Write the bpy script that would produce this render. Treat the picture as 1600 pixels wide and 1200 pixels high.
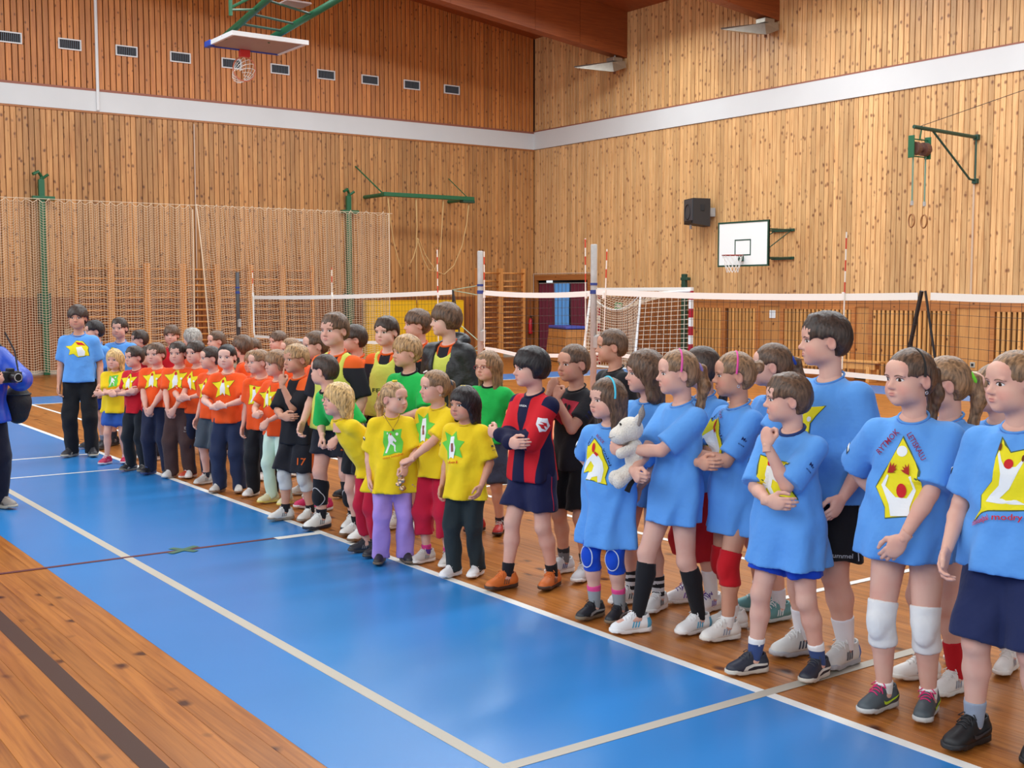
import bpy, math, random
import numpy as np
from mathutils import Vector, Matrix
from mathutils.bvhtree import BVHTree
from mathutils.geometry import delaunay_2d_cdt

for o in list(bpy.data.objects): bpy.data.objects.remove(o)
SC = bpy.context.scene
COL = SC.collection
R = math.radians
PI = math.pi
random.seed(7)

# ------------------------------------------------------------------ camera, world, light, exposure
CAM_H = 1.75
cd = bpy.data.cameras.new('camera'); cam = bpy.data.objects.new('camera', cd); COL.objects.link(cam)
cd.sensor_width = 36.0; cd.lens = 1850 / 1600 * 36.0; cd.clip_end = 200
cam.location = (0, 0, CAM_H)
cam.rotation_euler = (R(90) - math.atan((600 - 458) / 1850.0), 0, -R(35.7))
SC.camera = cam

w = bpy.data.worlds.new('world'); SC.world = w; w.use_nodes = True
bg = w.node_tree.nodes['Background']
bg.inputs[0].default_value = (0.86, 0.93, 1.0, 1); bg.inputs[1].default_value = 0.85

def area(name, loc, rot, sx, sy, power, col):
    l = bpy.data.lights.new(name, 'AREA'); l.shape = 'RECTANGLE'; l.size = sx; l.size_y = sy; l.energy = power; l.color = col
    o = bpy.data.objects.new(name, l); COL.objects.link(o); o.location = loc; o.rotation_euler = rot
    return o
# daylight entering through the long window band high in the wall behind the camera's left
for i, y in enumerate((-6.0, 2.5, 11.0, 19.5)):
    area('window_daylight', (-3.55, y, 5.9), (0, -R(78), 0), 4.6, 8.0, 260, (0.90, 0.96, 1.0))
# overhead fill added to even out the hall's light, a strip between the beams
for y in (20.4, 15.4, 10.5, 5.5):
    area('bay_fill', (10.6, y, 9.0), (0, R(7), 0), 16.0, 0.9, 680, (0.90, 0.97, 1.0))

SC.view_settings.view_transform = 'Standard'; SC.view_settings.look = 'None'
SC.view_settings.exposure = 0.26; SC.view_settings.gamma = 1.0; SC.view_settings.use_curve_mapping = False

# ------------------------------------------------------------------ helpers
def sl(c):
    def f(v):
        v /= 255.0
        return v / 12.92 if v <= 0.04045 else ((v + 0.055) / 1.055) ** 2.4
    return tuple(f(v) for v in c) + (1.0,)

MATS = {}
def mat(name, rgb, rough=0.6, metal=0.0, spec=0.5, noise=0.0, nscale=20.0, bump=0.0, bscale=60.0, coat=0.0, sheen=0.0, emit=0.0):
    """principled material, rgb in sRGB 0-255, optional mottled colour and fine bump"""
    if name in MATS: return MATS[name]
    m = bpy.data.materials.new(name); m.use_nodes = True; nt = m.node_tree; b = nt.nodes['Principled BSDF']
    c = sl(rgb); b.inputs['Base Color'].default_value = c; b.inputs['Roughness'].default_value = rough
    b.inputs['Metallic'].default_value = metal; b.inputs['Specular IOR Level'].default_value = spec
    b.inputs['Coat Weight'].default_value = coat; b.inputs['Sheen Weight'].default_value = sheen
    if emit: b.inputs['Emission Color'].default_value = c; b.inputs['Emission Strength'].default_value = emit
    if noise or bump:
        tc = nt.nodes.new('ShaderNodeTexCoord')
    if noise:
        n = nt.nodes.new('ShaderNodeTexNoise'); n.inputs['Scale'].default_value = nscale; n.inputs['Detail'].default_value = 3
        nt.links.new(tc.outputs['Object'], n.inputs['Vector'])
        r = nt.nodes.new('ShaderNodeMapRange'); r.inputs['To Min'].default_value = 1 - noise; r.inputs['To Max'].default_value = 1 + noise
        nt.links.new(n.outputs['Fac'], r.inputs['Value'])
        h = nt.nodes.new('ShaderNodeHueSaturation'); h.inputs['Color'].default_value = c
        nt.links.new(r.outputs[0], h.inputs['Value']); nt.links.new(h.outputs[0], b.inputs['Base Color'])
    if bump:
        n2 = nt.nodes.new('ShaderNodeTexNoise'); n2.inputs['Scale'].default_value = bscale; n2.inputs['Detail'].default_value = 2
        nt.links.new(tc.outputs['Object'], n2.inputs['Vector'])
        bp = nt.nodes.new('ShaderNodeBump'); bp.inputs['Strength'].default_value = bump; bp.inputs['Distance'].default_value = 0.01
        nt.links.new(n2.outputs['Fac'], bp.inputs['Height']); nt.links.new(bp.outputs[0], b.inputs['Normal'])
    MATS[name] = m
    return m

def wood(name, light, dark, knot, axis='Z', rough=0.5, kscale=5.0, spread=0.16, grain=1.0, ksize=0.10, coat=0.0, spec=0.5, kamt=1.0):
    """board wood: grain along one local axis, knots, and a tint of its own for each board object"""
    if name in MATS: return MATS[name]
    m = bpy.data.materials.new(name); m.use_nodes = True; nt = m.node_tree; N = nt.nodes.new; L = nt.links.new
    b = nt.nodes['Principled BSDF']; b.inputs['Roughness'].default_value = rough; b.inputs['Coat Weight'].default_value = coat
    b.inputs['Specular IOR Level'].default_value = spec; b.inputs['Coat Roughness'].default_value = 0.12
    tc = N('ShaderNodeTexCoord'); oi = N('ShaderNodeObjectInfo')
    off = N('ShaderNodeVectorMath'); off.operation = 'SCALE'; off.inputs[0].default_value = (13.1, 7.7, 31.3); L(oi.outputs['Random'], off.inputs['Scale'])
    add = N('ShaderNodeVectorMath'); add.operation = 'ADD'; L(tc.outputs['Object'], add.inputs[0]); L(off.outputs[0], add.inputs[1])
    st = N('ShaderNodeMapping'); s = [38 * grain, 38 * grain, 38 * grain]; s['XYZ'.index(axis)] = 1.6 * grain
    st.inputs['Scale'].default_value = s; L(add.outputs[0], st.inputs['Vector'])
    n1 = N('ShaderNodeTexNoise'); n1.inputs['Scale'].default_value = 1.0; n1.inputs['Detail'].default_value = 4; n1.inputs['Distortion'].default_value = 0.6; L(st.outputs[0], n1.inputs['Vector'])
    n2 = N('ShaderNodeTexNoise'); n2.inputs['Scale'].default_value = 1.3; n2.inputs['Detail'].default_value = 2; L(add.outputs[0], n2.inputs['Vector'])
    mix = N('ShaderNodeMix'); mix.data_type = 'RGBA'; mix.inputs['A'].default_value = sl(light); mix.inputs['B'].default_value = sl(dark)
    ra = N('ShaderNodeMapRange'); ra.inputs['From Min'].default_value = 0.35; ra.inputs['From Max'].default_value = 0.75; L(n1.outputs['Fac'], ra.inputs['Value']); L(ra.outputs[0], mix.inputs['Factor'])
    # knots
    kn = N('ShaderNodeMapping'); ks = [kscale, kscale, kscale]; ks['XYZ'.index(axis)] = kscale * 0.72; kn.inputs['Scale'].default_value = ks
    dis = N('ShaderNodeTexNoise'); dis.inputs['Scale'].default_value = 9; L(add.outputs[0], dis.inputs['Vector'])
    da = N('ShaderNodeVectorMath'); da.operation = 'MULTIPLY_ADD'; da.inputs[1].default_value = (0.05, 0.05, 0.05); L(dis.outputs['Color'], da.inputs[0]); L(add.outputs[0], da.inputs[2])
    L(da.outputs[0], kn.inputs['Vector'])
    vo = N('ShaderNodeTexVoronoi'); vo.inputs['Scale'].default_value = 1.0; L(kn.outputs[0], vo.inputs['Vector'])
    kr = N('ShaderNodeMapRange'); kr.inputs['From Min'].default_value = ksize * 0.35; kr.inputs['From Max'].default_value = ksize; kr.inputs['To Min'].default_value = kamt; kr.inputs['To Max'].default_value = 0.0
    L(vo.outputs['Distance'], kr.inputs['Value'])
    mk = N('ShaderNodeMix'); mk.data_type = 'RGBA'; mk.inputs['B'].default_value = sl(knot); L(mix.outputs['Result'], mk.inputs['A']); L(kr.outputs[0], mk.inputs['Factor'])
    hv = N('ShaderNodeHueSaturation'); L(mk.outputs['Result'], hv.inputs['Color'])
    rv = N('ShaderNodeMapRange'); rv.inputs['To Min'].default_value = 1 - spread; rv.inputs['To Max'].default_value = 1 + spread; L(oi.outputs['Random'], rv.inputs['Value'])
    mm = N('ShaderNodeMath'); mm.operation = 'MULTIPLY'; rn = N('ShaderNodeMapRange'); rn.inputs['To Min'].default_value = 0.85; rn.inputs['To Max'].default_value = 1.15; L(n2.outputs['Fac'], rn.inputs['Value'])
    L(rv.outputs[0], mm.inputs[0]); L(rn.outputs[0], mm.inputs[1]); L(mm.outputs[0], hv.inputs['Value'])
    L(hv.outputs[0], b.inputs['Base Color'])
    bp = N('ShaderNodeBump'); bp.inputs['Strength'].default_value = 0.12; bp.inputs['Distance'].default_value = 0.004; L(n1.outputs['Fac'], bp.inputs['Height']); L(bp.outputs[0], b.inputs['Normal'])
    MATS[name] = m
    return m

class MB:
    """collects quads and triangles for one mesh"""
    def __init__(s): s.v = []; s.f = []
    def add(s, v, f):
        o = len(s.v); s.v += [tuple(p) for p in v]; s.f += [tuple(i + o for i in q) for q in f]; return s
    def box(s, a, b):
        (x0, y0, z0), (x1, y1, z1) = a, b
        return s.add([(x0, y0, z0), (x1, y0, z0), (x1, y1, z0), (x0, y1, z0), (x0, y0, z1), (x1, y0, z1), (x1, y1, z1), (x0, y1, z1)],
                     [(3, 2, 1, 0), (4, 5, 6, 7), (0, 1, 5, 4), (1, 2, 6, 5), (2, 3, 7, 6), (3, 0, 4, 7)])
    def bbox(s, a, b, r=0.01):
        """box with chamfered edges"""
        import bmesh
        bm = bmesh.new(); bmesh.ops.create_cube(bm, size=1.0)
        for v in bm.verts: v.co = Vector([(a[i] + b[i]) / 2 + v.co[i] * (b[i] - a[i]) for i in range(3)])
        bmesh.ops.bevel(bm, geom=bm.edges[:], offset=r, segments=2, affect='EDGES', profile=0.5)
        bm.verts.index_update()
        s.add([v.co[:] for v in bm.verts], [[v.index for v in f.verts] for f in bm.faces]); bm.free(); return s
    def tube(s, pts, r, n=8, cap=True):
        pts = [Vector(p) for p in pts]; rs = r if isinstance(r, (list, tuple)) else [r] * len(pts)
        vs = []; fs = []; up = None
        for i, p in enumerate(pts):
            t = (pts[min(i + 1, len(pts) - 1)] - pts[max(i - 1, 0)]).normalized()
            if up is None:
                up = Vector((0, 0, 1)) if abs(t.z) < 0.9 else Vector((1, 0, 0))
            sd = t.cross(up).normalized(); up = sd.cross(t).normalized()
            for k in range(n):
                a = 2 * PI * k / n; vs.append(p + (sd * math.cos(a) + up * math.sin(a)) * rs[i])
        for i in range(len(pts) - 1):
            for k in range(n):
                k2 = (k + 1) % n; fs.append((i * n + k, i * n + k2, (i + 1) * n + k2, (i + 1) * n + k))
        if cap: fs.append(tuple(range(n))[::-1]); fs.append(tuple((len(pts) - 1) * n + k for k in range(n)))
        return s.add(vs, fs)
    def ring(s, c, ax1, ax2, r, n=24, m=6, a0=0.0, a1=2 * PI):
        """torus (or an arc of one) about c in the plane of the vectors ax1, ax2"""
        c, ax1, ax2 = Vector(c), Vector(ax1), Vector(ax2); nz = ax1.cross(ax2).normalized(); full = abs(a1 - a0 - 2 * PI) < 1e-6
        cnt = n if full else n + 1; vs = []; fs = []
        for i in range(cnt):
            a = a0 + (a1 - a0) * i / n; rad = ax1 * math.cos(a) + ax2 * math.sin(a); u = rad.normalized()
            for k in range(m):
                q = 2 * PI * k / m; vs.append(c + rad + (u * math.cos(q) + nz * math.sin(q)) * r)
        for i in range(n if full else n):
            j = (i + 1) % cnt if full else i + 1
            if not full and j >= cnt: break
            for k in range(m):
                k2 = (k + 1) % m; fs.append((i * m + k, i * m + k2, j * m + k2, j * m + k))
        return s.add(vs, fs)
    def prism(s, poly, h, T=None):
        """polygon in local XY pushed out along Z by h, placed by the matrix T"""
        n = len(poly); T = T or Matrix()
        vs = [T @ Vector((x, y, 0)) for x, y in poly] + [T @ Vector((x, y, h)) for x, y in poly]
        return s.add(vs, [tuple(range(n))[::-1], tuple(range(n, 2 * n))] + [(i, (i + 1) % n, (i + 1) % n + n, i + n) for i in range(n)])
    def mesh(s, name, m=None, smooth=False):
        me = bpy.data.meshes.new(name); me.from_pydata(s.v, [], s.f); me.update()
        if m: me.materials.append(m)
        if smooth: me.polygons.foreach_set('use_smooth', [True] * len(me.polygons))
        return me
    def build(s, name, m, parent=None, smooth=False):
        return link(name, s.mesh(name, m, smooth), parent)

def link(name, me, parent=None, loc=None, rot=None, scale=None):
    o = bpy.data.objects.new(name, me); COL.objects.link(o)
    if parent: o.parent = parent
    if loc is not None: o.location = loc
    if rot is not None: o.rotation_euler = rot
    if scale is not None: o.scale = scale
    return o
def tag(o, label=None, cat=None, group=None, kind=None):
    if label: o['label'] = label
    if cat: o['category'] = cat
    if group: o['group'] = group
    if kind: o['kind'] = kind
    return o
def thing(name, label, cat, loc=(0, 0, 0), group=None, rz=0.0):
    o = bpy.data.objects.new(name, None); COL.objects.link(o); o.location = loc; o.rotation_euler = (0, 0, rz)
    o.empty_display_size = 0.1
    return tag(o, label, cat, group)

# ------------------------------------------------------------------ the hall
XW, YW = 19.81, 26.52                      # inner faces of the long wall on the right and of the end wall
BAND0, BAND1 = 5.69, 6.12
def ceil_z(x): return 8.69 + (XW - x) * 0.125
W_LOW = wood('pine_boards_lower', (196, 144, 88), (164, 106, 56), (92, 48, 24), 'Z', 0.45, kscale=7.5, ksize=0.27, spread=0.2, kamt=0.85)
W_UP = wood('pine_boards_orange', (206, 134, 68), (174, 100, 46), (96, 46, 20), 'Z', 0.45, kscale=7.0, ksize=0.2, kamt=0.8)
W_RIGHT = wood('pine_boards_pale', (224, 180, 124), (194, 140, 86), (118, 66, 40), 'Z', 0.45, kscale=7.5, ksize=0.27, spread=0.18, kamt=0.85)
W_FLOOR = wood('floor_boards_varnished', (180, 114, 52), (136, 76, 30), (70, 30, 10), 'Y', 0.28, kscale=5.0, ksize=0.2, spread=0.13, coat=0.0, spec=0.22)
W_BEAM = wood('beam_plywood', (150, 78, 34), (122, 58, 24), (84, 38, 18), 'X', 0.5, kscale=0.6, ksize=0.02, spread=0.06)
W_TRIM = wood('trim_brown_wood', (186, 120, 64), (156, 92, 44), (80, 40, 18), 'Y', 0.45, kscale=3, ksize=0.08)
W_PANEL = wood('pine_panel', (206, 148, 84), (178, 112, 56), (90, 44, 20), 'Z', 0.45, kscale=4, ksize=0.12)
W_SLAT = wood('pine_slat', (224, 168, 98), (190, 124, 62), (96, 48, 22), 'Z', 0.45, kscale=5, ksize=0.14)
W_WAIN = wood('wainscot_brown', (158, 96, 48), (128, 70, 32), (70, 34, 14), 'Z', 0.42, kscale=4, ksize=0.12)
W_BARS = wood('beech_bars', (224, 158, 88), (194, 124, 60), (110, 60, 28), 'Z', 0.4, kscale=2, ksize=0.03)
GAP = mat('dark_gap', (40, 22, 12), 0.9)
WHITE = mat('white_paint', (226, 228, 228), 0.6, noise=0.05, nscale=3)
BAND = mat('white_band_plaster', (214, 216, 216), 0.7, noise=0.06, nscale=1.2, bump=0.2, bscale=20)
GREEN = mat('green_paint', (30, 96, 62), 0.4)
GREEND = mat('dark_green_paint', (34, 72, 58), 0.4)
STEEL = mat('galvanised_steel', (168, 166, 162), 0.45, metal=0.0, noise=0.25, nscale=9)
BLACK = mat('black_plastic', (26, 26, 28), 0.5)

# floor: one varnished board after another, running along the sideline
floor = tag(MB().box((-3.6, -9, -0.12), (XW + 0.3, YW + 0.3, -0.03)).build('floor', GAP), kind='structure')
pl = MB(); PWID = 0.118
pl.bbox((-PWID / 2, -9, -0.035), (PWID / 2, YW, 0.0), 0.0012)
plm = pl.mesh('plank', W_FLOOR)
i = 0; x = -3.5
while x < XW:
    link('plank', plm, floor, (x + PWID / 2, 0, 0)); x += PWID + 0.0008
PAINT = mat('blue_court_paint', (47, 128, 198), 0.26, noise=0.05, nscale=1.5, spec=0.32, bump=0.03, bscale=300)
LINE_W = mat('white_line_paint', (232, 232, 226), 0.5, spec=0.2)
LINE_G = mat('grey_line_paint', (186, 180, 166), 0.5, spec=0.2)
LINE_R = mat('dark_red_line_paint', (96, 44, 48), 0.5, spec=0.2)
LINE_B = mat('brown_line_paint', (70, 42, 30), 0.5, spec=0.2)
TAPE = mat('green_tape', (40, 96, 70), 0.5)
ORANGE_ZONE = mat('orange_court_paint', (222, 128, 84), 0.34, noise=0.05, nscale=1.5)
def strip(name, m, x0, x1, y0, y1, z=0.0015, th=0.0012):
    return tag(MB().box((x0, y0, z - th), (x1, y1, z)).build(name, m), kind='structure')
strip('floor_paint', PAINT, 1.93, 3.86, -9, 18.0, 0.0012)
strip('floor_paint', PAINT, 1.93, 17.2, 19.5, 20.9, 0.0012)
strip('floor_paint', PAINT, 1.93, 3.86, 18.0, 19.5, 0.0012)
strip('floor_paint', PAINT, 17.2, 18.7, -9, 20.9, 0.0012)
strip('floor_paint', ORANGE_ZONE, 7.2, 12.4, 8.2, 15.2, 0.0012)
strip('floor_marking', LINE_W, 3.835, 3.89, -9, 17.6, 0.0026)
strip('floor_marking', LINE_G, 2.415, 2.475, -9, 19, 0.0026)
strip('floor_marking', LINE_B, 1.365, 1.455, -9, YW - 2, 0.0016)
strip('floor_marking', LINE_G, 2.475, 9.6, 3.44, 3.50, 0.0030)
strip('floor_marking', LINE_R, 0.2, 3.75, 7.76, 7.80, 0.0034)
strip('floor_marking', LINE_W, 3.5, 3.86, 7.72, 7.80, 0.0040)
strip('floor_marking', LINE_W, 1.93, 3.84, 13.06, 13.11, 0.0034)
strip('floor_marking', LINE_W, 1.93, 3.84, 11.76, 11.80, 0.0034)
strip('floor_marking', LINE_W, 4.66, 4.71, 13.5, 19.48, 0.0026)
strip('floor_marking', LINE_W, 4.66, 17.2, 19.45, 19.50, 0.0030)
strip('floor_marking', LINE_W, 5.72, 5.77, 4.5, 13.4, 0.0026)
strip('floor_marking', LINE_W, 4.9, 12.4, 4.50, 4.55, 0.0030)
strip('floor_marking', LINE_W, 5.77, 12.4, 7.68, 7.73, 0.0030)
strip('floor_marking', LINE_W, 5.77, 16, 8.75, 8.80, 0.0030)
strip('floor_marking', LINE_W, 5.77, 16, 13.38, 13.43, 0.0030)
tape = MB(); tape.box((-0.13, -0.026, 0.0050), (0.13, 0.026, 0.0056)); tp2 = MB(); tape.box((-0.026, -0.11, 0.0042), (0.026, 0.11, 0.0050))
t = tag(tape.build('floor_tape', TAPE), 'green tape cross stuck on the dark red line across the blue strip', 'tape'); t.location = (2.83, 7.78, 0); t.rotation_euler = (0, 0, 0.5)

# end wall (on the left of the picture)
wall_back = tag(MB().box((-3.6, YW + 0.025, -0.1), (XW + 0.3, YW + 0.3, 12.2)).build('wall_back', GAP), kind='structure')
BP, BWD = 0.12, 0.109
def board_mesh(name, wd, th, m):
    b = MB(); c = 0.008
    b.add([(-wd / 2, th, 0), (-wd / 2, c, 0), (-wd / 2 + c, 0, 0), (wd / 2 - c, 0, 0), (wd / 2, c, 0), (wd / 2, th, 0),
           (-wd / 2, th, 1), (-wd / 2, c, 1), (-wd / 2 + c, 0, 1), (wd / 2 - c, 0, 1), (wd / 2, c, 1), (wd / 2, th, 1)],
          [(i, i + 1, i + 7, i + 6) for i in range(5)] + [(5, 4, 3, 2, 1, 0), (6, 7, 8, 9, 10, 11)])
    return b
def boards(parent, spec, axis):
    """spec: list of (along, z0, z1, mesh builder key)"""
    cache = {}
    for a, z0, z1, m, wd in spec:
        key = (math.ceil((z1 - z0) * 50 - 1e-6) / 50, m.name, wd)
        if key not in cache:
            b = board_mesh('board', wd, 0.025, m); hh = key[0]
            b.v = [(x, y, z * hh) for x, y, z in b.v]; cache[key] = b.mesh('board', m)
        if axis == 'back': link('board', cache[key], parent, (a, YW, z0))
        else: link('board', cache[key], parent, (XW, a, z0), (0, 0, -PI / 2))
sp = []
n = 0; x = XW - BP / 2
while x > 3.0:
    sp.append((x, 1.66, BAND0 - 0.02, W_LOW, BWD)); x -= BP
boards(wall_back, sp, 'back')
wain = tag(MB().box((-3.6, YW + 0.02, 0), (XW, YW + 0.03, 1.66)).build('wall_wainscot', GAP), kind='structure')
boards(wain, [(q[0], 0.0, 1.66, W_WAIN, BWD) for q in sp], 'back')
sp = []; x = XW - 0.08
while x > 3.0:
    sp.append((x, BAND1, round(ceil_z(x) + 0.05, 1) + 0.1, W_UP, 0.110)); x -= 0.127
boards(wall_back, sp, 'back')

# long wall (on the right of the picture) with a curtained doorway
DY0, DY1, DZ = 24.12, 26.34, 2.1
wr = MB(); wr.box((XW + 0.025, -9, -0.1), (XW + 0.3, DY0, 9.2)); wr.box((XW + 0.025, DY1, -0.1), (XW + 0.3, YW + 0.3, 9.2)); wr.box((XW + 0.025, DY0, DZ), (XW + 0.3, DY1, 9.2))
wall_right = tag(wr.build('wall_right', GAP), kind='structure')
WAINS = 1.60
sp = []; wn = []; y = YW - BP / 2
while y > 9.6:
    z0 = 0.0
    if y < 20.42: z0 = WAINS
    elif y < DY0 - 0.1: z0 = 1.66; wn.append((y, 0.0, 1.66, W_WAIN, BWD))
    if DY0 - 0.06 - 0.06 < y < DY1 + 0.06: z0 = DZ + 0.12
    sp.append((y, z0, BAND0 - 0.02, W_RIGHT, BWD)); y -= BP
boards(wall_right, sp, 'right'); boards(wain, wn, 'right')
sp = []; y = YW - 0.08
while y > 9.6:
    sp.append((y, BAND1, 8.75, W_RIGHT, 0.112)); y -= 0.127
boards(wall_right, sp, 'right')
# white bands round both walls with a thin dark fillet above
tag(MB().box((-3.6, YW - 0.03, BAND0), (XW, YW + 0.03, BAND1)).build('trim_1', BAND), kind='structure')
tag(MB().box((XW - 0.03, -9, BAND0), (XW + 0.03, YW - 0.03, BAND1 + 0.04)).build('trim_2', BAND), kind='structure')
FIL = mat('dull_red_fillet', (150, 92, 74), 0.6)
tag(MB().box((-3.6, YW - 0.035, BAND1), (XW, YW + 0.02, BAND1 + 0.05)).build('trim_3', FIL), kind='structure')
tag(MB().box((XW - 0.035, -9, BAND1 + 0.04), (XW + 0.02, YW - 0.035, BAND1 + 0.07)).build('trim_4', FIL), kind='structure')
tag(MB().box((-3.6, YW - 0.02, BAND0 - 0.04), (XW, YW + 0.02, BAND0)).build('trim_5', W_TRIM), kind='structure')
tag(MB().box((-3.6, YW - 0.025, 0), (XW, YW, 0.09)).build('baseboard_back', LINE_G), kind='structure')
tag(MB().box((XW - 0.03, 9, 0), (XW, DY0 - 0.1, 0.09)).build('baseboard_right', W_TRIM), kind='structure')
# window wall behind the camera's left: piers and sills around the openings the daylight comes through
ww = MB(); ww.box((-3.9, -9, 0), (-3.6, YW + 0.3, 3.4)); ww.box((-3.9, -9, 8.4), (-3.6, YW + 0.3, 12.2))
for y in (-10.5, -2.0, 6.5, 15.0, 23.5): ww.box((-3.9, y - 0.2, 3.4), (-3.6, y + 0.4 if y < 20 else YW + 0.3, 8.4))
tag(ww.build('wall_left', WHITE), kind='structure')

# roof: sloping ceiling, clad beams falling towards the long wall
cb = MB(); cb.add([(-3.9, -9, ceil_z(-3.9)), (XW + 0.3, -9, ceil_z(XW + 0.3)), (XW + 0.3, YW + 0.3, ceil_z(XW + 0.3)), (-3.9, YW + 0.3, ceil_z(-3.9)),
                   (-3.9, -9, ceil_z(-3.9) + 0.2), (XW + 0.3, -9, ceil_z(XW + 0.3) + 0.2), (XW + 0.3, YW + 0.3, ceil_z(XW + 0.3) + 0.2), (-3.9, YW + 0.3, ceil_z(-3.9) + 0.2)],
                  [(3, 2, 1, 0), (4, 5, 6, 7), (0, 1, 5, 4), (1, 2, 6, 5), (2, 3, 7, 6), (3, 0, 4, 7)])
tag(cb.build('ceiling', W_BEAM), kind='structure')
def beam_bot(x): return 7.58 + (XW - x) * 0.1156
for bi, by in enumerate((22.66, 17.72, 12.78, 7.84, 2.9)):
    bm_ = MB(); T = 0.3
    def seg(mb, x0, x1, y0, y1, lift, top=0.06):
        mb.add([(x0, y0, beam_bot(x0) + lift), (x1, y0, beam_bot(x1) + lift), (x1, y1, beam_bot(x1) + lift), (x0, y1, beam_bot(x0) + lift),
                (x0, y0, ceil_z(x0) + top), (x1, y0, ceil_z(x1) + top), (x1, y1, ceil_z(x1) + top), (x0, y1, ceil_z(x0) + top)],
               [(3, 2, 1, 0), (4, 5, 6, 7), (0, 1, 5, 4), (1, 2, 6, 5), (2, 3, 7, 6), (3, 0, 4, 7)])
    seg(bm_, -3.6, XW, by + 0.02, by + T - 0.02, 0.02)
    bo = tag(bm_.build('beam', W_BEAM), kind='structure')
    xs = [XW, 18.3, 16.95, 14.6, 12.2, 9.8, 7.4, 5.0, 2.6, 0.2]
    for k in range(len(xs) - 1):
        p = MB(); seg(p, xs[k + 1] + 0.004, xs[k] - 0.004, by, by + T, 0.0, -0.002); p.build('panel', W_BEAM, bo)

# doorway in the long wall with hanging curtains
dr = MB(); F = 0.1
dr.box((XW - 0.05, DY0 - F, 0), (XW + 0.28, DY0, DZ)); dr.box((XW - 0.05, DY1, 0), (XW + 0.28, DY1 + F, DZ)); dr.box((XW - 0.05, DY0 - F, DZ), (XW + 0.28, DY1 + F, DZ + 0.14))
d1 = tag(dr.build('door_1', W_TRIM), kind='structure')
MB().box((XW + 0.75, DY0 - 0.3, -0.02), (XW + 0.8, DY1 + 0.3, DZ + 0.2)).build('door_recess', GAP, d1)
MB().tube([(XW + 0.05, DY0, DZ - 0.08), (XW + 0.05, DY1, DZ - 0.08)], 0.015).build('curtain_rail', STEEL, d1)
def curtain(name, m, y0, y1, label, x=XW + 0.05):
    c = MB(); n = 40; vs = []; fs = []
    for k in range(2):
        for j in range(13):
            z = 0.06 + (DZ - 0.15) * j / 12
            for i in range(n + 1):
                u = i / n; sw = 1.0 - 0.06 * (12 - j) / 12
                y = y0 + (y1 - y0) * (0.5 + (u - 0.5) * sw); f = 0.035 * math.sin(u * 2 * PI * (y1 - y0) / 0.16 + 0.4 * math.sin(j * 0.6)) * (0.5 + 0.5 * (12 - j) / 12)
                vs.append((x + f + 0.004 * k, y, z))
    st = 13 * (n + 1)
    for k in range(2):
        for j in range(12):
            for i in range(n):
                q = (k * st + j * (n + 1) + i, k * st + j * (n + 1) + i + 1, k * st + (j + 1) * (n + 1) + i + 1, k * st + (j + 1) * (n + 1) + i)
                fs.append(q if k else q[::-1])
    c.add(vs, fs); o = c.build(name, m, None, True); tag(o, label, 'curtain', 'curtains in the doorway'); return o
RED_C = mat('wine_red_curtain', (104, 16, 42), 0.8, sheen=0.2); BLUE_C = mat('light_blue_curtain', (92, 158, 224), 0.8, sheen=0.2)
curtain('curtain', RED_C, 25.55, 26.33, 'wine red curtain in the doorway, on the corner side')
curtain('curtain', BLUE_C, 24.93, 25.62, 'light blue curtain in the middle of the doorway', XW + 0.0)
curtain('curtain', RED_C, 24.14, 24.98, 'wine red curtain in the doorway, next to the wooden vaulting box')

# wainscot of the long wall: rail, panels, slatted radiator covers
tag(MB().box((XW - 0.05, 9, WAINS - 0.13), (XW + 0.02, 20.45, WAINS)).build('trim_6', W_TRIM), kind='structure')
for a, b in ((20.3, 20.45), (17.5, 18.12), (15.18, 15.52), (12.5, 13.22)):
    tag(MB().box((XW - 0.03, a, 0.0), (XW + 0.02, b, WAINS - 0.13)).build('trim_7', W_PANEL), kind='structure')
slm = MB().bbox((-0.022, -0.031, 0), (0.022, 0.031, 1.33), 0.005).mesh('slat', W_SLAT)
for gi, (a, b, mid, lab) in enumerate(((18.12, 20.3, 19.2, 'slatted wooden radiator cover beside the handball goal'), (15.52, 17.5, None, 'slatted wooden radiator cover behind the low bench, beside the white wall sign'),
                             (13.22, 15.18, None, 'slatted wooden radiator cover behind the dark straps of the volleyball net'), (10.2, 12.5, 11.3, 'slatted wooden radiator cover at the right edge, beyond the white rolled mat'))):
    g = thing('radiator_cover', lab, 'radiator cover', (XW, (a + b) / 2, 0), 'slatted radiator covers along the long wall')
    fr = MB(); y0, y1 = a - (a + b) / 2, b - (a + b) / 2
    fr.box((-0.07, y0, 0.0), (0.02, y1, 0.08)); fr.box((-0.07, y0, 1.41), (0.02, y1, 1.47)); fr.box((-0.07, y0, 0.08), (0.02, y0 + 0.09, 1.41)); fr.box((-0.07, y1 - 0.09, 0.08), (0.02, y1, 1.41))
    if mid: m0 = mid - (a + b) / 2; fr.box((-0.07, m0 - 0.06, 0.08), (0.02, m0 + 0.06, 1.41))
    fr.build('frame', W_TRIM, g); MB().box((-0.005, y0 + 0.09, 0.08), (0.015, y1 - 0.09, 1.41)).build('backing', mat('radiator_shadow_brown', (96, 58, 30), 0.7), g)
    y = y0 + 0.14
    while y < y1 - 0.12:
        if not (mid and abs(y - m0) < 0.1): link('slat', slm, g, (-0.05, y, 0.08))
        y += 0.105
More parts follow.
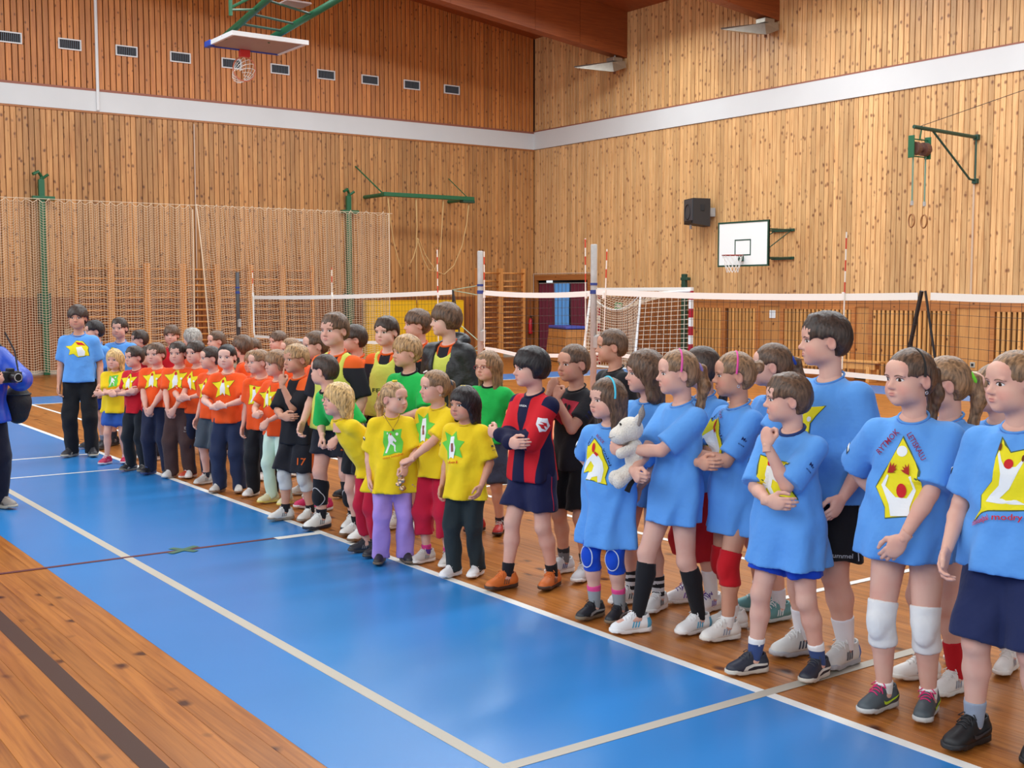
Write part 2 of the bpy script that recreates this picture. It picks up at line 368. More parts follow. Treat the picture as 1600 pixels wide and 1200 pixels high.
# wall vents high on the end wall
VENT_D = mat('vent_grille_dark', (84, 96, 106), 0.5)
ords = ['leftmost, cut by the picture edge', 'second from the left', 'third from the left', 'fourth from the left', 'fifth, beside the raised hoop', 'sixth from the left', 'seventh from the left', 'eighth from the left', 'ninth from the left', 'tenth, nearest the corner']
for k in range(10):
    x0 = 5.93 + 1.215 * k
    v = thing('air_vent', 'small grey air vent on the upper end wall, ' + ords[k], 'vent', (x0 + 0.24, YW, 7.06), 'air vents in a row on the end wall')
    f = MB(); W_, H_ = 0.24, 0.115
    f.box((-W_, -0.03, H_ - 0.025), (W_, 0, H_)); f.box((-W_, -0.03, -H_), (W_, 0, -H_ + 0.025)); f.box((-W_, -0.03, -H_ + 0.025), (-W_ + 0.025, 0, H_ - 0.025)); f.box((W_ - 0.025, -0.03, -H_ + 0.025), (W_, 0, H_ - 0.025))
    f.build('frame', WHITE, v)
    MB().box((-W_ + 0.025, -0.006, -H_ + 0.025), (W_ - 0.025, 0, H_ - 0.025)).build('backing', GAP, v)
    b = MB()
    for q in range(11): b.box((-0.2 + q * 0.04 - 0.008, -0.02, -H_ + 0.025), (-0.2 + q * 0.04 + 0.008, -0.006, H_ - 0.025))
    b.build('grille', VENT_D, v)
# thin pipes and cables on the walls
tag(MB().tube([(7.94, YW - 0.05, BAND0 + 0.02), (7.94, YW - 0.05, 10.1)], 0.035).build('wall_pipe', WHITE), 'thin white pipe rising from the white band up the end wall', 'pipe')
tag(MB().tube([(10.09, YW - 0.04, 5.6), (10.09, YW - 0.04, 0.5)], 0.012).build('cable', mat('pale_cable', (214, 190, 170), 0.6)), 'pale vertical cable down the end wall behind the net', 'cable')
tag(MB().tube([(XW - 0.03, 12.93, 3.75), (XW - 0.03, 12.93, 1.62)], 0.02).build('cable_conduit', mat('beige_conduit', (206, 178, 150), 0.6)), 'beige cable conduit running down the wall under the ring bracket', 'pipe')
cc = MB(); cc.tube([(19.5, YW - 0.035, 1.66), (XW - 0.04, YW - 0.035, 1.66), (XW - 0.04, YW - 0.035, 2.28), (XW - 0.04, DY0 - 0.15, 2.28), (XW - 0.04, DY0 - 0.15, 1.2)], 0.012)
tag(cc.build('cable', mat('pale_cable', (214, 190, 170), 0.6)), 'white cable run around the doorway in the corner', 'cable')
for y, z, s, m, nm, lab in ((17.75, 1.29, 0.085, mat('white_plastic', (236, 240, 236), 0.5), 'wall_sign', 'small square white sign between two radiator covers'), (12.85, 0.42, 0.05, mat('grey_plastic', (170, 168, 160), 0.5), 'wall_socket', 'small wall socket on the wooden panel above the rolled mat')):
    s_ = thing(nm, lab, 'sign' if 'sign' in nm else 'socket', (XW - 0.03, y, z))
    MB().bbox((-0.012, -s, -s), (0, s, s), 0.004).build('plate', m, s_); MB().box((-0.016, -s * 0.5, -s * 0.5), (-0.011, s * 0.5, s * 0.5)).build('inset', WHITE if 'sign' in nm else BLACK, s_)
s_ = thing('exit_sign', 'small green and white emergency exit sign behind the goal', 'sign', (XW - 0.02, 22.9, 1.42))
MB().bbox((-0.012, -0.15, -0.09), (0, 0.15, 0.09), 0.004).build('plate', mat('sign_green', (40, 150, 100), 0.5), s_)
MB().prism([(-0.1, -0.02), (0.0, -0.02), (0.0, -0.05), (0.1, 0.0), (0.0, 0.05), (0.0, 0.02), (-0.1, 0.02)], 0.003, Matrix.Translation((-0.012, 0, 0)) @ Matrix.Rotation(-PI / 2, 4, 'Y') @ Matrix.Rotation(PI / 2, 4, 'Z')).build('arrow', WHITE, s_)
# fire extinguisher in the corner
e = thing('fire_extinguisher', 'red fire extinguisher hanging in the corner beside the doorway', 'fire extinguisher', (19.62, 26.42, 0.62))
EXR = mat('extinguisher_red', (196, 30, 40), 0.35)
MB().tube([(0, 0, 0), (0, 0, 0.02), (0, 0, 0.34), (0, 0, 0.4), (0, 0, 0.44)], [0.05, 0.06, 0.06, 0.045, 0.02], 14).build('cylinder', EXR, e, True)
MB().tube([(0, 0, 0.44), (0, 0, 0.49)], 0.014).box((-0.02, -0.09, 0.48), (0.02, 0.02, 0.5)).build('valve', BLACK, e)
MB().tube([(0, -0.03, 0.47), (0, -0.09, 0.42), (0, -0.09, 0.2), (0, -0.07, 0.1)], 0.01).build('hose', BLACK, e)

# ------------------------------------------------------------------ gym equipment
# wall bars
rung = MB().tube([(0, 0, 0), (1, 0, 0)], 0.021, 8).mesh('rung', W_BARS, True)
ups = [7.31, 8.1, 8.9, 9.73, 10.55, 11.36, 12.19, 13.02]
bays = [(ups[k], ups[k + 1]) for k in range(7)] + [(17.82, 18.6), (18.6, 19.42)]
bl = ['first bay from the left', 'second bay from the left', 'third bay from the left', 'fourth bay, at the net gap', 'fifth bay from the left', 'sixth bay from the left', 'seventh bay, just left of the green post', 'bay beside the yellow mats', 'bay beside the corner']
upm = MB().bbox((-0.035, -0.13, 0), (0.035, 0, 2.42), 0.008).mesh('upright', W_BARS)
for k, (a, b) in enumerate(bays):
    o = thing('wall_bars', 'wooden gymnastic wall bars on the end wall, ' + bl[k], 'wall bars', (a, YW - 0.01, 0), 'wall bars on the end wall')
    link('upright', upm, o, (0.036, 0, 0)); link('upright', upm, o, (b - a - 0.036, 0, 0))
    for r_ in range(15): link('rung', rung, o, (0.05, -0.085 if r_ < 14 else -0.12, 0.25 + r_ * 0.14 + (0.08 if r_ == 14 else 0)), None, (b - a - 0.1, 1, 1))
# yellow mats
MAT_Y = mat('yellow_mat_vinyl', (236, 186, 26), 0.42, noise=0.05, nscale=2)
for a, b, lab in ((14.38, 15.84, 'large yellow padded mat standing on the wall, the one half behind the net curtain'), (15.87, 17.3, 'large yellow padded mat standing on the wall, beside the wall bars')):
    o = thing('padded_mat', lab, 'mat', ((a + b) / 2, YW - 0.15, 0), 'yellow mats on the end wall'); hw = (b - a) / 2
    MB().bbox((-hw, -0.12, 0.01), (hw, 0.1, 1.57), 0.03).build('cover', MAT_Y, o, False)
    MB().tube([(-hw + 0.02, -0.123, 0.03), (-hw + 0.02, -0.123, 1.55), (hw - 0.02, -0.123, 1.55), (hw - 0.02, -0.123, 0.03)], 0.008, 6).build('seam', MAT_Y, o)
# green posts on the end wall
for x, lab in ((6.68, 'tall dark green post with a hook behind the net curtain, far left'), (13.97, 'tall dark green post with a hook beside the climbing rope beam')):
    o = thing('wall_post', lab, 'post', (x, YW - 0.14, 0), 'green posts on the end wall')
    MB().bbox((-0.06, -0.05, 0), (0.06, 0.05, 4.15), 0.01).build('column', GREEN, o)
    MB().bbox((-0.2, -0.08, 3.72), (0.26, 0.06, 3.8), 0.01).build('crossarm', GREEN, o)
    MB().tube([(0, 0, 4.1), (0, -0.02, 4.22), (-0.08, -0.1, 4.3), (-0.2, -0.14, 4.24)], 0.035).tube([(0, 0, 4.15), (0.14, -0.05, 4.26)], 0.03).build('hook', GREEN, o)
    MB().bbox((-0.13, -0.03, 1.1), (0.13, 0.1, 1.75), 0.01).build('socket', GREEND, o)
if True:
    o = thing('wall_post', 'dark green post standing at the long wall beside the goal', 'post', (XW - 0.16, 20.38, 0), 'green posts on the end wall')
    MB().bbox((-0.05, -0.06, 0), (0.05, 0.06, 2.2), 0.01).build('column', GREEND, o); MB().bbox((-0.06, -0.15, 2.05), (0.06, 0.08, 2.12), 0.01).build('crossarm', GREEND, o)
# beam with climbing ropes
ROPE = mat('hemp_rope', (198, 160, 106), 0.8, bump=0.4, bscale=80)
o = thing('rope_beam', 'dark green wall-mounted beam carrying four climbing ropes', 'rope beam', (15.6, YW, 4.05))
MB().bbox((-1.15, -1.08, 0.06), (1.5, -0.92, 0.16), 0.01).build('rail', GREEN, o)
MB().tube([(-1.1, -1.0, 0.1), (-1.1, 0.0, 0.1)], 0.05).tube([(1.4, -1.0, 0.1), (1.4, 0.0, 0.1)], 0.05).tube([(-1.1, -0.95, 0.12), (-1.35, 0, 0.85)], 0.018).tube([(1.4, -0.95, 0.12), (1.4, 0, 0.7)], 0.012).build('bracket', GREEN, o)
MB().bbox((1.15, -1.1, 0.0), (1.5, -0.9, 0.06), 0.01).build('end_stop', GREEND, o)
def sag(a, b, d, n=14):
    return [tuple(a[i] + (b[i] - a[i]) * t / n - (d * 4 * (t / n) * (1 - t / n) if i == 2 else 0) for i in range(3)) for t in range(n + 1)]
ry = YW - 1.0
knot = (15.4, ry, 3.1)
for lab, pts in (('climbing rope hanging at the left end of the green beam, looped behind the net', [(14.6, ry, 4.08), (14.65, ry, 3.6), (14.75, ry, 3.0), (14.9, ry, 2.5), (15.0, ry, 2.28)]),
                 ('climbing rope hanging straight down from the green beam, knotted halfway', [(15.4, ry, 4.08), (15.41, ry - 0.02, 3.4), (15.4, ry, 3.1), (15.4, ry, 2.4), (15.4, ry, 1.5)]),
                 ('climbing rope from the middle of the green beam, looped over to the knotted one', [(16.2, ry, 4.08), (16.17, ry, 3.6), (16.12, ry, 3.0), (16.05, ry, 2.55), (15.92, ry, 2.3), (15.75, ry, 2.34), (15.6, ry, 2.6), (15.48, ry, 2.95), (15.43, ry, 3.12)]),
                 ('climbing rope at the right end of the green beam, drooping in a wide loop', [(16.98, ry, 4.08), (16.9, ry - 0.02, 3.55), (16.75, ry - 0.02, 2.95), (16.5, ry - 0.02, 2.45), (16.2, ry - 0.02, 2.22), (15.95, ry - 0.02, 2.3), (15.65, ry - 0.02, 2.7), (15.45, ry - 0.02, 3.1), (15.3, ry - 0.03, 2.65), (15.15, ry - 0.03, 2.4)])):
    MBt = MB().tube(pts, 0.016, 7); tag(MBt.build('climbing_rope', ROPE, None, True), lab, 'rope', 'climbing ropes')
# hanging protective net
NETC = mat('net_twine_pale', (228, 208, 180), 0.8)
def net_sheet(name, label, x0, x1, z0, z1, yc, pitch, slant=0.0, r=0.0043):
    o = thing(name, label, 'net', ((x0 + x1) / 2, yc, 0), 'protective net curtains'); cx = (x0 + x1) / 2
    nx = int((x1 - x0) / pitch); nz = int((z1 - z0) / pitch); rnd = random.Random(int(x0 * 10))
    ph = [rnd.uniform(0, 6) for _ in range(8)]
    def P(u, v):
        xx = x0 + slant * (1 - v) * (1 - u) + (x1 - x0) * u - cx
        yy = 0.05 * math.sin(xx * 21 + ph[0] + 0.8 * math.sin(v * 3 + ph[1])) + 0.035 * math.sin(xx * 9 + ph[2] + v)
        sc = 0.05 * abs(math.sin(xx * PI / 0.21 + ph[3])) - 0.03
        wav = 0.018 * math.sin(xx * 17 + v * 9 + ph[4]) * (1 - v)
        return (xx, yy, z0 + (z1 - z0) * v - sc * v * 2.0 + wav)
    def ribbon(mb, pts, w):
        vs = []; n = len(pts)
        for k in range(3):
            a = 2 * PI * k / 3 + 0.5; vs += [(p[0] + w[0] * math.cos(a) * r, p[1] + math.sin(a) * r, p[2] + w[1] * math.cos(a) * r) for p in pts]
        fs = []
        for k in range(3):
            k2 = (k + 1) % 3
            fs += [(k * n + i, k * n + i + 1, k2 * n + i + 1, k2 * n + i) for i in range(n - 1)]
        mb.add(vs, fs)
    a = MB()
    for i in range(nx + 1): ribbon(a, [P(i / nx, j / 12) for j in range(13)], (1, 0))
    for j in range(nz + 1): ribbon(a, [P(i / nx, j / nz) for i in range(nx + 1)], (0, 1))
    n_ = a.build('netting', NETC, o); n_['kind'] = 'stuff'
    MB().tube([P(i / 80, 1) for i in range(81)], 0.007, 5).build('top_cord', NETC, o)
    for u_ in (0, 1): MB().tube([P(u_, j / 12) for j in range(13)], 0.014, 6).build('edge_cord', NETC, o)
    return o
net_sheet('net_curtain', 'pale protective net curtain hanging over the wall bars, left of the gap', 4.6, 9.6, 0.12, 3.62, YW - 1.2, 0.052)
net_sheet('net_curtain', 'pale protective net curtain hanging between the gap and the climbing ropes', 9.68, 14.5, 0.12, 3.66, YW - 1.2, 0.052, 0.3)
tag(MB().tube([(4.0, YW - 1.2, 3.66), (14.6, YW - 1.2, 3.68)], 0.006).build('net_wire', NETC), 'thin wire along which the protective net curtains hang', 'wire')

# volleyball nets in one line along the middle of the hall
NX = 9.7
TAPE_W = mat('net_tape_white', (238, 238, 232), 0.6); STR_B = mat('net_twine_dark', (44, 40, 36), 0.8); STRAP = mat('black_strap', (40, 34, 32), 0.7)
def vnet(label, y0, y1, zt0, zt1, depth, sagb, lft=True, rgt=True):
    o = thing('volleyball_net', label, 'net', (NX, (y0 + y1) / 2, 0), 'volleyball nets in one line'); yc = (y0 + y1) / 2; n = 24
    def zt(u): return zt0 + (zt1 - zt0) * u - 0.03 * 4 * u * (1 - u)
    def zb(u): return zt(u) - depth + sagb * math.sin(u * PI * 3 + 1) * 0.5
    def yy(u): return y0 + (y1 - y0) * u - yc
    def tape(z, w, nm, th=0.004):
        vs = []; fs = []
        for i in range(n + 1):
            u = i / n
            for dx, dz in ((-th, -w), (-th, 0), (th, 0), (th, -w)): vs.append((dx, yy(u), z(u) + dz))
        for i in range(n):
            for k in range(4): fs.append((i * 4 + k, i * 4 + (k + 1) % 4, i * 4 + 4 + (k + 1) % 4, i * 4 + 4 + k))
        fs += [(0, 1, 2, 3), (n * 4 + 3, n * 4 + 2, n * 4 + 1, n * 4)]
        MB().add(vs, fs).build(nm, TAPE_W, o)
    tape(zt, 0.07, 'top_tape'); tape(zb, 0.05, 'bottom_tape')
    a = MB(); ny = int(abs(y1 - y0) / 0.1); nz = int(depth / 0.1)
    for i in range(ny + 1): u = i / ny; a.tube([(0, yy(u), zb(u)), (0, yy(u), zt(u))], 0.0022, 3, False)
    for j in range(1, nz): a.tube([(0, yy(i / n), zb(i / n) + (zt(i / n) - zb(i / n)) * j / nz) for i in range(n + 1)], 0.0022, 3, False)
    m_ = a.build('mesh_twine', STR_B, o); m_['kind'] = 'stuff'
    for c, e in ((0, lft), (1, rgt)):
        if e: MB().box((-0.005, yy(c) - 0.02, zb(c)), (0.005, yy(c) + 0.02, zt(c))).build('side_tape', TAPE_W if e == 1 else STRAP, o)
    return o
vnet('volleyball net farthest away, stretched in front of the protective net curtain', 22.4, 15.02, 1.70, 1.80, 0.80, 0.02, 1, 2)
vnet('short volleyball net between the two grey posts, in front of the doorway', 14.16, 11.76, 1.79, 1.78, 0.83, 0.03, False, False)
vnet('volleyball net in front of the goal and the radiator covers', 11.66, 6.9, 1.80, 1.755, 0.80, 0.04, False, False)
vnet('volleyball net nearest, running out at the right edge', 6.76, 4.2, 1.755, 1.77, 0.80, 0.03, False, 1)
BANDB = mat('blue_band', (40, 60, 130), 0.5)
for y, zt_, lab in ((14.29, 2.36, 'grey steel volleyball post beside the yellow mats'), (11.71, 2.37, 'grey steel volleyball post in front of the doorway and goal'), (23.2, 2.18, 'dark grey volleyball post at the far end of the nets, behind the orange shirts')):
    o = thing('volleyball_post', lab, 'post', (NX, y, 0), 'volleyball posts')
    MB().tube([(0, 0, 0), (0, 0, zt_ - 0.01), (0, 0, zt_)], [0.042, 0.042, 0.034], 14).build('pole', STEEL if y < 20 else mat('dark_steel', (78, 78, 80), 0.5, metal=0.3), o, True)
    MB().tube([(0, 0, 0), (0, 0, 0.02), (0, 0, 0.03)], [0.1, 0.1, 0.05], 14).build('floor_plate', STEEL, o)
    MB().tube([(0, 0, 1.74), (0, 0, 1.79)], 0.047, 14).tube([(0, 0, 1.85), (0, 0, 1.88)], 0.047, 14).build('clamp_band', BANDB, o)
    MB().tube([(0, -0.05, 1.2), (0, -0.12, 1.2)], 0.02).bbox((-0.03, -0.1, 1.05), (0.03, -0.03, 1.2), 0.006).build('winch', STEEL, o)
rp = MB(); rp.tube([(NX, 15.02, 1.8), (NX, 14.33, 1.86)], 0.006, 5).tube([(NX, 15.02, 1.79), (NX, 14.33, 1.72)], 0.006, 5).tube([(NX, 14.98, 1.35), (NX, 14.33, 1.05)], 0.006, 5).tube([(NX, 14.95, 1.0), (NX, 14.33, 0.9)], 0.006, 5).tube([(NX, 14.33, 1.0), (NX + 0.02, 14.55, 0.9), (NX, 14.6, 0.05)], 0.006, 5)
tag(rp.build('tension_rope', mat('pale_green_cord', (150, 176, 150), 0.7)), 'thin pale green tension cords tying the far net to the grey post', 'rope')
sp_ = MB(); sp_.tube([(NX, 15.02, 1.79), (NX, 14.86, 1.3), (NX, 14.84, 0.9)], 0.012, 6)
tag(sp_.build('tension_strap', STRAP), 'dark strap hanging from the end of the far volleyball net', 'strap')
sp_ = MB(); sp_.tube([(NX, 6.86, 1.77), (NX + 0.05, 7.04, 1.1), (NX + 0.1, 7.12, 0.02)], 0.022, 6); tag(sp_.build('tension_strap', STRAP), 'thick dark strap slanting down where the two nearest nets meet', 'strap')
sp_ = MB(); sp_.tube([(NX, 6.82, 1.77), (NX - 0.04, 6.66, 1.1), (NX - 0.06, 6.62, 0.02)], 0.013, 6); tag(sp_.build('tension_strap', STRAP), 'thin dark strap slanting down to the right where the two nearest nets meet', 'strap')
ANT_R = mat('antenna_red', (206, 66, 44), 0.5); ANT_W = mat('antenna_white', (236, 230, 218), 0.5)
for y, z0, z1, lean, lab in ((22.4, 0.95, 2.2, 0, 'red and white antenna at the far end of the farthest net'), (18.95, 0.95, 2.2, 0, 'red and white antenna on the farthest net, halfway along'), (15.42, 0.98, 2.42, 0.02, 'red and white antenna on the farthest net, beside the yellow mats'),
                             (14.17, 0.95, 2.35, 0, 'thin antenna standing right against the grey post by the yellow mats'), (11.85, 0.9, 2.45, 0.02, 'red and white antenna in front of the blue curtain side of the doorway'), (11.5, 0.95, 2.3, -0.06, 'leaning red and white antenna just right of the grey post by the goal'), (7.76, 0.98, 2.36, -0.02, 'red and white antenna on the net, rising above the tallest blue shirt')):
    o = thing('net_antenna', lab, 'antenna', (NX - 0.012, y, 0), 'net antennas'); k = 0; z = z0
    while z < z1:
        ze = min(z + 0.11, z1); f0, f1 = (z - z0) / (z1 - z0), (ze - z0) / (z1 - z0)
        MB().tube([(0, lean * f0, z), (0, lean * f1, ze)], 0.008, 6).build('band', ANT_R if (k % 2 and z > 1.75) else ANT_W, o); z = ze; k += 1
    MB().bbox((-0.012, -0.015, 1.68), (0.012, 0.015, 1.76), 0.003).build('clip', TAPE_W, o)
# handball goal with its net towards us, parked at the long wall
GW = mat('goal_white', (240, 240, 236), 0.4); GR = mat('goal_red', (176, 28, 54), 0.4); GN = mat('goal_net_twine', (226, 206, 180), 0.8)
goal = thing('handball_goal', 'red and white handball goal with a pale net, parked at the long wall', 'goal', (18.85, 20.95, 0))
yr, yl, gz = -1.62, 1.62, 1.8
for yy_, nm in ((yr, 'post'), (yl, 'post')):
    for k in range(9): MB().bbox((-0.04, yy_ - 0.04, k * gz / 9), (0.04, yy_ + 0.04, (k + 1) * gz / 9), 0.004).build('post_band', GR if k % 2 == 0 else GW, goal)
MB().bbox((-0.04, yr - 0.04, gz), (0.04, yl + 0.04, gz + 0.08), 0.004).build('crossbar', GW, goal)
MB().tube([(-0.03, yr, gz), (-0.75, yr + 0.85, gz - 0.06), (-1.0, yr + 0.78, 0.03)], 0.03, 8).build('rear_support', GW, goal)
MB().tube([(-0.03, yl, gz), (-0.75, yl - 0.6, gz - 0.06), (-1.0, yl - 0.6, 0.03)], 0.03, 8).build('rear_support', GW, goal)
MB().tube([(-1.0, yr + 0.78, 0.03), (-1.0, yl - 0.6, 0.03)], 0.025, 8).tube([(0, yr, 0.03), (-1.0, yr + 0.78, 0.03)], 0.025, 8).tube([(0, yl, 0.03), (-1.0, yl - 0.6, 0.03)], 0.025, 8).build('base_bar', GW, goal)
MB().tube(sag((-0.75, yr + 0.85, gz - 0.06), (-0.75, yl - 0.6, gz - 0.06), 0.38), 0.012, 6).build('net_cord', GW, goal)
gn = MB(); A = [(0, yr, gz), (-0.75, yr + 0.85, gz - 0.1), (-0.95, yr + 0.8, 0.05)]; B = [(0, yl, gz), (-0.75, yl - 0.6, gz - 0.1), (-0.95, yl - 0.6, 0.05)]
def gp(u, v):
    # v 0..1 down from crossbar over the rear cord to the floor
    k = 0 if v < 0.25 else 1; t = v / 0.25 if k == 0 else (v - 0.25) / 0.75
    p = [A[k][i] + (A[k + 1][i] - A[k][i]) * t for i in range(3)]; q = [B[k][i] + (B[k + 1][i] - B[k][i]) * t for i in range(3)]
    r_ = [p[i] + (q[i] - p[i]) * u for i in range(3)]; d = 4 * u * (1 - u)
    r_[2] -= 0.36 * d * (1 - abs(v - 0.25) / 0.75) ** 2 * (1 if v > 0 else 0); r_[0] += 0.25 * d * v
    return tuple(r_)
for i in range(27): gn.tube([gp(i / 26, j / 12) for j in range(13)], 0.008, 3, False)
for j in range(1, 27): gn.tube([gp(i / 14, j / 26) for i in range(15)], 0.008, 3, False)
for s_, E_ in ((yr, A), (yl, B)):
    for j in range(18):
        v = j / 17; z = gz * (1 - v); gn.tube([(0, s_, z), (-0.75 - 0.2 * v, E_[1][1], max(0.03, (gz - 0.1) * (1 - v)))], 0.006, 3, False)
    for j in range(1, 8):
        t_ = j / 8; gn.tube([(-0.75 * t_, s_ + (E_[1][1] - s_) * t_, gz), (-0.95 * t_, s_ + (E_[1][1] - s_) * t_, 0.03)], 0.006, 3, False)
gno = gn.build('netting', GN, goal); gno['kind'] = 'stuff'
# wall basketball board
bb = thing('basketball_hoop', 'white basketball backboard with a dark green frame bracketed off the long wall', 'basketball hoop', (18.6, 17.55, 0))
BBW = mat('backboard_white', (240, 244, 242), 0.45)
MB().box((0, -0.72, 2.31), (0.03, 0.72, 3.26)).build('backboard', BBW, bb)
f = MB(); e_ = 0.035
f.box((-0.008, -0.72, 2.31), (0.035, 0.72, 2.31 + e_)); f.box((-0.008, -0.72, 3.26 - e_), (0.035, 0.72, 3.26)); f.box((-0.008, -0.72, 2.31 + e_), (0.035, -0.72 + e_, 3.26 - e_)); f.box((-0.008, 0.72 - e_, 2.31 + e_), (0.035, 0.72, 3.26 - e_)); f.build('board_frame', GREEND, bb)
f = MB(); a_ = 0.025
f.box((-0.004, -0.23, 2.54), (0.0, 0.23, 2.54 + a_)); f.box((-0.004, -0.23, 2.88 - a_), (0.0, 0.23, 2.88)); f.box((-0.004, -0.23, 2.54 + a_), (0.0, -0.23 + a_, 2.88 - a_)); f.box((-0.004, 0.23 - a_, 2.54 + a_), (0.0, 0.23, 2.88 - a_)); f.build('target_square', GREEND, bb)
MB().ring((-0.3, 0, 2.54), (0.215, 0, 0), (0, 0.215, 0), 0.011, 28, 6).build('rim', mat('rim_rust', (150, 60, 44), 0.5), bb, True)
MB().bbox((-0.1, -0.04, 2.42), (0.0, 0.04, 2.53), 0.006).build('rim_bracket', GREEND, bb)
def hoopnet(parent, c, ax, r0, drop, dirv, m):
    nb = MB(); n = 12; c = Vector(c); a1, a2 = Vector(ax[0]), Vector(ax[1]); dv = Vector(dirv)
    def q(k, j):
        t = j / 5; rr = r0 * (1 - 0.45 * t); a = 2 * PI * (k + 0.5 * j) / n; return c + (a1 * math.cos(a) + a2 * math.sin(a)) * rr + dv * drop * t
    for k in range(n):
        nb.tube([q(k, j) for j in range(6)], 0.005, 3, False); nb.tube([q(k - j, j) for j in range(6)], 0.005, 3, False)
    x_ = nb.build('hoop_net', m, parent); x_['kind'] = 'stuff'
hoopnet(bb, (-0.3, 0, 2.54), ((1, 0, 0), (0, 1, 0)), 0.21, 0.36, (0, 0, -1), TAPE_W)
br = MB()
for y in (-0.45, 0.45):
    for z in (2.5, 3.1): br.tube([(0.03, y * 0.8, z), (1.2, y * 0.5 - 0.05, z)], 0.018, 6)
    br.tube([(0.05, y * 0.8, 2.5), (1.2, y * 0.5 - 0.05, 3.1)], 0.012, 6)
for z in (2.5, 3.1): br.bbox((1.16, -0.36, z - 0.03), (1.21, 0.25, z + 0.03), 0.004)
br.build('wall_bracket', GREEND, bb)
# folded-up ceiling hoop
hb = thing('ceiling_hoop', 'basketball backboard folded flat under the roof on a green steel frame', 'basketball hoop', (8.43, 20.15, 6.32))
UND = mat('backboard_underside', (156, 136, 130), 0.5, noise=0.08, nscale=4); BLUEP = mat('blue_edge_pad', (36, 72, 170), 0.5)
MB().box((0.0, 0.04, -0.01), (1.42, 1.2, 0.02)).build('backboard', UND, hb)
f = MB(); f.box((-0.02, 0.0, -0.03), (1.46, 0.05, 0.05)); f.box((-0.02, 0.05, -0.03), (0.03, 1.0, 0.05)); f.box((1.39, 0.05, -0.03), (1.44, 1.2, 0.05)); f.build('board_frame', WHITE, hb)
MB().bbox((-0.04, 1.0, -0.05), (0.06, 1.28, 0.06), 0.015).bbox((0.06, 1.2, -0.03), (1.44, 1.25, 0.02), 0.01).build('edge_pad', BLUEP, hb)
MB().bbox((0.62, 1.16, -0.14), (0.82, 1.26, -0.01), 0.01).build('rim_bracket', mat('rim_red', (196, 44, 40), 0.5), hb)
MB().ring((0.72, 1.22, -0.36), (0.225, 0, 0), (0, 0, 0.225), 0.012, 28, 6).build('rim', mat('rim_orange', (206, 120, 92), 0.5), hb, True)
hoopnet(hb, (0.72, 1.22, -0.36), ((1, 0, 0), (0, 0, 1)), 0.215, 0.34, (0, 0.9, -0.3), TAPE_W)
tr = MB()
def loc(p): return tuple(p[i] - (8.43, 20.15, 6.32)[i] for i in range(3))
LA, LB = loc((8.52, 20.45, 6.42)), loc((9.05, 18.55, 7.2)); RA, RB = loc((9.33, 20.4, 6.42)), loc((10.35, 19.4, 7.15))
def ext(a, b, t): return tuple(a[i] + (b[i] - a[i]) * t for i in range(3))
for a, b in ((LA, LB), (RA, RB)): tr.tube([ext(a, b, -0.1), ext(a, b, 2.2)], 0.062, 10)
tr.build('frame_tube', GREEN, hb, True)
for t_ in (0.12, 0.28, 0.5, 0.85, 1.2): MB().tube([ext(LA, LB, t_), ext(RA, RB, t_)], 0.022, 8).build('cross_brace', GREEND, hb)
MB().tube([ext(LA, LB, 0.9), ext(RA, RB, 1.05)], 0.04, 8).build('cross_brace', mat('pale_green_tube', (110, 160, 140), 0.4), hb)
vt = loc((7.95, 19.1, 6.36)); vt2 = loc((7.95, 19.1, 9.6))
MB().tube([vt, vt2], 0.035, 8).tube([ext(vt, vt2, 0.04), ext(LA, LB, 0.9)], 0.025, 8).tube([ext(vt, vt2, 0.03), ext(LA, LB, 0.35)], 0.02, 8).build('hanger', GREEN, hb)
MB().bbox((0.25, 0.2, 0.02), (1.25, 0.32, 0.09), 0.01).build('mount_bar', BLUEP, hb)
MB().bbox(ext(ext(LA, LB, 0.2), (0, 0, 0), 0), tuple(ext(LA, LB, 0.2)[i] + (0.06, 0.1, 0.03)[i] for i in range(3)), 0.004).build('warning_label', mat('label_yellow', (220, 200, 30), 0.5), hb)
tp = loc((9.45, 19.8, 6.9)); MB().bbox(tuple(tp[i] - (0.24, 0.2, 0.015)[i] for i in range(3)), tuple(tp[i] + (0.24, 0.2, 0.015)[i] for i in range(3)), 0.006).build('counterweight', UND, hb)
# loudspeaker
sp_ = thing('loudspeaker', 'black loudspeaker box mounted on the long wall above the hoop', 'loudspeaker', (XW - 0.40, 19.75, 3.6))
T0 = 0.3
MB().add([(-0.2, -0.3, -0.27), (-0.2, 0.3, -0.27), (0.25, 0.2, -0.33), (0.25, -0.2, -0.33), (-0.2, -0.3, 0.3), (-0.2, 0.3, 0.3), (0.25, 0.2, 0.3), (0.25, -0.2, 0.3)], [(0, 1, 2, 3), (7, 6, 5, 4), (1, 0, 4, 5), (2, 1, 5, 6), (3, 2, 6, 7), (0, 3, 7, 4)]).build('cabinet', mat('speaker_black', (48, 48, 50), 0.6), sp_)
MB().bbox((-0.215, -0.28, -0.2), (-0.2, 0.28, 0.28), 0.005).build('front_grille', mat('speaker_grille', (66, 70, 76), 0.5, bump=0.5, bscale=200), sp_)
MB().ring((-0.217, 0.02, -0.0), (0, 0.17, 0), (0, 0, 0.17), 0.012, 28, 6).build('woofer_ring', BLACK, sp_, True)
MB().bbox((-0.22, -0.24, -0.25), (-0.2, 0.24, -0.215), 0.004).build('port', BLACK, sp_)
MB().bbox((0.0, -0.265, 0.02), (0.09, -0.235, 0.16), 0.004).build('handle_recess', BLACK, sp_)
MB().bbox((0.2, -0.06, -0.1), (0.43, 0.06, 0.1), 0.01).build('wall_bracket', STEEL, sp_); MB().tube([(-0.1, 0.12, -0.38), (-0.1, 0.12, -0.28)], 0.03).build('cable_gland', STEEL, sp_)
sp_.rotation_euler = (0, 0, R(-24)); 
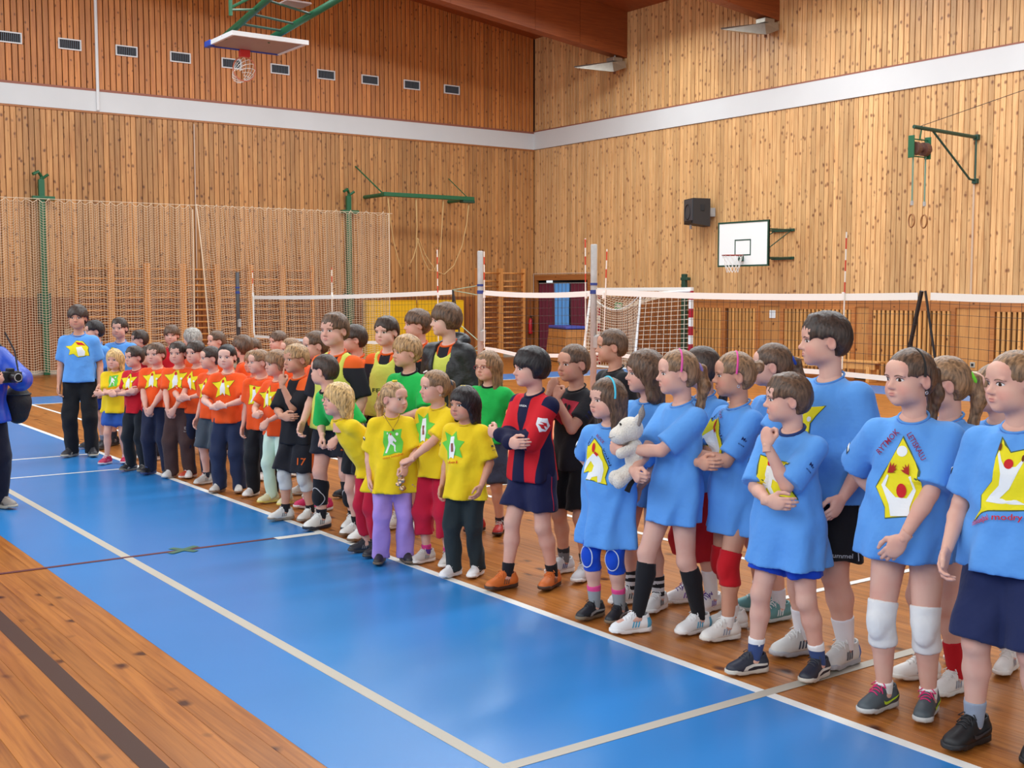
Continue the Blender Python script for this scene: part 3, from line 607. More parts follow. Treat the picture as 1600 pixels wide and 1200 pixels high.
# gymnastic rings on a swivel bracket
rg = thing('ring_bracket', 'dark green swivel bracket holding a winch drum and a pair of gymnastic rings', 'gymnastic rings', (XW, 12.9, 3.8))
MB().tube([(-0.02, 0, 0.8), (-1.75, 0.12, 0.87)], 0.035, 8).build('arm', GREEND, rg); MB().tube([(-0.03, 0, 0.02), (-0.22, 0, 0.03), (-1.25, 0.09, 0.84)], 0.02, 8).build('brace', GREEND, rg)
MB().tube([(-0.05, 0, -0.05), (-0.05, 0, 0.85)], 0.018, 8).bbox((-0.08, -0.05, -0.04), (0, 0.05, 0.05), 0.006).bbox((-0.08, -0.05, 0.75), (0, 0.05, 0.85), 0.006).build('mounting_rod', GREEND, rg)
fb = MB()
for xx in (-1.78, -1.3): fb.bbox((xx - 0.015, 0.08, 0.33), (xx + 0.015, 0.2, 0.72), 0.006)
for zz in (0.36, 0.66): fb.tube([(-1.78, 0.14, zz), (-1.3, 0.14, zz)], 0.012, 6)
fb.tube([(-1.54, 0.14, 0.66), (-1.54, 0.11, 0.86)], 0.015, 6)
fb.build('drum_cage', GREEN, rg)
WD = mat('winch_brown', (96, 62, 52), 0.5)
MB().tube([(-1.72, 0.14, 0.5), (-1.62, 0.14, 0.5)], 0.12, 16).tube([(-1.46, 0.14, 0.5), (-1.34, 0.14, 0.5)], 0.12, 16).tube([(-1.62, 0.14, 0.5), (-1.46, 0.14, 0.5)], 0.05, 12).build('drum', WD, rg, False)
for xx, oy in ((-1.72, 0.14), (-1.36, 0.14)):
    MB().tube([(xx, oy, 0.4), (xx, oy, -0.42)], 0.016, 6).build('ring_strap', mat('strap_grey_green', (110, 140, 120), 0.6), rg)
    MB().tube([(xx, oy, -0.42), (xx, oy, -0.5)], 0.03, 6).build('buckle', STEEL, rg); MB().tube([(xx, oy, -0.5), (xx, oy, -0.66)], 0.01, 6).build('ring_cord', ROPE, rg)
    MB().ring((xx, oy, -0.77), (0.04, 0.09, 0), (0, 0, 0.115), 0.014, 20, 6).build('ring', mat('ring_wood', (150, 100, 56), 0.5), rg, True)
tag(MB().tube([(XW - 1.6, 13.02, 4.68), (XW - 0.02, 11.4, 5.45)], 0.006, 5).build('stay_wire', mat('dark_wire', (50, 44, 40), 0.5)), 'thin dark stay wire from the ring bracket up to the wall', 'wire')
# aluminium floodlights under the beam ends
ALU = mat('aluminium', (170, 164, 152), 0.35, metal=0.7, noise=0.15, nscale=14)
for y, z, lab in ((22.78, 7.36, 'grey floodlight under the end of the far roof beam'), (17.84, 7.40, 'grey floodlight under the end of the second roof beam')):
    o = thing('floodlight', lab, 'floodlight', (XW - 0.45, y, z), 'floodlights under the beam ends')
    MB().add([(-0.95, 0.22, -0.12), (-0.95, 0.26, -0.08), (-0.1, 0.28, -0.1), (0.35, 0.25, -0.04), (0.35, -0.2, -0.04), (-0.1, -0.25, -0.2), (-0.1, 0.25, 0.1), (0.3, 0.22, 0.12), (0.3, -0.2, 0.12), (-0.1, -0.2, 0.05)],
             [(0, 5, 2), (0, 2, 1), (2, 5, 4, 3), (1, 2, 6), (0, 1, 6, 9), (0, 9, 5), (6, 7, 8, 9), (2, 3, 7, 6), (3, 4, 8, 7), (4, 5, 9, 8)]).build('reflector', ALU, o)
    MB().bbox((0.0, -0.12, 0.1), (0.3, 0.15, 0.2), 0.01).build('housing', ALU, o); MB().tube([(0.15, 0, 0.15), (0.15, 0, 0.42)], 0.02).tube([(0.3, 0.1, 0.15), (0.44, 0.1, 0.18)], 0.02).build('mount', STEEL, o); MB().tube([(0.1, -0.05, -0.06), (0.1, -0.05, -0.2)], 0.03).build('lamp_socket', mat('rusty', (110, 70, 50), 0.7), o)
# low bench, vaulting box, rolled mat
be = thing('gym_bench', 'low wooden gym bench in front of the radiator covers', 'bench', (19.3, 15.7, 0))
MB().bbox((-0.13, -1.2, 0.38), (0.13, 1.2, 0.42), 0.006).build('seat', W_SLAT, be); MB().bbox((-0.1, -1.1, 0.25), (-0.07, 1.1, 0.38), 0.004).bbox((0.07, -1.1, 0.25), (0.1, 1.1, 0.38), 0.004).build('apron', W_SLAT, be)
for y in (-0.95, 0.95): MB().bbox((-0.12, y - 0.04, 0), (0.12, y + 0.04, 0.3), 0.006).build('leg', W_SLAT, be)
vb = thing('vaulting_box', 'wooden vaulting box with a violet-blue top beside the doorway', 'vaulting box', (18.9, 23.85, 0), None, R(-18))
for k in range(4):
    z0, z1 = 0.02 + k * 0.205, 0.215 + k * 0.205; w0, w1 = 0.36 - 0.09 * z0, 0.36 - 0.09 * z1; l0, l1 = 0.72 - 0.07 * z0, 0.72 - 0.07 * z1
    MB().add([(-w0, -l0, z0), (w0, -l0, z0), (w0, l0, z0), (-w0, l0, z0), (-w1, -l1, z1), (w1, -l1, z1), (w1, l1, z1), (-w1, l1, z1)], [(3, 2, 1, 0), (4, 5, 6, 7), (0, 1, 5, 4), (1, 2, 6, 5), (2, 3, 7, 6), (3, 0, 4, 7)]).build('section', W_PANEL, vb)
MB().bbox((-0.3, -0.68, 0.84), (0.3, 0.68, 0.92), 0.03).build('padded_top', mat('violet_blue_vinyl', (72, 84, 176), 0.5), vb)
rm = thing('rolled_mat', 'white rolled-up mat lying along the foot of the long wall', 'rolled mat', (19.35, 12.2, 0.17))
rp = MB(); rp.tube([(0, -1.3, 0), (0, -1.28, 0), (0, 1.28, 0), (0, 1.3, 0)], [0.15, 0.165, 0.165, 0.15], 20); rp.build('roll', mat('mat_cream', (206, 196, 172), 0.6, noise=0.08, nscale=3), rm, True)
for y in (-0.8, 0.0, 0.8): MB().ring((0, y, 0), (0.166, 0, 0), (0, 0, 0.166), 0.006, 20, 5).build('strap', mat('mat_strap_grey', (150, 140, 124), 0.6), rm)
tag(MB().bbox((10.9, YW - 0.06, 0.62), (11.0, YW - 0.03, 0.7), 0.004).build('wall_plate', STEEL), 'small grey metal plate low on the end wall behind the bars', 'plate')
tag(MB().bbox((7.1, YW - 0.06, 0.55), (7.75, YW - 0.005, 0.98), 0.01).build('wall_panel', mat('beige_panel', (166, 138, 104), 0.6)), 'beige panel low on the end wall near the photographer', 'panel')

# ================================================================== people
# ------------------------------------------------------------------ distance fields and their surfaces
class Field:
    """signed distance samples on a box grid; shapes are blended in one after another"""
    def __init__(s, lo, hi, h):
        s.lo = np.array(lo, np.float64); s.h = h
        s.n = np.maximum(np.ceil((np.array(hi) - s.lo) / h).astype(int) + 1, 4)
        s.d = np.full(s.n, 1.0, np.float32)
        s.ax = [(s.lo[i] + h * np.arange(s.n[i])).astype(np.float32) for i in range(3)]
    def sub(s, lo, hi, pad):
        sl_ = []; ax = []
        for i in range(3):
            a = int(max(0, math.floor((lo[i] - pad - s.lo[i]) / s.h))); b = int(min(s.n[i], math.ceil((hi[i] + pad - s.lo[i]) / s.h) + 1))
            if b <= a: return None, None
            sl_.append(slice(a, b)); sh = [1, 1, 1]; sh[i] = -1; ax.append(s.ax[i][a:b].reshape(sh))
        return tuple(sl_), ax
    def op(s, lo, hi, fn, k=0.01, mode='u'):
        sl_, ax = s.sub(lo, hi, k + 3 * s.h)
        if sl_ is None: return
        b = fn(*ax).astype(np.float32); a = s.d[sl_]
        if mode == 'u': h = np.maximum(k - np.abs(a - b), 0) / k; s.d[sl_] = np.minimum(a, b) - h * h * k * 0.25
        elif mode == 's': b = -b; h = np.maximum(k - np.abs(a - b), 0) / k; s.d[sl_] = np.maximum(a, b) + h * h * k * 0.25
        elif mode == 'i': s.d[sl_] = np.maximum(a, b)
    def cone(s, a, b, ra, rb, k=0.01, mode='u', cut=None, sc=(1, 1, 1)):
        """tapered limb from a to b; cut = list of (point, outward direction) planes; sc squeezes the cross-section"""
        a = np.array(a, float); b = np.array(b, float); ab = b - a; l2 = max(float(ab @ ab), 1e-9); r = max(ra, rb)
        def fn(x, y, z):
            px, py, pz = x - a[0], y - a[1], z - a[2]
            t = np.clip((px * ab[0] + py * ab[1] + pz * ab[2]) / l2, 0, 1)
            d = np.sqrt(((px - t * ab[0]) / sc[0]) ** 2 + ((py - t * ab[1]) / sc[1]) ** 2 + ((pz - t * ab[2]) / sc[2]) ** 2) * min(sc) - (ra + (rb - ra) * t) * min(sc)
            for p, n in (cut or []):
                n = np.array(n, float); n /= np.linalg.norm(n); d = np.maximum(d, (x - p[0]) * n[0] + (y - p[1]) * n[1] + (z - p[2]) * n[2])
            return d
        rr = r * max(sc); s.op(np.minimum(a, b) - rr, np.maximum(a, b) + rr, fn, k, mode)
    def ell(s, c, r, k=0.01, mode='u', rot=None):
        c = np.array(c, float); r = np.array(r, float); m = float(r.max()); M = np.array(rot.to_3x3() if rot else np.eye(3)).T
        def fn(x, y, z):
            p = [x - c[0], y - c[1], z - c[2]]
            q = [(M[i, 0] * p[0] + M[i, 1] * p[1] + M[i, 2] * p[2]) for i in range(3)] if rot else p
            k0 = np.sqrt((q[0] / r[0]) ** 2 + (q[1] / r[1]) ** 2 + (q[2] / r[2]) ** 2); k1 = np.sqrt((q[0] / r[0] ** 2) ** 2 + (q[1] / r[1] ** 2) ** 2 + (q[2] / r[2] ** 2) ** 2)
            return k0 * (k0 - 1) / np.maximum(k1, 1e-6)
        s.op(c - m, c + m, fn, k, mode)
    def mesh(s):
        d = s.d; S = d < 0; n = S.shape
        cnt = np.zeros([v - 1 for v in n], np.int8)
        for i in (0, 1):
            for j in (0, 1):
                for k in (0, 1): cnt += S[i:n[0] - 1 + i, j:n[1] - 1 + j, k:n[2] - 1 + k]
        act = (cnt > 0) & (cnt < 8); ijk = np.argwhere(act); idx = np.full(act.shape, -1, np.int64); idx[act] = np.arange(len(ijk))
        pos = np.zeros((len(ijk), 3)); num = np.zeros(len(ijk)); I, J, K = ijk.T
        for ax in range(3):
            o1, o2 = [a for a in range(3) if a != ax]
            for u in (0, 1):
                for v in (0, 1):
                    a = [0, 0, 0]; a[o1] = u; a[o2] = v; b = list(a); b[ax] = 1
                    da = d[I + a[0], J + a[1], K + a[2]]; db = d[I + b[0], J + b[1], K + b[2]]; c = (da < 0) != (db < 0)
                    t = np.where(c, da / np.where(c, da - db, 1), 0)
                    q = np.zeros((len(ijk), 3)); q[:, o1] = u; q[:, o2] = v; q[:, ax] = t
                    pos[c] += q[c]; num[c] += 1
        V = s.lo + s.h * (ijk + pos / np.maximum(num, 1)[:, None])
        Fs = []
        for ax in range(3):
            o1, o2 = (ax + 1) % 3, (ax + 2) % 3
            lo_ = [slice(None)] * 3; hi_ = [slice(None)] * 3; lo_[ax] = slice(0, n[ax] - 1); hi_[ax] = slice(1, n[ax])
            for o in (o1, o2): lo_[o] = slice(1, n[o] - 1); hi_[o] = slice(1, n[o] - 1)
            A, B = S[tuple(lo_)], S[tuple(hi_)]; e = np.argwhere(A != B)
            if not len(e): continue
            inside = A[tuple(e.T)]; e = e.copy(); e[:, o1] += 1; e[:, o2] += 1
            def cell(du, dv):
                c = e.copy(); c[:, o1] += du; c[:, o2] += dv; return idx[tuple(c.T)]
            q = np.stack([cell(-1, -1), cell(0, -1), cell(0, 0), cell(-1, 0)], 1); q[~inside] = q[~inside][:, ::-1]
            Fs.append(q)
        return V, np.concatenate(Fs)

def np_mesh(name, parts, mats, attr=None):
    """parts: list of (verts, faces array or list of polygons, material index)"""
    V = []; loops = []; tot = []; mi = []; o = 0
    for v, f, m in parts:
        V.append(np.asarray(v, float)); 
        if isinstance(f, np.ndarray):
            loops.append((f + o).ravel()); tot.append(np.full(len(f), f.shape[1])); mi.append(np.full(len(f), m) if np.isscalar(m) else m)
        else:
            for q in f: loops.append(np.array(q) + o); tot.append(np.array([len(q)]))
            mi.append(np.full(len(f), m))
        o += len(v)
    V = np.concatenate(V); loops = np.concatenate(loops).astype(np.int32); tot = np.concatenate(tot).astype(np.int32); mi = np.concatenate(mi).astype(np.int32)
    me = bpy.data.meshes.new(name); me.vertices.add(len(V)); me.vertices.foreach_set('co', V.astype(np.float32).ravel())
    me.loops.add(len(loops)); me.loops.foreach_set('vertex_index', loops); me.polygons.add(len(tot))
    me.polygons.foreach_set('loop_start', np.concatenate([[0], np.cumsum(tot)[:-1]]).astype(np.int32)); me.polygons.foreach_set('loop_total', tot)
    for m in mats: me.materials.append(m)
    me.polygons.foreach_set('material_index', mi); me.polygons.foreach_set('use_smooth', np.ones(len(tot), bool))
    me.update(calc_edges=True)
    if attr is not None:
        a = me.attributes.new('tint', 'FLOAT_COLOR', 'POINT'); col = np.zeros((len(V), 4), np.float32); col[:len(attr)] = attr; a.data.foreach_set('color', col.ravel())
    return me

# ------------------------------------------------------------------ materials of people
def skin_mat(tone):
    nm = 'skin_%s' % tone
    if nm in MATS: return MATS[nm]
    base = {'fair': (222, 174, 154), 'pale': (230, 188, 170), 'tan': (206, 154, 128), 'dark': (176, 122, 94)}[tone]
    m = bpy.data.materials.new(nm); m.use_nodes = True; nt = m.node_tree; b = nt.nodes['Principled BSDF']; N = nt.nodes.new; L = nt.links.new
    b.inputs['Roughness'].default_value = 0.55; b.inputs['Specular IOR Level'].default_value = 0.35
    at = N('ShaderNodeAttribute'); at.attribute_name = 'tint'; sp = N('ShaderNodeSeparateColor'); L(at.outputs['Color'], sp.inputs[0])
    n = N('ShaderNodeTexNoise'); n.inputs['Scale'].default_value = 14; tc = N('ShaderNodeTexCoord'); L(tc.outputs['Object'], n.inputs['Vector'])
    m0 = N('ShaderNodeMix'); m0.data_type = 'RGBA'; m0.inputs['A'].default_value = sl(base); m0.inputs['B'].default_value = sl((base[0] - 6, base[1] - 24, base[2] - 22))
    rr = N('ShaderNodeMapRange'); rr.inputs['From Min'].default_value = 0.4; rr.inputs['From Max'].default_value = 0.8; rr.inputs['To Max'].default_value = 0.6; L(n.outputs['Fac'], rr.inputs['Value']); L(rr.outputs[0], m0.inputs['Factor'])
    m1 = N('ShaderNodeMix'); m1.data_type = 'RGBA'; L(m0.outputs['Result'], m1.inputs['A']); m1.inputs['B'].default_value = sl((214, 126, 116)); L(sp.outputs[2], m1.inputs['Factor'])
    m2 = N('ShaderNodeMix'); m2.data_type = 'RGBA'; L(m1.outputs['Result'], m2.inputs['A']); m2.inputs['B'].default_value = sl((188, 92, 88)); L(sp.outputs[0], m2.inputs['Factor'])
    L(m2.outputs['Result'], b.inputs['Base Color']); MATS[nm] = m
    return m
def hair_mat(name, rgb):
    nm = 'hair_' + name
    if nm in MATS: return MATS[nm]
    m = bpy.data.materials.new(nm); m.use_nodes = True; nt = m.node_tree; b = nt.nodes['Principled BSDF']; N = nt.nodes.new; L = nt.links.new
    b.inputs['Roughness'].default_value = 0.42; b.inputs['Specular IOR Level'].default_value = 0.4
    tc = N('ShaderNodeTexCoord'); mp = N('ShaderNodeMapping'); mp.inputs['Scale'].default_value = (150, 60, 14); L(tc.outputs['Object'], mp.inputs['Vector'])
    n = N('ShaderNodeTexNoise'); n.inputs['Scale'].default_value = 1; n.inputs['Detail'].default_value = 3; L(mp.outputs[0], n.inputs['Vector'])
    mx = N('ShaderNodeMix'); mx.data_type = 'RGBA'; mx.inputs['A'].default_value = sl([v * 0.62 for v in rgb]); mx.inputs['B'].default_value = sl([min(255, v * 1.25 + 6) for v in rgb])
    r = N('ShaderNodeMapRange'); r.inputs['From Min'].default_value = 0.3; r.inputs['From Max'].default_value = 0.7; L(n.outputs['Fac'], r.inputs['Value']); L(r.outputs[0], mx.inputs['Factor']); L(mx.outputs['Result'], b.inputs['Base Color'])
    bp = N('ShaderNodeBump'); bp.inputs['Strength'].default_value = 0.35; bp.inputs['Distance'].default_value = 0.003; L(n.outputs['Fac'], bp.inputs['Height']); L(bp.outputs[0], b.inputs['Normal'])
    MATS[nm] = m
    return m
HAIR = {'black': (34, 28, 28), 'dark': (58, 44, 36), 'brown': (92, 68, 50), 'light': (136, 104, 74), 'sandy': (166, 132, 92), 'blond': (200, 164, 108), 'grey': (150, 146, 138), 'red': (128, 72, 44)}
def hairm(c): return hair_mat(c, HAIR[c])
def cloth(rgb): return mat('cloth_%d_%d_%d' % tuple(rgb), rgb, 0.85, spec=0.2, noise=0.06, nscale=7, bump=0.7, bscale=16, sheen=0.1)
def leather(rgb): return mat('shoe_%d_%d_%d' % tuple(rgb), rgb, 0.5, noise=0.06, nscale=30)
INK = lambda rgb: mat('print_%d_%d_%d' % tuple(rgb), rgb, 0.7, spec=0.2)
EYE_W = mat('eye_white', (226, 220, 214), 0.3); EYE_D = mat('eye_iris', (52, 38, 30), 0.2); LASH = mat('lash_brown', (70, 48, 40), 0.7)

OR_ = (240, 88, 32)
def region_mat(name, base, regions, stripes=None):
    """cloth in one base colour (or broad vertical stripes) with sewn-in panels where a region attribute is positive"""
    if name in MATS: return MATS[name]
    m = bpy.data.materials.new(name); m.use_nodes = True; nt = m.node_tree; N = nt.nodes.new; L = nt.links.new; b = nt.nodes['Principled BSDF']; b.inputs['Roughness'].default_value = 0.8; b.inputs['Specular IOR Level'].default_value = 0.2
    rgb = N('ShaderNodeRGB'); rgb.outputs[0].default_value = sl(base); cur = rgb.outputs[0]
    if stripes:
        tc = N('ShaderNodeTexCoord'); sx = N('ShaderNodeSeparateXYZ'); L(tc.outputs['Object'], sx.inputs[0])
        ad = N('ShaderNodeMath'); ad.operation = 'MULTIPLY_ADD'; ad.inputs[1].default_value = 1 / 0.17; ad.inputs[2].default_value = 10.265; L(sx.outputs['X'], ad.inputs[0])
        fr = N('ShaderNodeMath'); fr.operation = 'FRACT'; L(ad.outputs[0], fr.inputs[0]); gt = N('ShaderNodeMath'); gt.operation = 'GREATER_THAN'; gt.inputs[1].default_value = 0.5; L(fr.outputs[0], gt.inputs[0])
        mx = N('ShaderNodeMix'); mx.data_type = 'RGBA'; L(cur, mx.inputs['A']); mx.inputs['B'].default_value = sl(stripes); L(gt.outputs[0], mx.inputs['Factor']); cur = mx.outputs['Result']
    for an, col in regions:
        at = N('ShaderNodeAttribute'); at.attribute_name = an; gt = N('ShaderNodeMath'); gt.operation = 'GREATER_THAN'; gt.inputs[1].default_value = 0.0; L(at.outputs['Fac'], gt.inputs[0])
        mx = N('ShaderNodeMix'); mx.data_type = 'RGBA'; L(cur, mx.inputs['A']); mx.inputs['B'].default_value = sl(col); L(gt.outputs[0], mx.inputs['Factor']); cur = mx.outputs['Result']
    L(cur, b.inputs['Base Color']); MATS[name] = m
    return m

# ------------------------------------------------------------------ heads, hair, hands and shoes made once and reused
HH0 = 0.215
def make_head(h, v=0):
    f = Field((-0.1, -0.13, -0.13), (0.1, 0.125, 0.24), h)
    f.ell((0, -0.014, 0.137), (0.0715, 0.088, 0.077), 0.02)
    f.ell((0, 0.022, 0.086), (0.0585 + 0.003 * v, 0.058, 0.074), 0.03)
    f.ell((0, 0.052, 0.024), (0.026 + 0.004 * v, 0.024, 0.019), 0.03)
    for s in (-1, 1):
        f.ell((s * 0.037, 0.045, 0.062), (0.024 + 0.004 * v, 0.027, 0.028), 0.03)
        f.ell((s * 0.036, 0.01, 0.042), (0.022 + 0.004 * v, 0.036, 0.022), 0.03)
    f.ell((0, 0.062, 0.148), (0.05, 0.022, 0.03), 0.03)
    for s in (-1, 1):
        f.ell((s * 0.03, 0.0735, 0.122), (0.02, 0.008, 0.006), 0.012)
        f.ell((s * 0.031, 0.0905, 0.105), (0.0165, 0.0125, 0.0095), 0.014, 's')
    f.cone((0, 0.0745, 0.112), (0, 0.0925, 0.080), 0.0058, 0.0084, 0.012)
    f.ell((0, 0.0945, 0.0775), (0.0085, 0.008, 0.0075), 0.008)
    for s in (-1, 1): f.ell((s * 0.0095, 0.0835, 0.0745), (0.0058, 0.008, 0.0058), 0.007)
    f.ell((0, 0.0785, 0.0535), (0.0205, 0.008, 0.0042), 0.008); f.ell((0, 0.0780, 0.0455), (0.0165, 0.008, 0.0048), 0.008)
    f.ell((0, 0.088, 0.0496), (0.02, 0.007, 0.0012), 0.003, 's')
    for s in (-1, 1):
        rt = Matrix.Rotation(s * 0.28, 4, 'Z') @ Matrix.Rotation(-0.18, 4, 'X')
        f.ell((s * 0.0755, -0.016, 0.098), (0.0085, 0.0185, 0.0305), 0.006, 'u', rt); f.ell((s * 0.0855, -0.013, 0.1), (0.0075, 0.010, 0.019), 0.004, 's', rt)
    f.cone((0, -0.028, 0.06), (0, -0.036, -0.11), 0.043, 0.047, 0.03)
    V, F = f.mesh()
    keep = (V[:, 2] > -0.115) & ~((V[:, 2] > 0.178) & (V[:, 1] < 0.045)) & ~((V[:, 2] > 0.085) & (V[:, 1] < -0.055)); F = F[keep[F].all(1)]      # the crown lies under the hair
    used = np.zeros(len(V), bool); used[F] = True; re_ = np.cumsum(used) - 1; V = V[used]; F = re_[F]
    a = np.zeros((len(V), 4), np.float32); a[:, 3] = 1
    g = lambda x, y, z, rx, ry, rz: np.clip(1.25 - ((V[:, 0] - x) / rx) ** 2 - ((V[:, 1] - y) / ry) ** 2 - ((V[:, 2] - z) / rz) ** 2, 0, 1)
    a[:, 0] = np.clip(np.maximum(g(0, 0.085, 0.0535, 0.0215, 0.02, 0.0052), g(0, 0.085, 0.045, 0.018, 0.02, 0.0058)), 0, 1) * 0.6
    for s in (-1, 1): a[:, 2] = np.maximum(a[:, 2], 0.3 * g(s * 0.042, 0.06, 0.068, 0.026, 0.04, 0.022)); a[:, 2] = np.maximum(a[:, 2], 0.28 * g(s * 0.08, -0.012, 0.1, 0.012, 0.02, 0.03))
    a[:, 2] = np.maximum(a[:, 2], 0.22 * g(0, 0.1, 0.077, 0.014, 0.014, 0.012))
    # eyes: almond white, iris, lash line and brow lie on the face
    tree = BVHTree.FromPolygons([tuple(p) for p in V], [tuple(q) for q in F])
    dec = []
    def put(poly, off, m):
        vs = []
        for x, z in poly:
            hit = tree.ray_cast(Vector((x, 0.2, z)), Vector((0, -1, 0)))
            y = hit[0].y if hit[0] else 0.08
            vs.append((x, y + off, z))
        dec.append((vs, m))
    def strip_(top, bot, off, m):
        n = len(top); poly = top + bot; put(poly, off, m); vs, mm = dec[-1]; dec[-1] = (vs, mm, [(i, i + 1, n + i + 1, n + i) for i in range(n - 1)])
    for s in (-1, 1):
        cx, cz = s * 0.0312, 0.1045; N_ = 12; ts = [-1 + 2 * i / N_ for i in range(N_ + 1)]
        up = lambda t: 0.0076 * (1 - t * t) ** 0.62; lo_ = lambda t: -0.0050 * (1 - t * t) ** 0.8
        strip_([(cx + 0.0148 * t, cz + up(t) + 0.0006 * s * t) for t in ts], [(cx + 0.0148 * t, cz + lo_(t)) for t in ts], 0.0007, 1)
        ti = [-0.46 + 0.92 * i / 8 for i in range(9)]
        strip_([(cx + 0.0148 * t, cz + min(up(t), 0.0072 * math.sqrt(max(0, 1 - (t / 0.47) ** 2)))) for t in ti], [(cx + 0.0148 * t, cz + max(lo_(t), -0.0068 * math.sqrt(max(0, 1 - (t / 0.47) ** 2)))) for t in ti], 0.0014, 2)
        strip_([(cx + 0.0145 * t, cz + up(t) + 0.0024) for t in ts], [(cx + 0.0145 * t, cz + up(t) - 0.0003) for t in ts], 0.0018, 3)
        strip_([(cx + s * 0.001 + 0.018 * t, cz + 0.0198 - 0.005 * t * t - 0.0004 * s * t) for t in ts], [(cx + s * 0.001 + 0.018 * t, cz + 0.0168 - 0.0046 * t * t - 0.0004 * s * t) for t in ts], 0.0012, 4)
    return V, F, a, dec
def hair_field(h, style, seed=0):
    lo, hi = (-0.14, -0.24, -0.30), (0.14, 0.14, 0.25)
    if style in ('crop', 'buzz', 'short', 'mop', 'bowl', 'side'): lo = (-0.12, -0.15, -0.02)
    f = Field(lo, hi, h); rs = random.Random(seed)
    P = dict(buzz=(0.006, 0.0, 0.0), crop=(0.010, 0.002, 0.004), short=(0.014, 0.006, 0.006), side=(0.016, 0.01, 0.006), mop=(0.021, 0.016, 0.012), bowl=(0.021, 0.02, 0.008), bob=(0.017, 0.008, 0.008), long=(0.014, 0.006, 0.004), pony=(0.009, 0.0, 0.002), bun=(0.009, 0.0, 0.002), wavy=(0.02, 0.012, 0.01), shag=(0.02, 0.016, 0.012))[style]
    t, fr, lump = P
    f.ell((0, -0.014, 0.138), (0.0725 + t, 0.089 + t, 0.078 + t * 1.1), 0.02)
    f.ell((0, -0.03, 0.1), (0.07 + t * 0.9, 0.076 + t * 0.7, 0.075), 0.03)
    # open the face
    fz = {'buzz': 0.0, 'crop': 0.0, 'short': -0.008, 'side': -0.006, 'mop': -0.024, 'bowl': -0.028, 'bob': -0.02, 'long': 0.0, 'pony': 0.004, 'bun': 0.006, 'wavy': -0.010, 'shag': -0.03}[style]
    f.ell((0, 0.115, 0.072), (0.064, 0.085, 0.089 + fz), 0.006, 's')
    f.ell((0, 0.12, 0.03), (0.076, 0.108, 0.085), 0.006, 's')
    if style in ('buzz', 'crop', 'short', 'side', 'mop', 'pony', 'bun'):
        for s in (-1, 1):
            e = {'mop': 0.8, 'short': 1.0}.get(style, 1.1)
            f.ell((s * 0.088, 0.0, 0.088), (0.036, 0.034 * e, 0.036 * e), 0.006, 's')
            f.ell((s * 0.075, 0.045, 0.06), (0.05, 0.045, 0.062), 0.006, 's'); f.ell((s * 0.095, -0.018, 0.052), (0.05, 0.045, 0.04), 0.008, 's')
        zc = {'mop': 0.02, 'pony': 0.035, 'bun': 0.035}.get(style, 0.045)
        f.ell((0, -0.04, zc - 0.07), (0.12, 0.12, 0.07), 0.012, 's')
    if style == 'bowl':
        for s in (-1, 1): f.ell((s * 0.07, 0.055, 0.055), (0.05, 0.05, 0.065), 0.008, 's')
        f.ell((0, -0.02, -0.03), (0.13, 0.13, 0.085), 0.012, 's')
    if style in ('bob', 'wavy', 'long', 'shag'):
        zl = {'bob': -0.02, 'wavy': -0.045, 'long': -0.17, 'shag': -0.005}[style]; wv = {'wavy': 0.012, 'shag': 0.006}.get(style, 0.0)
        for s in (-1, 1):
            f.cone((s * 0.066, -0.012, 0.12), (s * (0.072 + wv), -0.025, zl + 0.02), 0.026, 0.024 + wv * 0.5, 0.03, sc=(0.75, 1.15, 1))
            f.cone((s * 0.045, -0.06, 0.11), (s * 0.05, -0.07, zl), 0.045, 0.036, 0.03, sc=(1, 0.8, 1))
        f.cone((0, -0.075, 0.12), (0, -0.088, zl - 0.01), 0.05, 0.042, 0.03, sc=(1.2, 0.65, 1))
        f.ell((0, 0.105, 0.05), (0.054, 0.095, 0.1 + fz), 0.008, 's')
        f.cone((0, -0.015, 0.0), (0, -0.02, -0.3), 0.05, 0.06, 0.01, 's')
    if style == 'pony':
        f.cone((0, -0.092, 0.145), (0, -0.13, 0.125), 0.017, 0.02, 0.012); f.cone((0, -0.13, 0.125), (0.004, -0.145, 0.04), 0.022, 0.03, 0.02); f.cone((0.004, -0.145, 0.04), (0.008, -0.125, -0.06), 0.03, 0.02, 0.02); f.cone((0.008, -0.125, -0.06), (0.01, -0.118, -0.10), 0.02, 0.006, 0.02)
    if style == 'bun':
        f.cone((0, -0.09, 0.15), (0, -0.122, 0.148), 0.02, 0.02, 0.012); f.ell((0, -0.128, 0.148), (0.036, 0.026, 0.034), 0.012)
    # fringe locks and strand relief
    if style in ('mop', 'bowl', 'shag', 'wavy', 'side', 'short'):
        n = {'short': 5, 'side': 5}.get(style, 7)
        for i in range(n):
            a = (i / (n - 1) - 0.5) * 1.9 + rs.uniform(-.08, .08); x = math.sin(a); y = math.cos(a)
            z1 = 0.158 + fz * 0.9 + rs.uniform(-.006, .006) - 0.014 * abs(a); rr = 0.0105 + rs.uniform(-.001, .002)
            f.cone((x * 0.048, y * 0.05, 0.2), (x * 0.072 + (0.012 if style == 'side' else 0.004), y * 0.078, z1), 0.016, rr * 0.55, 0.014)
    def strands(x, y, z):
        a = np.arctan2(x, y + 0.015); r_ = np.sqrt(x * x + (y + .015) ** 2)
        return 0.0016 * np.sin(a * 34 + 6 * np.sin(z * 40 + seed)) + lump * 0.2 * np.sin(a * 9 + z * 30 + seed * 1.7) * np.sin(z * 60 + a * 4 + seed) + lump * 0.15 * np.sin(x * 90 + seed) * np.sin(y * 80)
    f.d -= np.minimum(1, strands(f.ax[0].reshape(-1, 1, 1), f.ax[1].reshape(1, -1, 1), f.ax[2].reshape(1, 1, -1))).astype(np.float32) * (np.abs(f.d) < 0.05)
    return f.mesh()
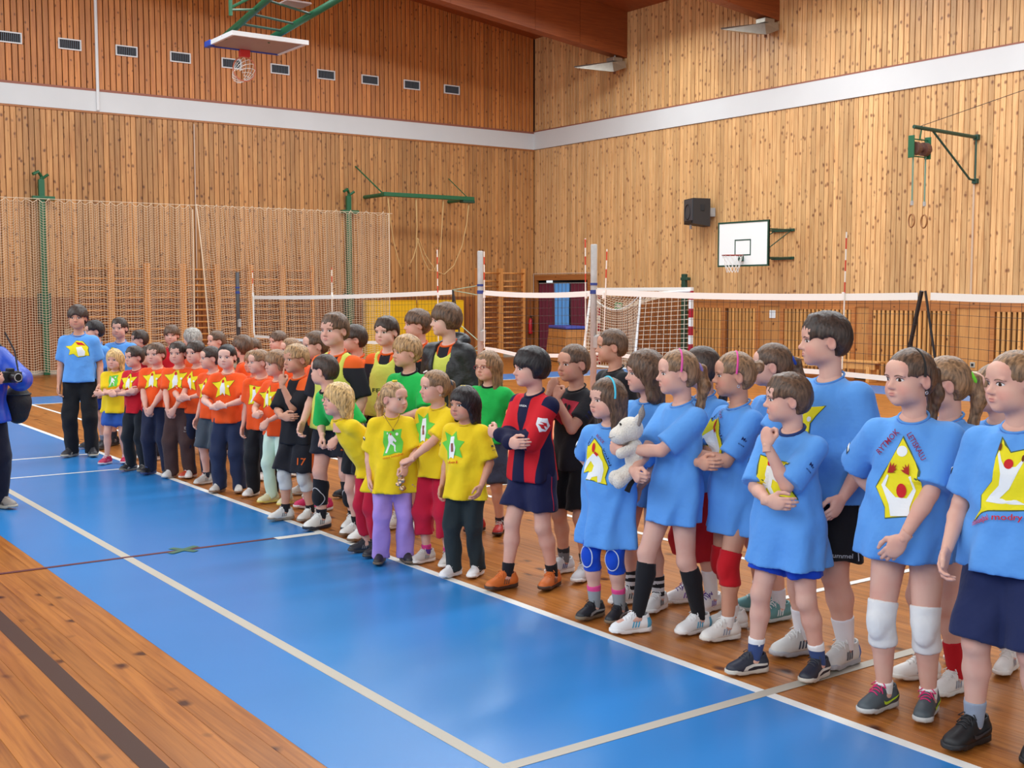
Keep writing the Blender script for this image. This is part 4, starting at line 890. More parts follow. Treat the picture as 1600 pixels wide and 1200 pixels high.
def make_hand(h, pose):
    """right hand, wrist at the origin, fingers along +Y, palm towards -Z, thumb towards -X; made for a hand 0.16 long"""
    f = Field((-0.075, -0.05, -0.09), (0.065, 0.185, 0.04), h)
    f.cone((0, -0.045, 0), (0, 0.012, 0), 0.0225, 0.0215, 0.01, sc=(1.1, 1, 0.82))
    f.ell((0.002, 0.045, 0), (0.036, 0.05, 0.0145), 0.012); f.ell((-0.02, 0.03, -0.007), (0.018, 0.03, 0.013), 0.012)
    curl = {'relaxed': (28, 30, 20), 'flat': (8, 10, 8), 'grip': (58, 62, 40), 'fist': (82, 92, 60), 'point': (82, 92, 60)}[pose]
    for i, (x, y, L_, r) in enumerate(((-0.025, 0.085, 0.072, 0.0082), (-0.008, 0.092, 0.079, 0.0085), (0.010, 0.089, 0.073, 0.0081), (0.0265, 0.08, 0.058, 0.0072))):
        c = curl if not (pose == 'point' and i == 0) else (6, 8, 6)
        p = np.array((x, y - 0.012, 0.0)); ang = 0; sx = (x * 0.9) * (0.25 if pose in ('fist', 'grip', 'point') else 1.0)
        for k, fr in enumerate((0.45, 0.31, 0.24)):
            ang += R(c[k] * (1 + 0.08 * i)); ll = L_ * fr * (1.15 if k == 0 else 1)
            q = p + np.array((sx * ll, math.cos(ang) * ll, -math.sin(ang) * ll)); f.cone(p, q, r * (1 - .07 * k), r * (0.95 - .07 * k), 0.004); p = q
    th = {'relaxed': ((-0.046, 0.045, -0.018), (-0.05, 0.075, -0.026), (-0.046, 0.098, -0.03)), 'flat': ((-0.05, 0.04, -0.01), (-0.06, 0.07, -0.014), (-0.062, 0.095, -0.016))}.get(pose, ((-0.042, 0.048, -0.024), (-0.032, 0.075, -0.036), (-0.012, 0.088, -0.042)))
    p = (-0.022, 0.015, -0.006)
    for k, q in enumerate(th): f.cone(p, q, (0.0135, 0.0105, 0.0095)[k], (0.0105, 0.0095, 0.008)[k], 0.006); p = q
    V, F = f.mesh(); keep = V[:, 1] > -0.038; return V, F[keep[F].all(1)]
HEADS, HAIRS, HANDS = {}, {}, {}
def head_t(res, v):
    k = (res, v)
    if k not in HEADS: HEADS[k] = make_head(0.0050 if res else 0.0078, v)
    return HEADS[k]
def hair_t(style, res, seed):
    k = (style, res, seed)
    if k not in HAIRS: HAIRS[k] = hair_field(0.0062 if res else 0.009, style, seed)
    return HAIRS[k]
def hand_t(pose, res):
    k = (pose, res)
    if k not in HANDS: HANDS[k] = make_hand(0.0047 if res else 0.0066, pose)
    return HANDS[k]

SHOES = {}
def shoe_meshes(up, sole, lace, mark, mk='stripes', accent=None):
    """upper, sole, laces and side marks of a trainer 0.235 long; ankle above the origin, toe along +Y"""
    key = (tuple(up), tuple(sole), tuple(lace), tuple(mark) if mark else None, mk, tuple(accent) if accent else None)
    if key in SHOES: return SHOES[key]
    if 'geo' not in SHOES:
        f = Field((-0.06, -0.085, -0.01), (0.06, 0.18, 0.13), 0.0064)
        f.cone((0, -0.04, 0.04), (0.002, 0.118, 0.027), 0.034, 0.036, 0.02, sc=(1, 1, 0.95)); f.cone((0, -0.035, 0.05), (0, -0.022, 0.11), 0.0345, 0.0315, 0.02); f.cone((0, 0.004, 0.094), (0.001, 0.09, 0.042), 0.024, 0.025, 0.025)
        f.op((-.1, -.1, -.1), (.1, .2, .2), lambda x, y, z: (0.018 - z) + 0 * x + 0 * y, 0.004, 'i'); f.op((-.1, -.1, -.1), (.1, .2, .2), lambda x, y, z: (z - 0.088 - 0.30 * np.clip(np.abs(y + 0.02), 0, 0.06)) + 0 * x, 0.004, 'i')
        f.cone((0, -0.026, 0.08), (0, -0.02, 0.14), 0.0235, 0.0255, 0.004, 's')
        U = f.mesh()
        f = Field((-0.06, -0.09, -0.012), (0.06, 0.18, 0.05), 0.006)
        def so(x, y, z):
            t = np.clip((y + 0.042) / 0.162, 0, 1); cx = 0.004 * np.sin(t * PI); w = 0.035 + 0.0055 * t - 0.004 * np.sin(t * PI); spring = 0.012 * np.clip((t - 0.75) / 0.25, 0, 1) ** 2
            dd = np.sqrt((x - cx) ** 2 + (y + 0.042 - 0.162 * t) ** 2) - w
            return np.maximum(dd, np.maximum(spring - z, z - 0.023 - spring * 0.7 - 0.006 * (1 - t)))
        f.op((-.06, -.09, -.012), (.06, .18, .05), so, 0.002)
        S = f.mesh()
        SHOES['geo'] = (U, S)
    (UV, UF), (SV, SF) = SHOES['geo']
    tree = BVHTree.FromPolygons([tuple(p) for p in UV], [tuple(q) for q in UF])
    fm = np.zeros(len(UF), int)
    cen = UV[UF].mean(1)
    if accent: fm[(cen[:, 1] < -0.035) & (cen[:, 2] < 0.075)] = 1
    um = np_mesh('shoe', [(UV, UF, fm)], [leather(up)] + ([leather(accent)] if accent else []))
    sm = np_mesh('sole', [(SV, SF, 0)], [leather(sole)])
    lb = MB()
    for k in range(5):
        y0 = 0.022 + k * 0.0135; pts = []
        for q in range(7):
            x = -0.02 + 0.04 * q / 6; yy = y0 + (0.007 if k % 2 else -0.003) * (q / 6 - .5)
            hit = tree.ray_cast(Vector((x, yy, 0.2)), Vector((0, 0, -1))); z = hit[0].z if hit[0] else 0.06
            pts.append((x, yy, z + 0.002))
        lb.tube(pts, 0.0026, 5)
    for s in (-1, 1): lb.tube([(0, 0.024, 0.106), (s * 0.02, 0.034, 0.108), (s * 0.034, 0.042, 0.096), (s * 0.022, 0.034, 0.094), (0, 0.026, 0.104)], 0.0024, 5); lb.tube([(0, 0.024, 0.106), (s * 0.018, 0.046, 0.094), (s * 0.03, 0.056, 0.076)], 0.0022, 5)
    lm = lb.mesh('laces', leather(lace), True)
    mm = None
    if mark:
        polys = {'stripes': [[(0.012 + d, 0.032), (0.02 + d, 0.032), (0.008 + d, 0.062), (0.0 + d, 0.062)] for d in (0, 0.016, 0.032)],
                 'swoosh': [[(0.06, 0.036), (0.035, 0.031), (0.015, 0.031), (0.0, 0.037), (-0.006, 0.048), (-0.002, 0.062), (0.004, 0.05), (0.014, 0.042), (0.03, 0.04)]][0:1] and [[(-0.05, 0.058), (-0.02, 0.043), (0.02, 0.031), (0.04, 0.03), (0.052, 0.036), (0.053, 0.05), (0.046, 0.044), (0.034, 0.041), (0.01, 0.042)]],
                 'band': [[(0.085, 0.026), (0.07, 0.044), (0.03, 0.052), (-0.05, 0.05), (-0.052, 0.04), (0.025, 0.04), (0.055, 0.032), (0.06, 0.024)]]}[mk]
        mm = []
        for s in (-1, 1):
            mb = MB()
            for pl_ in polys:
                fine = [tuple(pl_[i][c] + (pl_[(i + 1) % len(pl_)][c] - pl_[i][c]) * q / 4 for c in (0, 1)) for i in range(len(pl_)) for q in range(4)]; vs, es, fs, _, _, _ = delaunay_2d_cdt([Vector(p) for p in fine], [], [list(range(len(fine)))], 1, 1e-6)
                out = []
                for v in vs:
                    hit = tree.ray_cast(Vector((s * 0.1, v.x, v.y)), Vector((-s, 0, 0))); x = hit[0].x if hit[0] else s * 0.034
                    out.append((x + s * 0.0026, v.x, v.y))
                mb.add(out, [tuple(q) if s > 0 else tuple(q)[::-1] for q in fs])
            mm.append(mb.mesh('side_mark', leather(mark)))
    SHOES[key] = (um, sm, lm, mm)
    return SHOES[key]

# ------------------------------------------------------------------ prints for shirts: flat shapes in centimetres about the print's centre, laid onto the cloth
def zp(pts, cx, cy, s, fx=1): return [((x - cx) * s * fx, (cy - y) * s) for x, y in pts]
def disc(x, y, rx, ry=None, n=14): ry = ry or rx; return [(x + rx * math.cos(2 * PI * i / n), y + ry * math.sin(2 * PI * i / n)) for i in range(n)]
YEL, WHI, RED, GRN, DKR, ORG, BLK, NVY = (240, 226, 40), (238, 242, 242), (206, 40, 44), (104, 206, 76), (140, 36, 70), (214, 90, 30), (30, 30, 32), (30, 40, 90)
S3 = 0.033
PRINTS = {
 'dig': [(zp([(180, 240), (280, 325), (395, 185), (560, 330), (700, 650), (660, 820), (710, 930), (290, 880), (330, 740), (215, 780), (195, 700), (240, 560)], 450, 560, S3), YEL),
         (zp([(235, 570), (400, 430), (520, 460), (600, 560), (630, 700), (600, 900), (540, 910), (530, 800), (420, 830), (390, 880), (300, 870), (320, 770), (400, 740), (430, 640), (350, 560), (260, 680), (220, 770), (200, 700)], 450, 560, S3), WHI),
         (zp(disc(405, 330, 34, 80), 450, 560, S3), RED), (zp([(440, 385), (520, 430), (490, 475), (430, 425)], 450, 560, S3), RED),
         ('text', 'BLOCK', DKR, zp([(430, 130), (590, 260)], 450, 560, S3), 2.2), ('text', 'volej', NVY, zp([(600, 330), (740, 620)], 450, 560, S3), 1.8), ('text', 'MINI', NVY, zp([(285, 300), (375, 160)], 450, 560, S3), 1.8)],
 'house': [(zp([(310, 230), (555, 610), (530, 1005), (170, 1075), (165, 965), (45, 770)], 300, 650, S3), YEL), (zp(disc(315, 365, 56), 300, 650, S3), WHI),
           (zp([(165, 620), (182, 635), (150, 745), (270, 850), (390, 850), (450, 745), (400, 625), (425, 612), (480, 760), (430, 930), (430, 1025), (230, 1050), (205, 930), (105, 740)], 300, 650, S3), WHI),
           (zp(disc(330, 775, 54, 76), 300, 650, S3), RED),
           (zp([(170, 605), (185, 545), (205, 480), (215, 530), (245, 485), (240, 530), (275, 500), (250, 550), (280, 545), (235, 585), (265, 590)], 300, 650, S3), (176, 48, 40)),
           (zp([(410, 605), (405, 545), (400, 480), (385, 525), (360, 490), (365, 535), (330, 515), (355, 555), (315, 555), (355, 585)], 300, 650, S3), (176, 48, 40)),
           ('text', 'RYTMOK', DKR, zp([(75, 430), (275, 175)], 300, 650, S3), 3.0), ('text', 'LETISKALU', DKR, zp([(345, 190), (530, 450)], 300, 650, S3), 2.6)],
 'jump': [(zp([(445, 230), (540, 380), (640, 350), (720, 290), (700, 470), (800, 640), (700, 720), (720, 840), (560, 860), (390, 880), (240, 1000), (330, 870), (320, 760), (410, 630), (425, 430)], 520, 600, S3), YEL),
          (zp([(450, 370), (480, 450), (510, 500), (600, 490), (640, 430), (655, 440), (620, 540), (560, 680), (480, 770), (620, 770), (700, 800), (600, 810), (470, 815), (365, 810), (390, 760), (470, 660), (480, 560), (440, 400)], 520, 600, S3), WHI),
          (zp(disc(540, 470, 38, 42), 520, 600, S3), RED), (zp(disc(455, 335, 13, 32), 520, 600, S3), (110, 60, 30)), (zp(disc(650, 415, 13, 28), 520, 600, S3), (110, 60, 30)),
          ('text', 'minivolejbal', RED, zp([(230, 1050), (420, 950)], 520, 600, S3), 2.2), ('text', 'modry', RED, zp([(440, 950), (690, 930)], 520, 600, S3), 2.4)],
 'star': [(zp([(0, 35), (38, 30), (62, 0), (70, 28), (105, 24), (82, 58), (90, 95), (60, 82), (18, 104), (30, 62)], 55, 55, 0.21), YEL),
          (zp([(48, 34), (60, 34), (66, 60), (64, 95), (54, 78), (42, 92), (40, 60)], 55, 55, 0.21), WHI), (zp(disc(54, 28, 6, 8), 55, 55, 0.21), RED), (zp(disc(80, 50, 5), 55, 55, 0.21), WHI)],
 'wide': [(zp([(5, 0), (55, 8), (105, 6), (100, 50), (112, 92), (60, 88), (0, 95), (14, 50)], 55, 48, 0.2), YEL), (zp([(28, 22), (42, 20), (48, 40), (70, 52), (66, 60), (46, 52), (44, 70), (56, 86), (44, 86), (34, 72), (22, 86), (14, 84), (28, 62)], 55, 48, 0.2), WHI), (zp(disc(36, 14, 7, 8), 55, 48, 0.2), RED), (zp(disc(80, 26, 8), 55, 48, 0.2), WHI), (zp([(66, 58), (84, 50), (90, 58), (72, 66)], 55, 48, 0.2), RED)],
 'blob': [(zp([(0, 35), (30, 32), (52, 8), (80, 12), (104, 40), (108, 80), (60, 86), (40, 70), (18, 76), (24, 52)], 55, 48, 0.2), YEL), (zp([(52, 40), (76, 36), (92, 60), (90, 80), (62, 82), (58, 62)], 55, 48, 0.2), WHI), (zp([(48, 14), (78, 18), (94, 32), (60, 28)], 55, 48, 0.2), RED)],
 'green': [(zp([(265, 145), (330, 155), (400, 135), (510, 125), (490, 230), (525, 300), (500, 440), (400, 440), (330, 462), (245, 480), (275, 380), (250, 300)], 385, 300, 0.052), GRN),
           (zp([(330, 185), (355, 180), (372, 205), (410, 250), (430, 280), (420, 300), (385, 275), (380, 300), (420, 340), (412, 410), (432, 418), (400, 420), (395, 350), (350, 320), (325, 380), (300, 440), (275, 440), (300, 380), (325, 300), (318, 230)], 385, 300, 0.052), WHI),
           (zp(disc(438, 190, 20), 385, 300, 0.052), WHI), (zp(disc(352, 190, 13, 16), 385, 300, 0.052), (196, 110, 70)), (zp(disc(310, 180, 8, 14), 385, 300, 0.052), WHI),
           ('text', 'mini volejbal', ORG, zp([(245, 520), (515, 462)], 385, 300, 0.052), 1.7)],
 'greenstar': [(zp([(0, 45), (28, 36), (20, 5), (50, 20), (68, 0), (78, 30), (108, 34), (90, 60), (104, 92), (70, 84), (40, 104), (34, 74)], 55, 52, 0.17), GRN), (zp([(46, 22), (64, 18), (72, 60), (68, 96), (56, 92), (48, 98), (44, 60)], 55, 52, 0.17), WHI), (zp([(52, 44), (62, 42), (64, 72), (54, 74)], 55, 52, 0.17), (150, 90, 80)), ('text', 'volej', ORG, zp([(8, 122), (88, 108)], 55, 52, 0.17), 1.8)],
 'paw': [(zp([(30, 0), (110, 10), (100, 80), (40, 95), (0, 50)], 55, 48, 0.17), (176, 48, 66)), (zp(disc(58, 52, 18, 15), 55, 48, 0.17), BLK), (zp(disc(38, 34, 7, 10), 55, 48, 0.17), BLK), (zp(disc(54, 26, 7, 10), 55, 48, 0.17), BLK), (zp(disc(72, 30, 7, 10), 55, 48, 0.17), BLK)],
 'bib': [('text', 'FERB', (40, 60, 40), [(-9, -6), (9, -6)], 4.2)],
 'legea': [('text', 'LEGEA', WHI, [(-3.5, 6), (3.5, 6)], 1.5)],
 'seventeen': [('text', '17', (216, 96, 36), [(-4.5, -3), (4.5, -3)], 8.0)],
 'five': [('text', '5', (150, 140, 136), [(-2.5, -3), (2.5, -3)], 8.0)],
 'four': [('text', '4', (226, 108, 60), [(-3.5, -3), (3.5, -3)], 9.0)],
 'crest': [(zp([(0, 20), (50, 0), (100, 24), (92, 70), (48, 100), (8, 66)], 50, 50, 0.085), WHI), (zp([(18, 42), (60, 28), (86, 46), (52, 52), (84, 64), (50, 74), (16, 60), (50, 44)], 50, 50, 0.085), (204, 40, 48))],
 'hummel': [('text', 'hummel', (170, 176, 182), [(-5, 0), (5, 0)], 2.6)],
 'tag': [([(-2.4, -1.3), (2.4, -1.3), (2.4, 1.3), (-2.4, 1.3)], (60, 70, 80)), ([(-2.2, 0.1), (2.2, 0.1), (2.2, 1.0), (-2.2, 1.0)], WHI)],
 'sleeve': [('text', 'Mv', NVY, [(-1.6, 0.4), (1.6, 0.4)], 2.4), ('text', 'cvs', NVY, [(-1.8, -2.2), (1.8, -2.2)], 1.3)],
}
for nm_ in ('dig', 'house', 'jump', 'star', 'wide', 'blob'):      # thin dark contour around the yellow shape
    po_ = PRINTS[nm_][0][0]; cx_ = sum(q[0] for q in po_) / len(po_); cy_ = sum(q[1] for q in po_) / len(po_)
    PRINTS[nm_].insert(0, ([(cx_ + (x - cx_) * 1.045, cy_ + (y - cy_) * 1.045) for x, y in po_], (84, 104, 70)))
GLYPH = {}
def glyphs(s):
    if s in GLYPH: return GLYPH[s]
    c = bpy.data.curves.new('lettering', 'FONT'); c.body = s; c.size = 1.0; c.resolution_u = 2; c.offset = 0.012
    o = bpy.data.objects.new('lettering', c); COL.objects.link(o); bpy.context.view_layer.update()
    me = o.evaluated_get(bpy.context.evaluated_depsgraph_get()).to_mesh(); v = [(p.co.x, p.co.y) for p in me.vertices]; f = [tuple(p.vertices) for p in me.polygons]
    o.evaluated_get(bpy.context.evaluated_depsgraph_get()).to_mesh_clear(); bpy.data.objects.remove(o); bpy.data.curves.remove(c)
    GLYPH[s] = (v, f); return GLYPH[s]
def lay_print(name, tree, centre, right, up, fwd, scale=1.0, res=0.013):
    """triangles of each colour of a print, dropped along -fwd onto the cloth; returns {colour: (verts, faces)}"""
    out = []; c = Vector(centre); r_, u_, f_ = Vector(right), Vector(up), Vector(fwd)
    for li, it in enumerate(PRINTS[name]):
        if it[0] == 'text':
            _, s, col, (a, b), hgt = it; v, f = glyphs(s); w_ = max(p[0] for p in v) or 1; dx, dy = b[0] - a[0], b[1] - a[1]; l = math.hypot(dx, dy); ux, uy = dx / l, dy / l
            pts = [(a[0] + ux * x / w_ * l - uy * y * hgt, a[1] + uy * x / w_ * l + ux * y * hgt) for x, y in v]; fs = f
        else:
            poly, col = it; xs = [p[0] for p in poly]; ys = [p[1] for p in poly]; g_ = res * 100
            extra = [Vector((x, y)) for x in np.arange(min(xs) + g_ / 2, max(xs), g_) for y in np.arange(min(ys) + g_ / 2, max(ys), g_)]
            n = len(poly); vs, es, fs, _, _, _ = delaunay_2d_cdt([Vector(p) for p in poly] + extra, [(i, (i + 1) % n) for i in range(n)], [], 1, 1e-5)
            pts = [tuple(v) for v in vs]; fs = [tuple(q) for q in fs]
        V = []; ok = []; dep = []
        for x, y in pts:
            o = c + r_ * (x * 0.01 * scale) + u_ * (y * 0.01 * scale) + f_ * 0.25
            hit = tree.ray_cast(o, -f_, 0.5)
            V.append(tuple((hit[0] if hit[0] else o - f_ * 0.3) + (hit[1] * 0.25 + f_ * 0.75 if hit[0] else f_) * (0.0026 + 0.0015 * li))); ok.append(hit[0] is not None); dep.append(hit[0].dot(f_) if hit[0] else 0)
        md = np.median([d for d, k_ in zip(dep, ok) if k_]) if any(ok) else 0; ok = [k_ and abs(d - md) < 0.04 for d, k_ in zip(dep, ok)]
        fs = [q for q in fs if all(ok[i] for i in q)]
        if fs: out.append((col, V, fs))
    return out

# ------------------------------------------------------------------ one person
V3 = lambda *a: np.array(a, float)
def ik(S, W, l1, l2, pole):
    S, W = np.array(S, float), np.array(W, float); d = W - S; L_ = np.linalg.norm(d); mx = (l1 + l2) * 0.995
    if L_ > mx: W = S + d / L_ * mx; d = W - S; L_ = mx
    u = d / L_; a = (l1 * l1 - l2 * l2 + L_ * L_) / (2 * L_); hgt = math.sqrt(max(l1 * l1 - a * a, 0)); p = np.array(pole, float); p = p - u * (p @ u); p /= max(np.linalg.norm(p), 1e-6)
    return S + u * a + p * hgt, W
ARMS = {  # wrist target in body heights (x outward to that side), elbow pole, palm normal, hand pose, finger direction or None
 'down': ((.128, .025, .478), (.3, -1, 0), (-1, .2, 0), 'relaxed', None),
 'fwd': ((.130, .085, .50), (.4, -1, 0), (-1, .1, 0), 'relaxed', None),
 'back': ((.085, -.10, .545), (1, -.4, 0), (0, 1, 0), 'relaxed', None),
 'clasp': ((.030, .150, .505), (1, -.5, 0), (-.3, -1, 0), 'grip', (-.6, .15, -1)),
 'claspb': ((.025, .172, .520), (1, -.5, 0), (-.3, -1, 0), 'grip', (-.6, .1, -1)),
 'belly': ((.045, .165, .595), (1, -.5, -.3), (-.2, -1, 0), 'fist', (-1, .3, 0.1)),
 'bellyb': ((.035, .180, .605), (1, -.5, -.3), (-.2, -1, 0), 'fist', (-1, .2, 0.1)),
 'cross': ((-.055, .152, .655), (.7, .0, -1), (0, -1, 0), 'relaxed', (-1, -.25, .15)),
 'crossb': ((-.060, .178, .630), (.7, .0, -1), (0, -1, 0), 'relaxed', (-1, -.35, .1)),
 'supp': ((-.040, .165, .610), (.8, .1, -1), (0, -1, 0), 'relaxed', (-1, -.2, .0)),
 'chin': ((.020, .150, .785), (.2, .1, -1), (0, -1, .2), 'fist', (-.2, -.2, 1)),
 'chinp': ((.015, .140, .785), (.2, .1, -1), (0, -1, .2), 'point', (-.15, -.1, 1)),
 'hug': ((-.045, .215, .660), (.8, .0, -1), (0, -1, 0), 'relaxed', (-1, -.1, 0)),
 'hugb': ((-.030, .205, .590), (.8, .0, -1), (0, -1, 0), 'grip', (-1, -.1, -.1)),
 'hold': ((.060, .165, .560), (.8, -.5, -.3), (-.4, -1, 0), 'grip', (-.3, .6, -.8)),
 'reach': ((-.040, .185, .560), (.8, -.2, -.6), (0, -.6, -1), 'grip', (-1, .2, -.2)),
 'mouth': ((.015, .150, .815), (.4, .1, -1), (0, -1, .2), 'fist', (-.3, -.3, 1)),
 'crotch': ((.015, .150, .500), (1, -.4, 0), (-.2, -1, 0), 'relaxed', (-.75, .1, -1)),
 'cam': ((.06, .22, .66), (.8, -.2, -.7), (-.4, -.5, .3), 'grip', (-.3, .9, .2)),
 'armhold': ((-.02, .16, .64), (.8, 0, -1), (0, -1, 0), 'grip', (-1, 0, .2)),
}
NP = [0]
def person(p):
    g = lambda k, d=None: p.get(k, d)
    NP[0] += 1; rs = random.Random(NP[0] * 13 + 5); res = g('res', 1)
    h = p['h'] - 0.012; vb = g('vox', 0.012 if res else 0.016); gi = g('girth', 1.0); gs = math.sqrt(gi); hh = (0.1 * h + 0.068) * 1.045 * g('headk', 1.0)
    root = thing('person', p['label'], 'person', (p['x'], p['y'], 0), p.get('group', 'children lined up along the sideline'), p['rz'])
    lean, bend = g('lean', (0, 0)), 0
    # ---- skeleton in the person's own frame: facing +Y, own right hand side +X
    def tl(z): return V3(lean[0], lean[1], 0) * max(0, (z / h - 0.49) / 0.33) * h     # trunk leans from the hips up
    drop = g('drop', 0.0) * h                                                    # a bent trunk also comes down
    def T(x, y, z): f_ = max(0, (z / h - 0.49) / 0.33); return V3(x, y, z - drop * f_) + tl(z)
    zs = 0.792 * h; sw = 0.092 * h * (0.5 + 0.5 * gs) * g('shw', 1.0); neck = T(0, -0.012 * h, zs + 0.036 * h)
    st = g('stance', ((.068, 0, 14), (-.068, 0, -14))); hips = g('hips', (0, 0))
    legs = []
    for s, (fx, fy, toe) in zip((1, -1), st):
        hip = V3(s * 0.048 * h + hips[0] * h, hips[1] * h - 0.004 * h, 0.492 * h); ank = V3(fx * h, fy * h, 0.052 * h)
        tr_ = R(toe); kp = V3(math.sin(tr_) * 0.6, 1, 0)
        knee, ank = ik(hip, ank, 0.226 * h, 0.222 * h, kp); legs.append((hip, knee, ank, toe))
    arms = []
    for s, nm in zip((1, -1), (g('aR', 'down'), g('aL', 'down'))):
        w_, pole, palm, hp, fd = ARMS[nm] if isinstance(nm, str) else nm
        S = T(s * sw, -0.008 * h, zs - 0.022 * h); W = T(s * w_[0] * h, w_[1] * h, w_[2] * h)
        E, W = ik(S, W, 0.166 * h, 0.145 * h, (s * pole[0], pole[1], pole[2])); fa = (W - E) / np.linalg.norm(W - E); fdir = fa if fd is None else V3(s * fd[0], fd[1], fd[2]); fdir = fdir / np.linalg.norm(fdir)
        while fdir @ fa < 0.72: fdir = fdir + 0.25 * fa; fdir = fdir / np.linalg.norm(fdir)      # a wrist bends only so far
        arms.append((S, E, W, V3(s * palm[0], palm[1], palm[2]), hp, fdir / np.linalg.norm(fdir)))
    # ---- body
    pts = [neck, V3(0, 0, h * 0.5)] + [q for l in legs for q in l[:3]] + [q for a in arms for q in a[:3]]
    lo = np.min(pts, 0) - 0.13 * h; hi = np.max(pts, 0) + 0.1 * h; lo[2] = 0.0
    f = Field(lo, hi, vb)
    ch = T(0, 0, 0.70 * h); wa = T(0, 0, 0.6 * h); pv = V3(hips[0] * h, hips[1] * h, 0.51 * h); bel = g('belly', 0.0)
    f.ell(pv, (0.08 * h * gs, 0.058 * h * gs, 0.06 * h), 0.04); f.cone(pv, wa, 0.062 * h * gs, 0.06 * h * gs, 0.03, sc=(1.1, 0.85, 1)); f.cone(wa, ch, 0.06 * h * gs, 0.063 * h * gs, 0.03, sc=(1.15, 0.78, 1))
    f.cone(ch, neck - V3(0, 0, 0.03 * h), 0.062 * h, 0.03 * h, 0.04, sc=(1.2, 0.8, 1)); f.cone(neck - V3(0, 0, .03 * h), neck + V3(0, 0, 0.035 * h), 0.03 * h, 0.028 * h, 0.03)
    for s, (S, E, W, *_r) in zip((1, -1), arms):
        f.cone(neck - V3(0, 0, 0.03 * h), S, 0.024 * h, 0.028 * h, 0.03); f.cone(S, E, 0.0285 * h * gs, 0.0215 * h * gs, 0.02)
        m_ = E + (W - E) * 0.3; f.cone(E, m_, 0.0215 * h * gs, 0.0225 * h * gs, 0.01); f.cone(m_, W, 0.022 * h * gs, 0.0145 * h, 0.01)
    def leg_shapes(fl, hip, knee, ank, o=0.0, lo_cut=None, k=0.02):
        ax = (ank - knee) / np.linalg.norm(ank - knee); bk = np.cross(V3(1, 0, 0), ax); bk = bk / np.linalg.norm(bk); bk = bk if bk[1] < 0 else -bk
        fl.cone(hip, knee, 0.05 * h * gs + o, 0.0315 * h * gs + o, k, cut=lo_cut); cal = knee + (ank - knee) * 0.33 + bk * 0.007 * h
        fl.cone(knee, cal, 0.030 * h * gs + o, 0.0318 * h * gs + o, k, cut=lo_cut); fl.cone(cal, ank, 0.031 * h * gs + o, 0.0192 * h + o, k, cut=lo_cut)
        if o == 0: fl.ell(knee - bk * 0.012 * h, (0.022 * h, 0.022 * h, 0.028 * h), 0.02)
    for hip, knee, ank, toe in legs:
        leg_shapes(f, hip, knee, ank); t_ = R(toe); d_ = V3(math.sin(t_), math.cos(t_), 0); f.cone(ank - V3(0, 0, .012 * h), ank + d_ * 0.075 * h - V3(0, 0, 0.027 * h), 0.022 * h, 0.017 * h, 0.015)
    BV, BF = f.mesh()
    skin = skin_mat(g('skin', 'fair')); hc = hairm(g('hair', ('short', 'brown'))[1])
    parts = []
    HV, HF, HA, dec = head_t(res, g('face', rs.choice((0, 0, 1))))
    hs = hh / HH0
    hy = R(g('hyaw', 0)); Mh = Matrix.Translation(Vector(neck + V3(0, 0.002 * h, 0))) @ Matrix.Rotation(-hy, 4, 'Z') @ Matrix.Rotation(R(g('hpitch', 0)), 4, 'X') @ Matrix.Rotation(R(g('hroll', 0)), 4, 'Y') @ Matrix.Translation(Vector((0, 0.03 * hs, 0.0))) @ Matrix.Translation(Vector((0, 0, (p['h'] - 0.012 - hh) - (zs + 0.036 * h)))) @ Matrix.Diagonal((hs * g('headw', 1.0), hs, hs, 1))
    A = np.array(Mh); tx = lambda v: np.asarray(v, float) @ A[:3, :3].T + A[:3, 3]
    parts.append((tx(HV), HF, 0))
    for d_ in dec: parts.append((tx(d_[0]), [tuple(q) for q in d_[2]], d_[1]))
    parts.append((BV, BF, 0))
    for s, (S, E, W, pn, hp, fd) in zip((1, -1), arms):
        hv, hf = hand_t(hp, res); sc = 0.1 * h / 0.155; Y_ = Vector(fd); Z_ = -Vector(pn); Z_ = (Z_ - Y_ * Z_.dot(Y_)).normalized(); X_ = Y_.cross(Z_)
        M3 = np.array([X_, Y_, Z_]).T * sc; q = hv.copy(); ff = hf
        if s < 0: q[:, 0] *= -1; ff = hf[:, ::-1]
        parts.append((q @ M3.T + W, ff, 0))
    attr = np.zeros((len(HV), 4), np.float32); attr[:] = HA
    bm_ = np_mesh('body', parts, [skin, EYE_W, EYE_D, LASH, hc], attr)
    link('body', bm_, root)
    # ---- hair
    style, hcol = g('hair', ('short', 'brown'))
    hv, hf = hair_t(style, res, g('hseed', NP[0] % 3)); key = ('hairmesh', style, hcol, res, g('hseed', NP[0] % 3))
    if key not in HAIRS: HAIRS[key] = np_mesh('hair', [(hv, hf, 0)], [hairm(hcol)])
    ho = link('hair', HAIRS[key], root); ho.matrix_local = Mh
    def on_head(nm, mb, m): o = mb.build(nm, m, root, True); o.matrix_local = Mh; return o
    for ac in g('acc', []):
        k, rgb = ac
        if k == 'headband': ht = {'long': 0.007}.get(style, 0.0); on_head('headband', MB().ring((0, 0.0, 0.118), (0.0855 + ht, 0.0, 0), (0, -0.014, 0.1055 + ht * 1.2), 0.0065 if style == 'long' else 0.0055, 26, 6, 0.0, PI), cloth(rgb))
        if k == 'scrunchie': on_head('hair_tie', MB().ring((0, -0.118, 0.132), (0.024, 0, 0), (0, 0.012, 0.022), 0.009, 18, 6), cloth(rgb))
        if k == 'clip': on_head('hair_clip', MB().tube([(0.03, 0.06, 0.205), (0.045, 0.03, 0.214)], 0.006, 6), cloth(rgb))
        if k == 'topknot': on_head('hair_tie', MB().ring((0, 0.0, 0.228), (0.014, 0, 0), (0, 0.014, 0), 0.006, 12, 6), cloth(rgb))
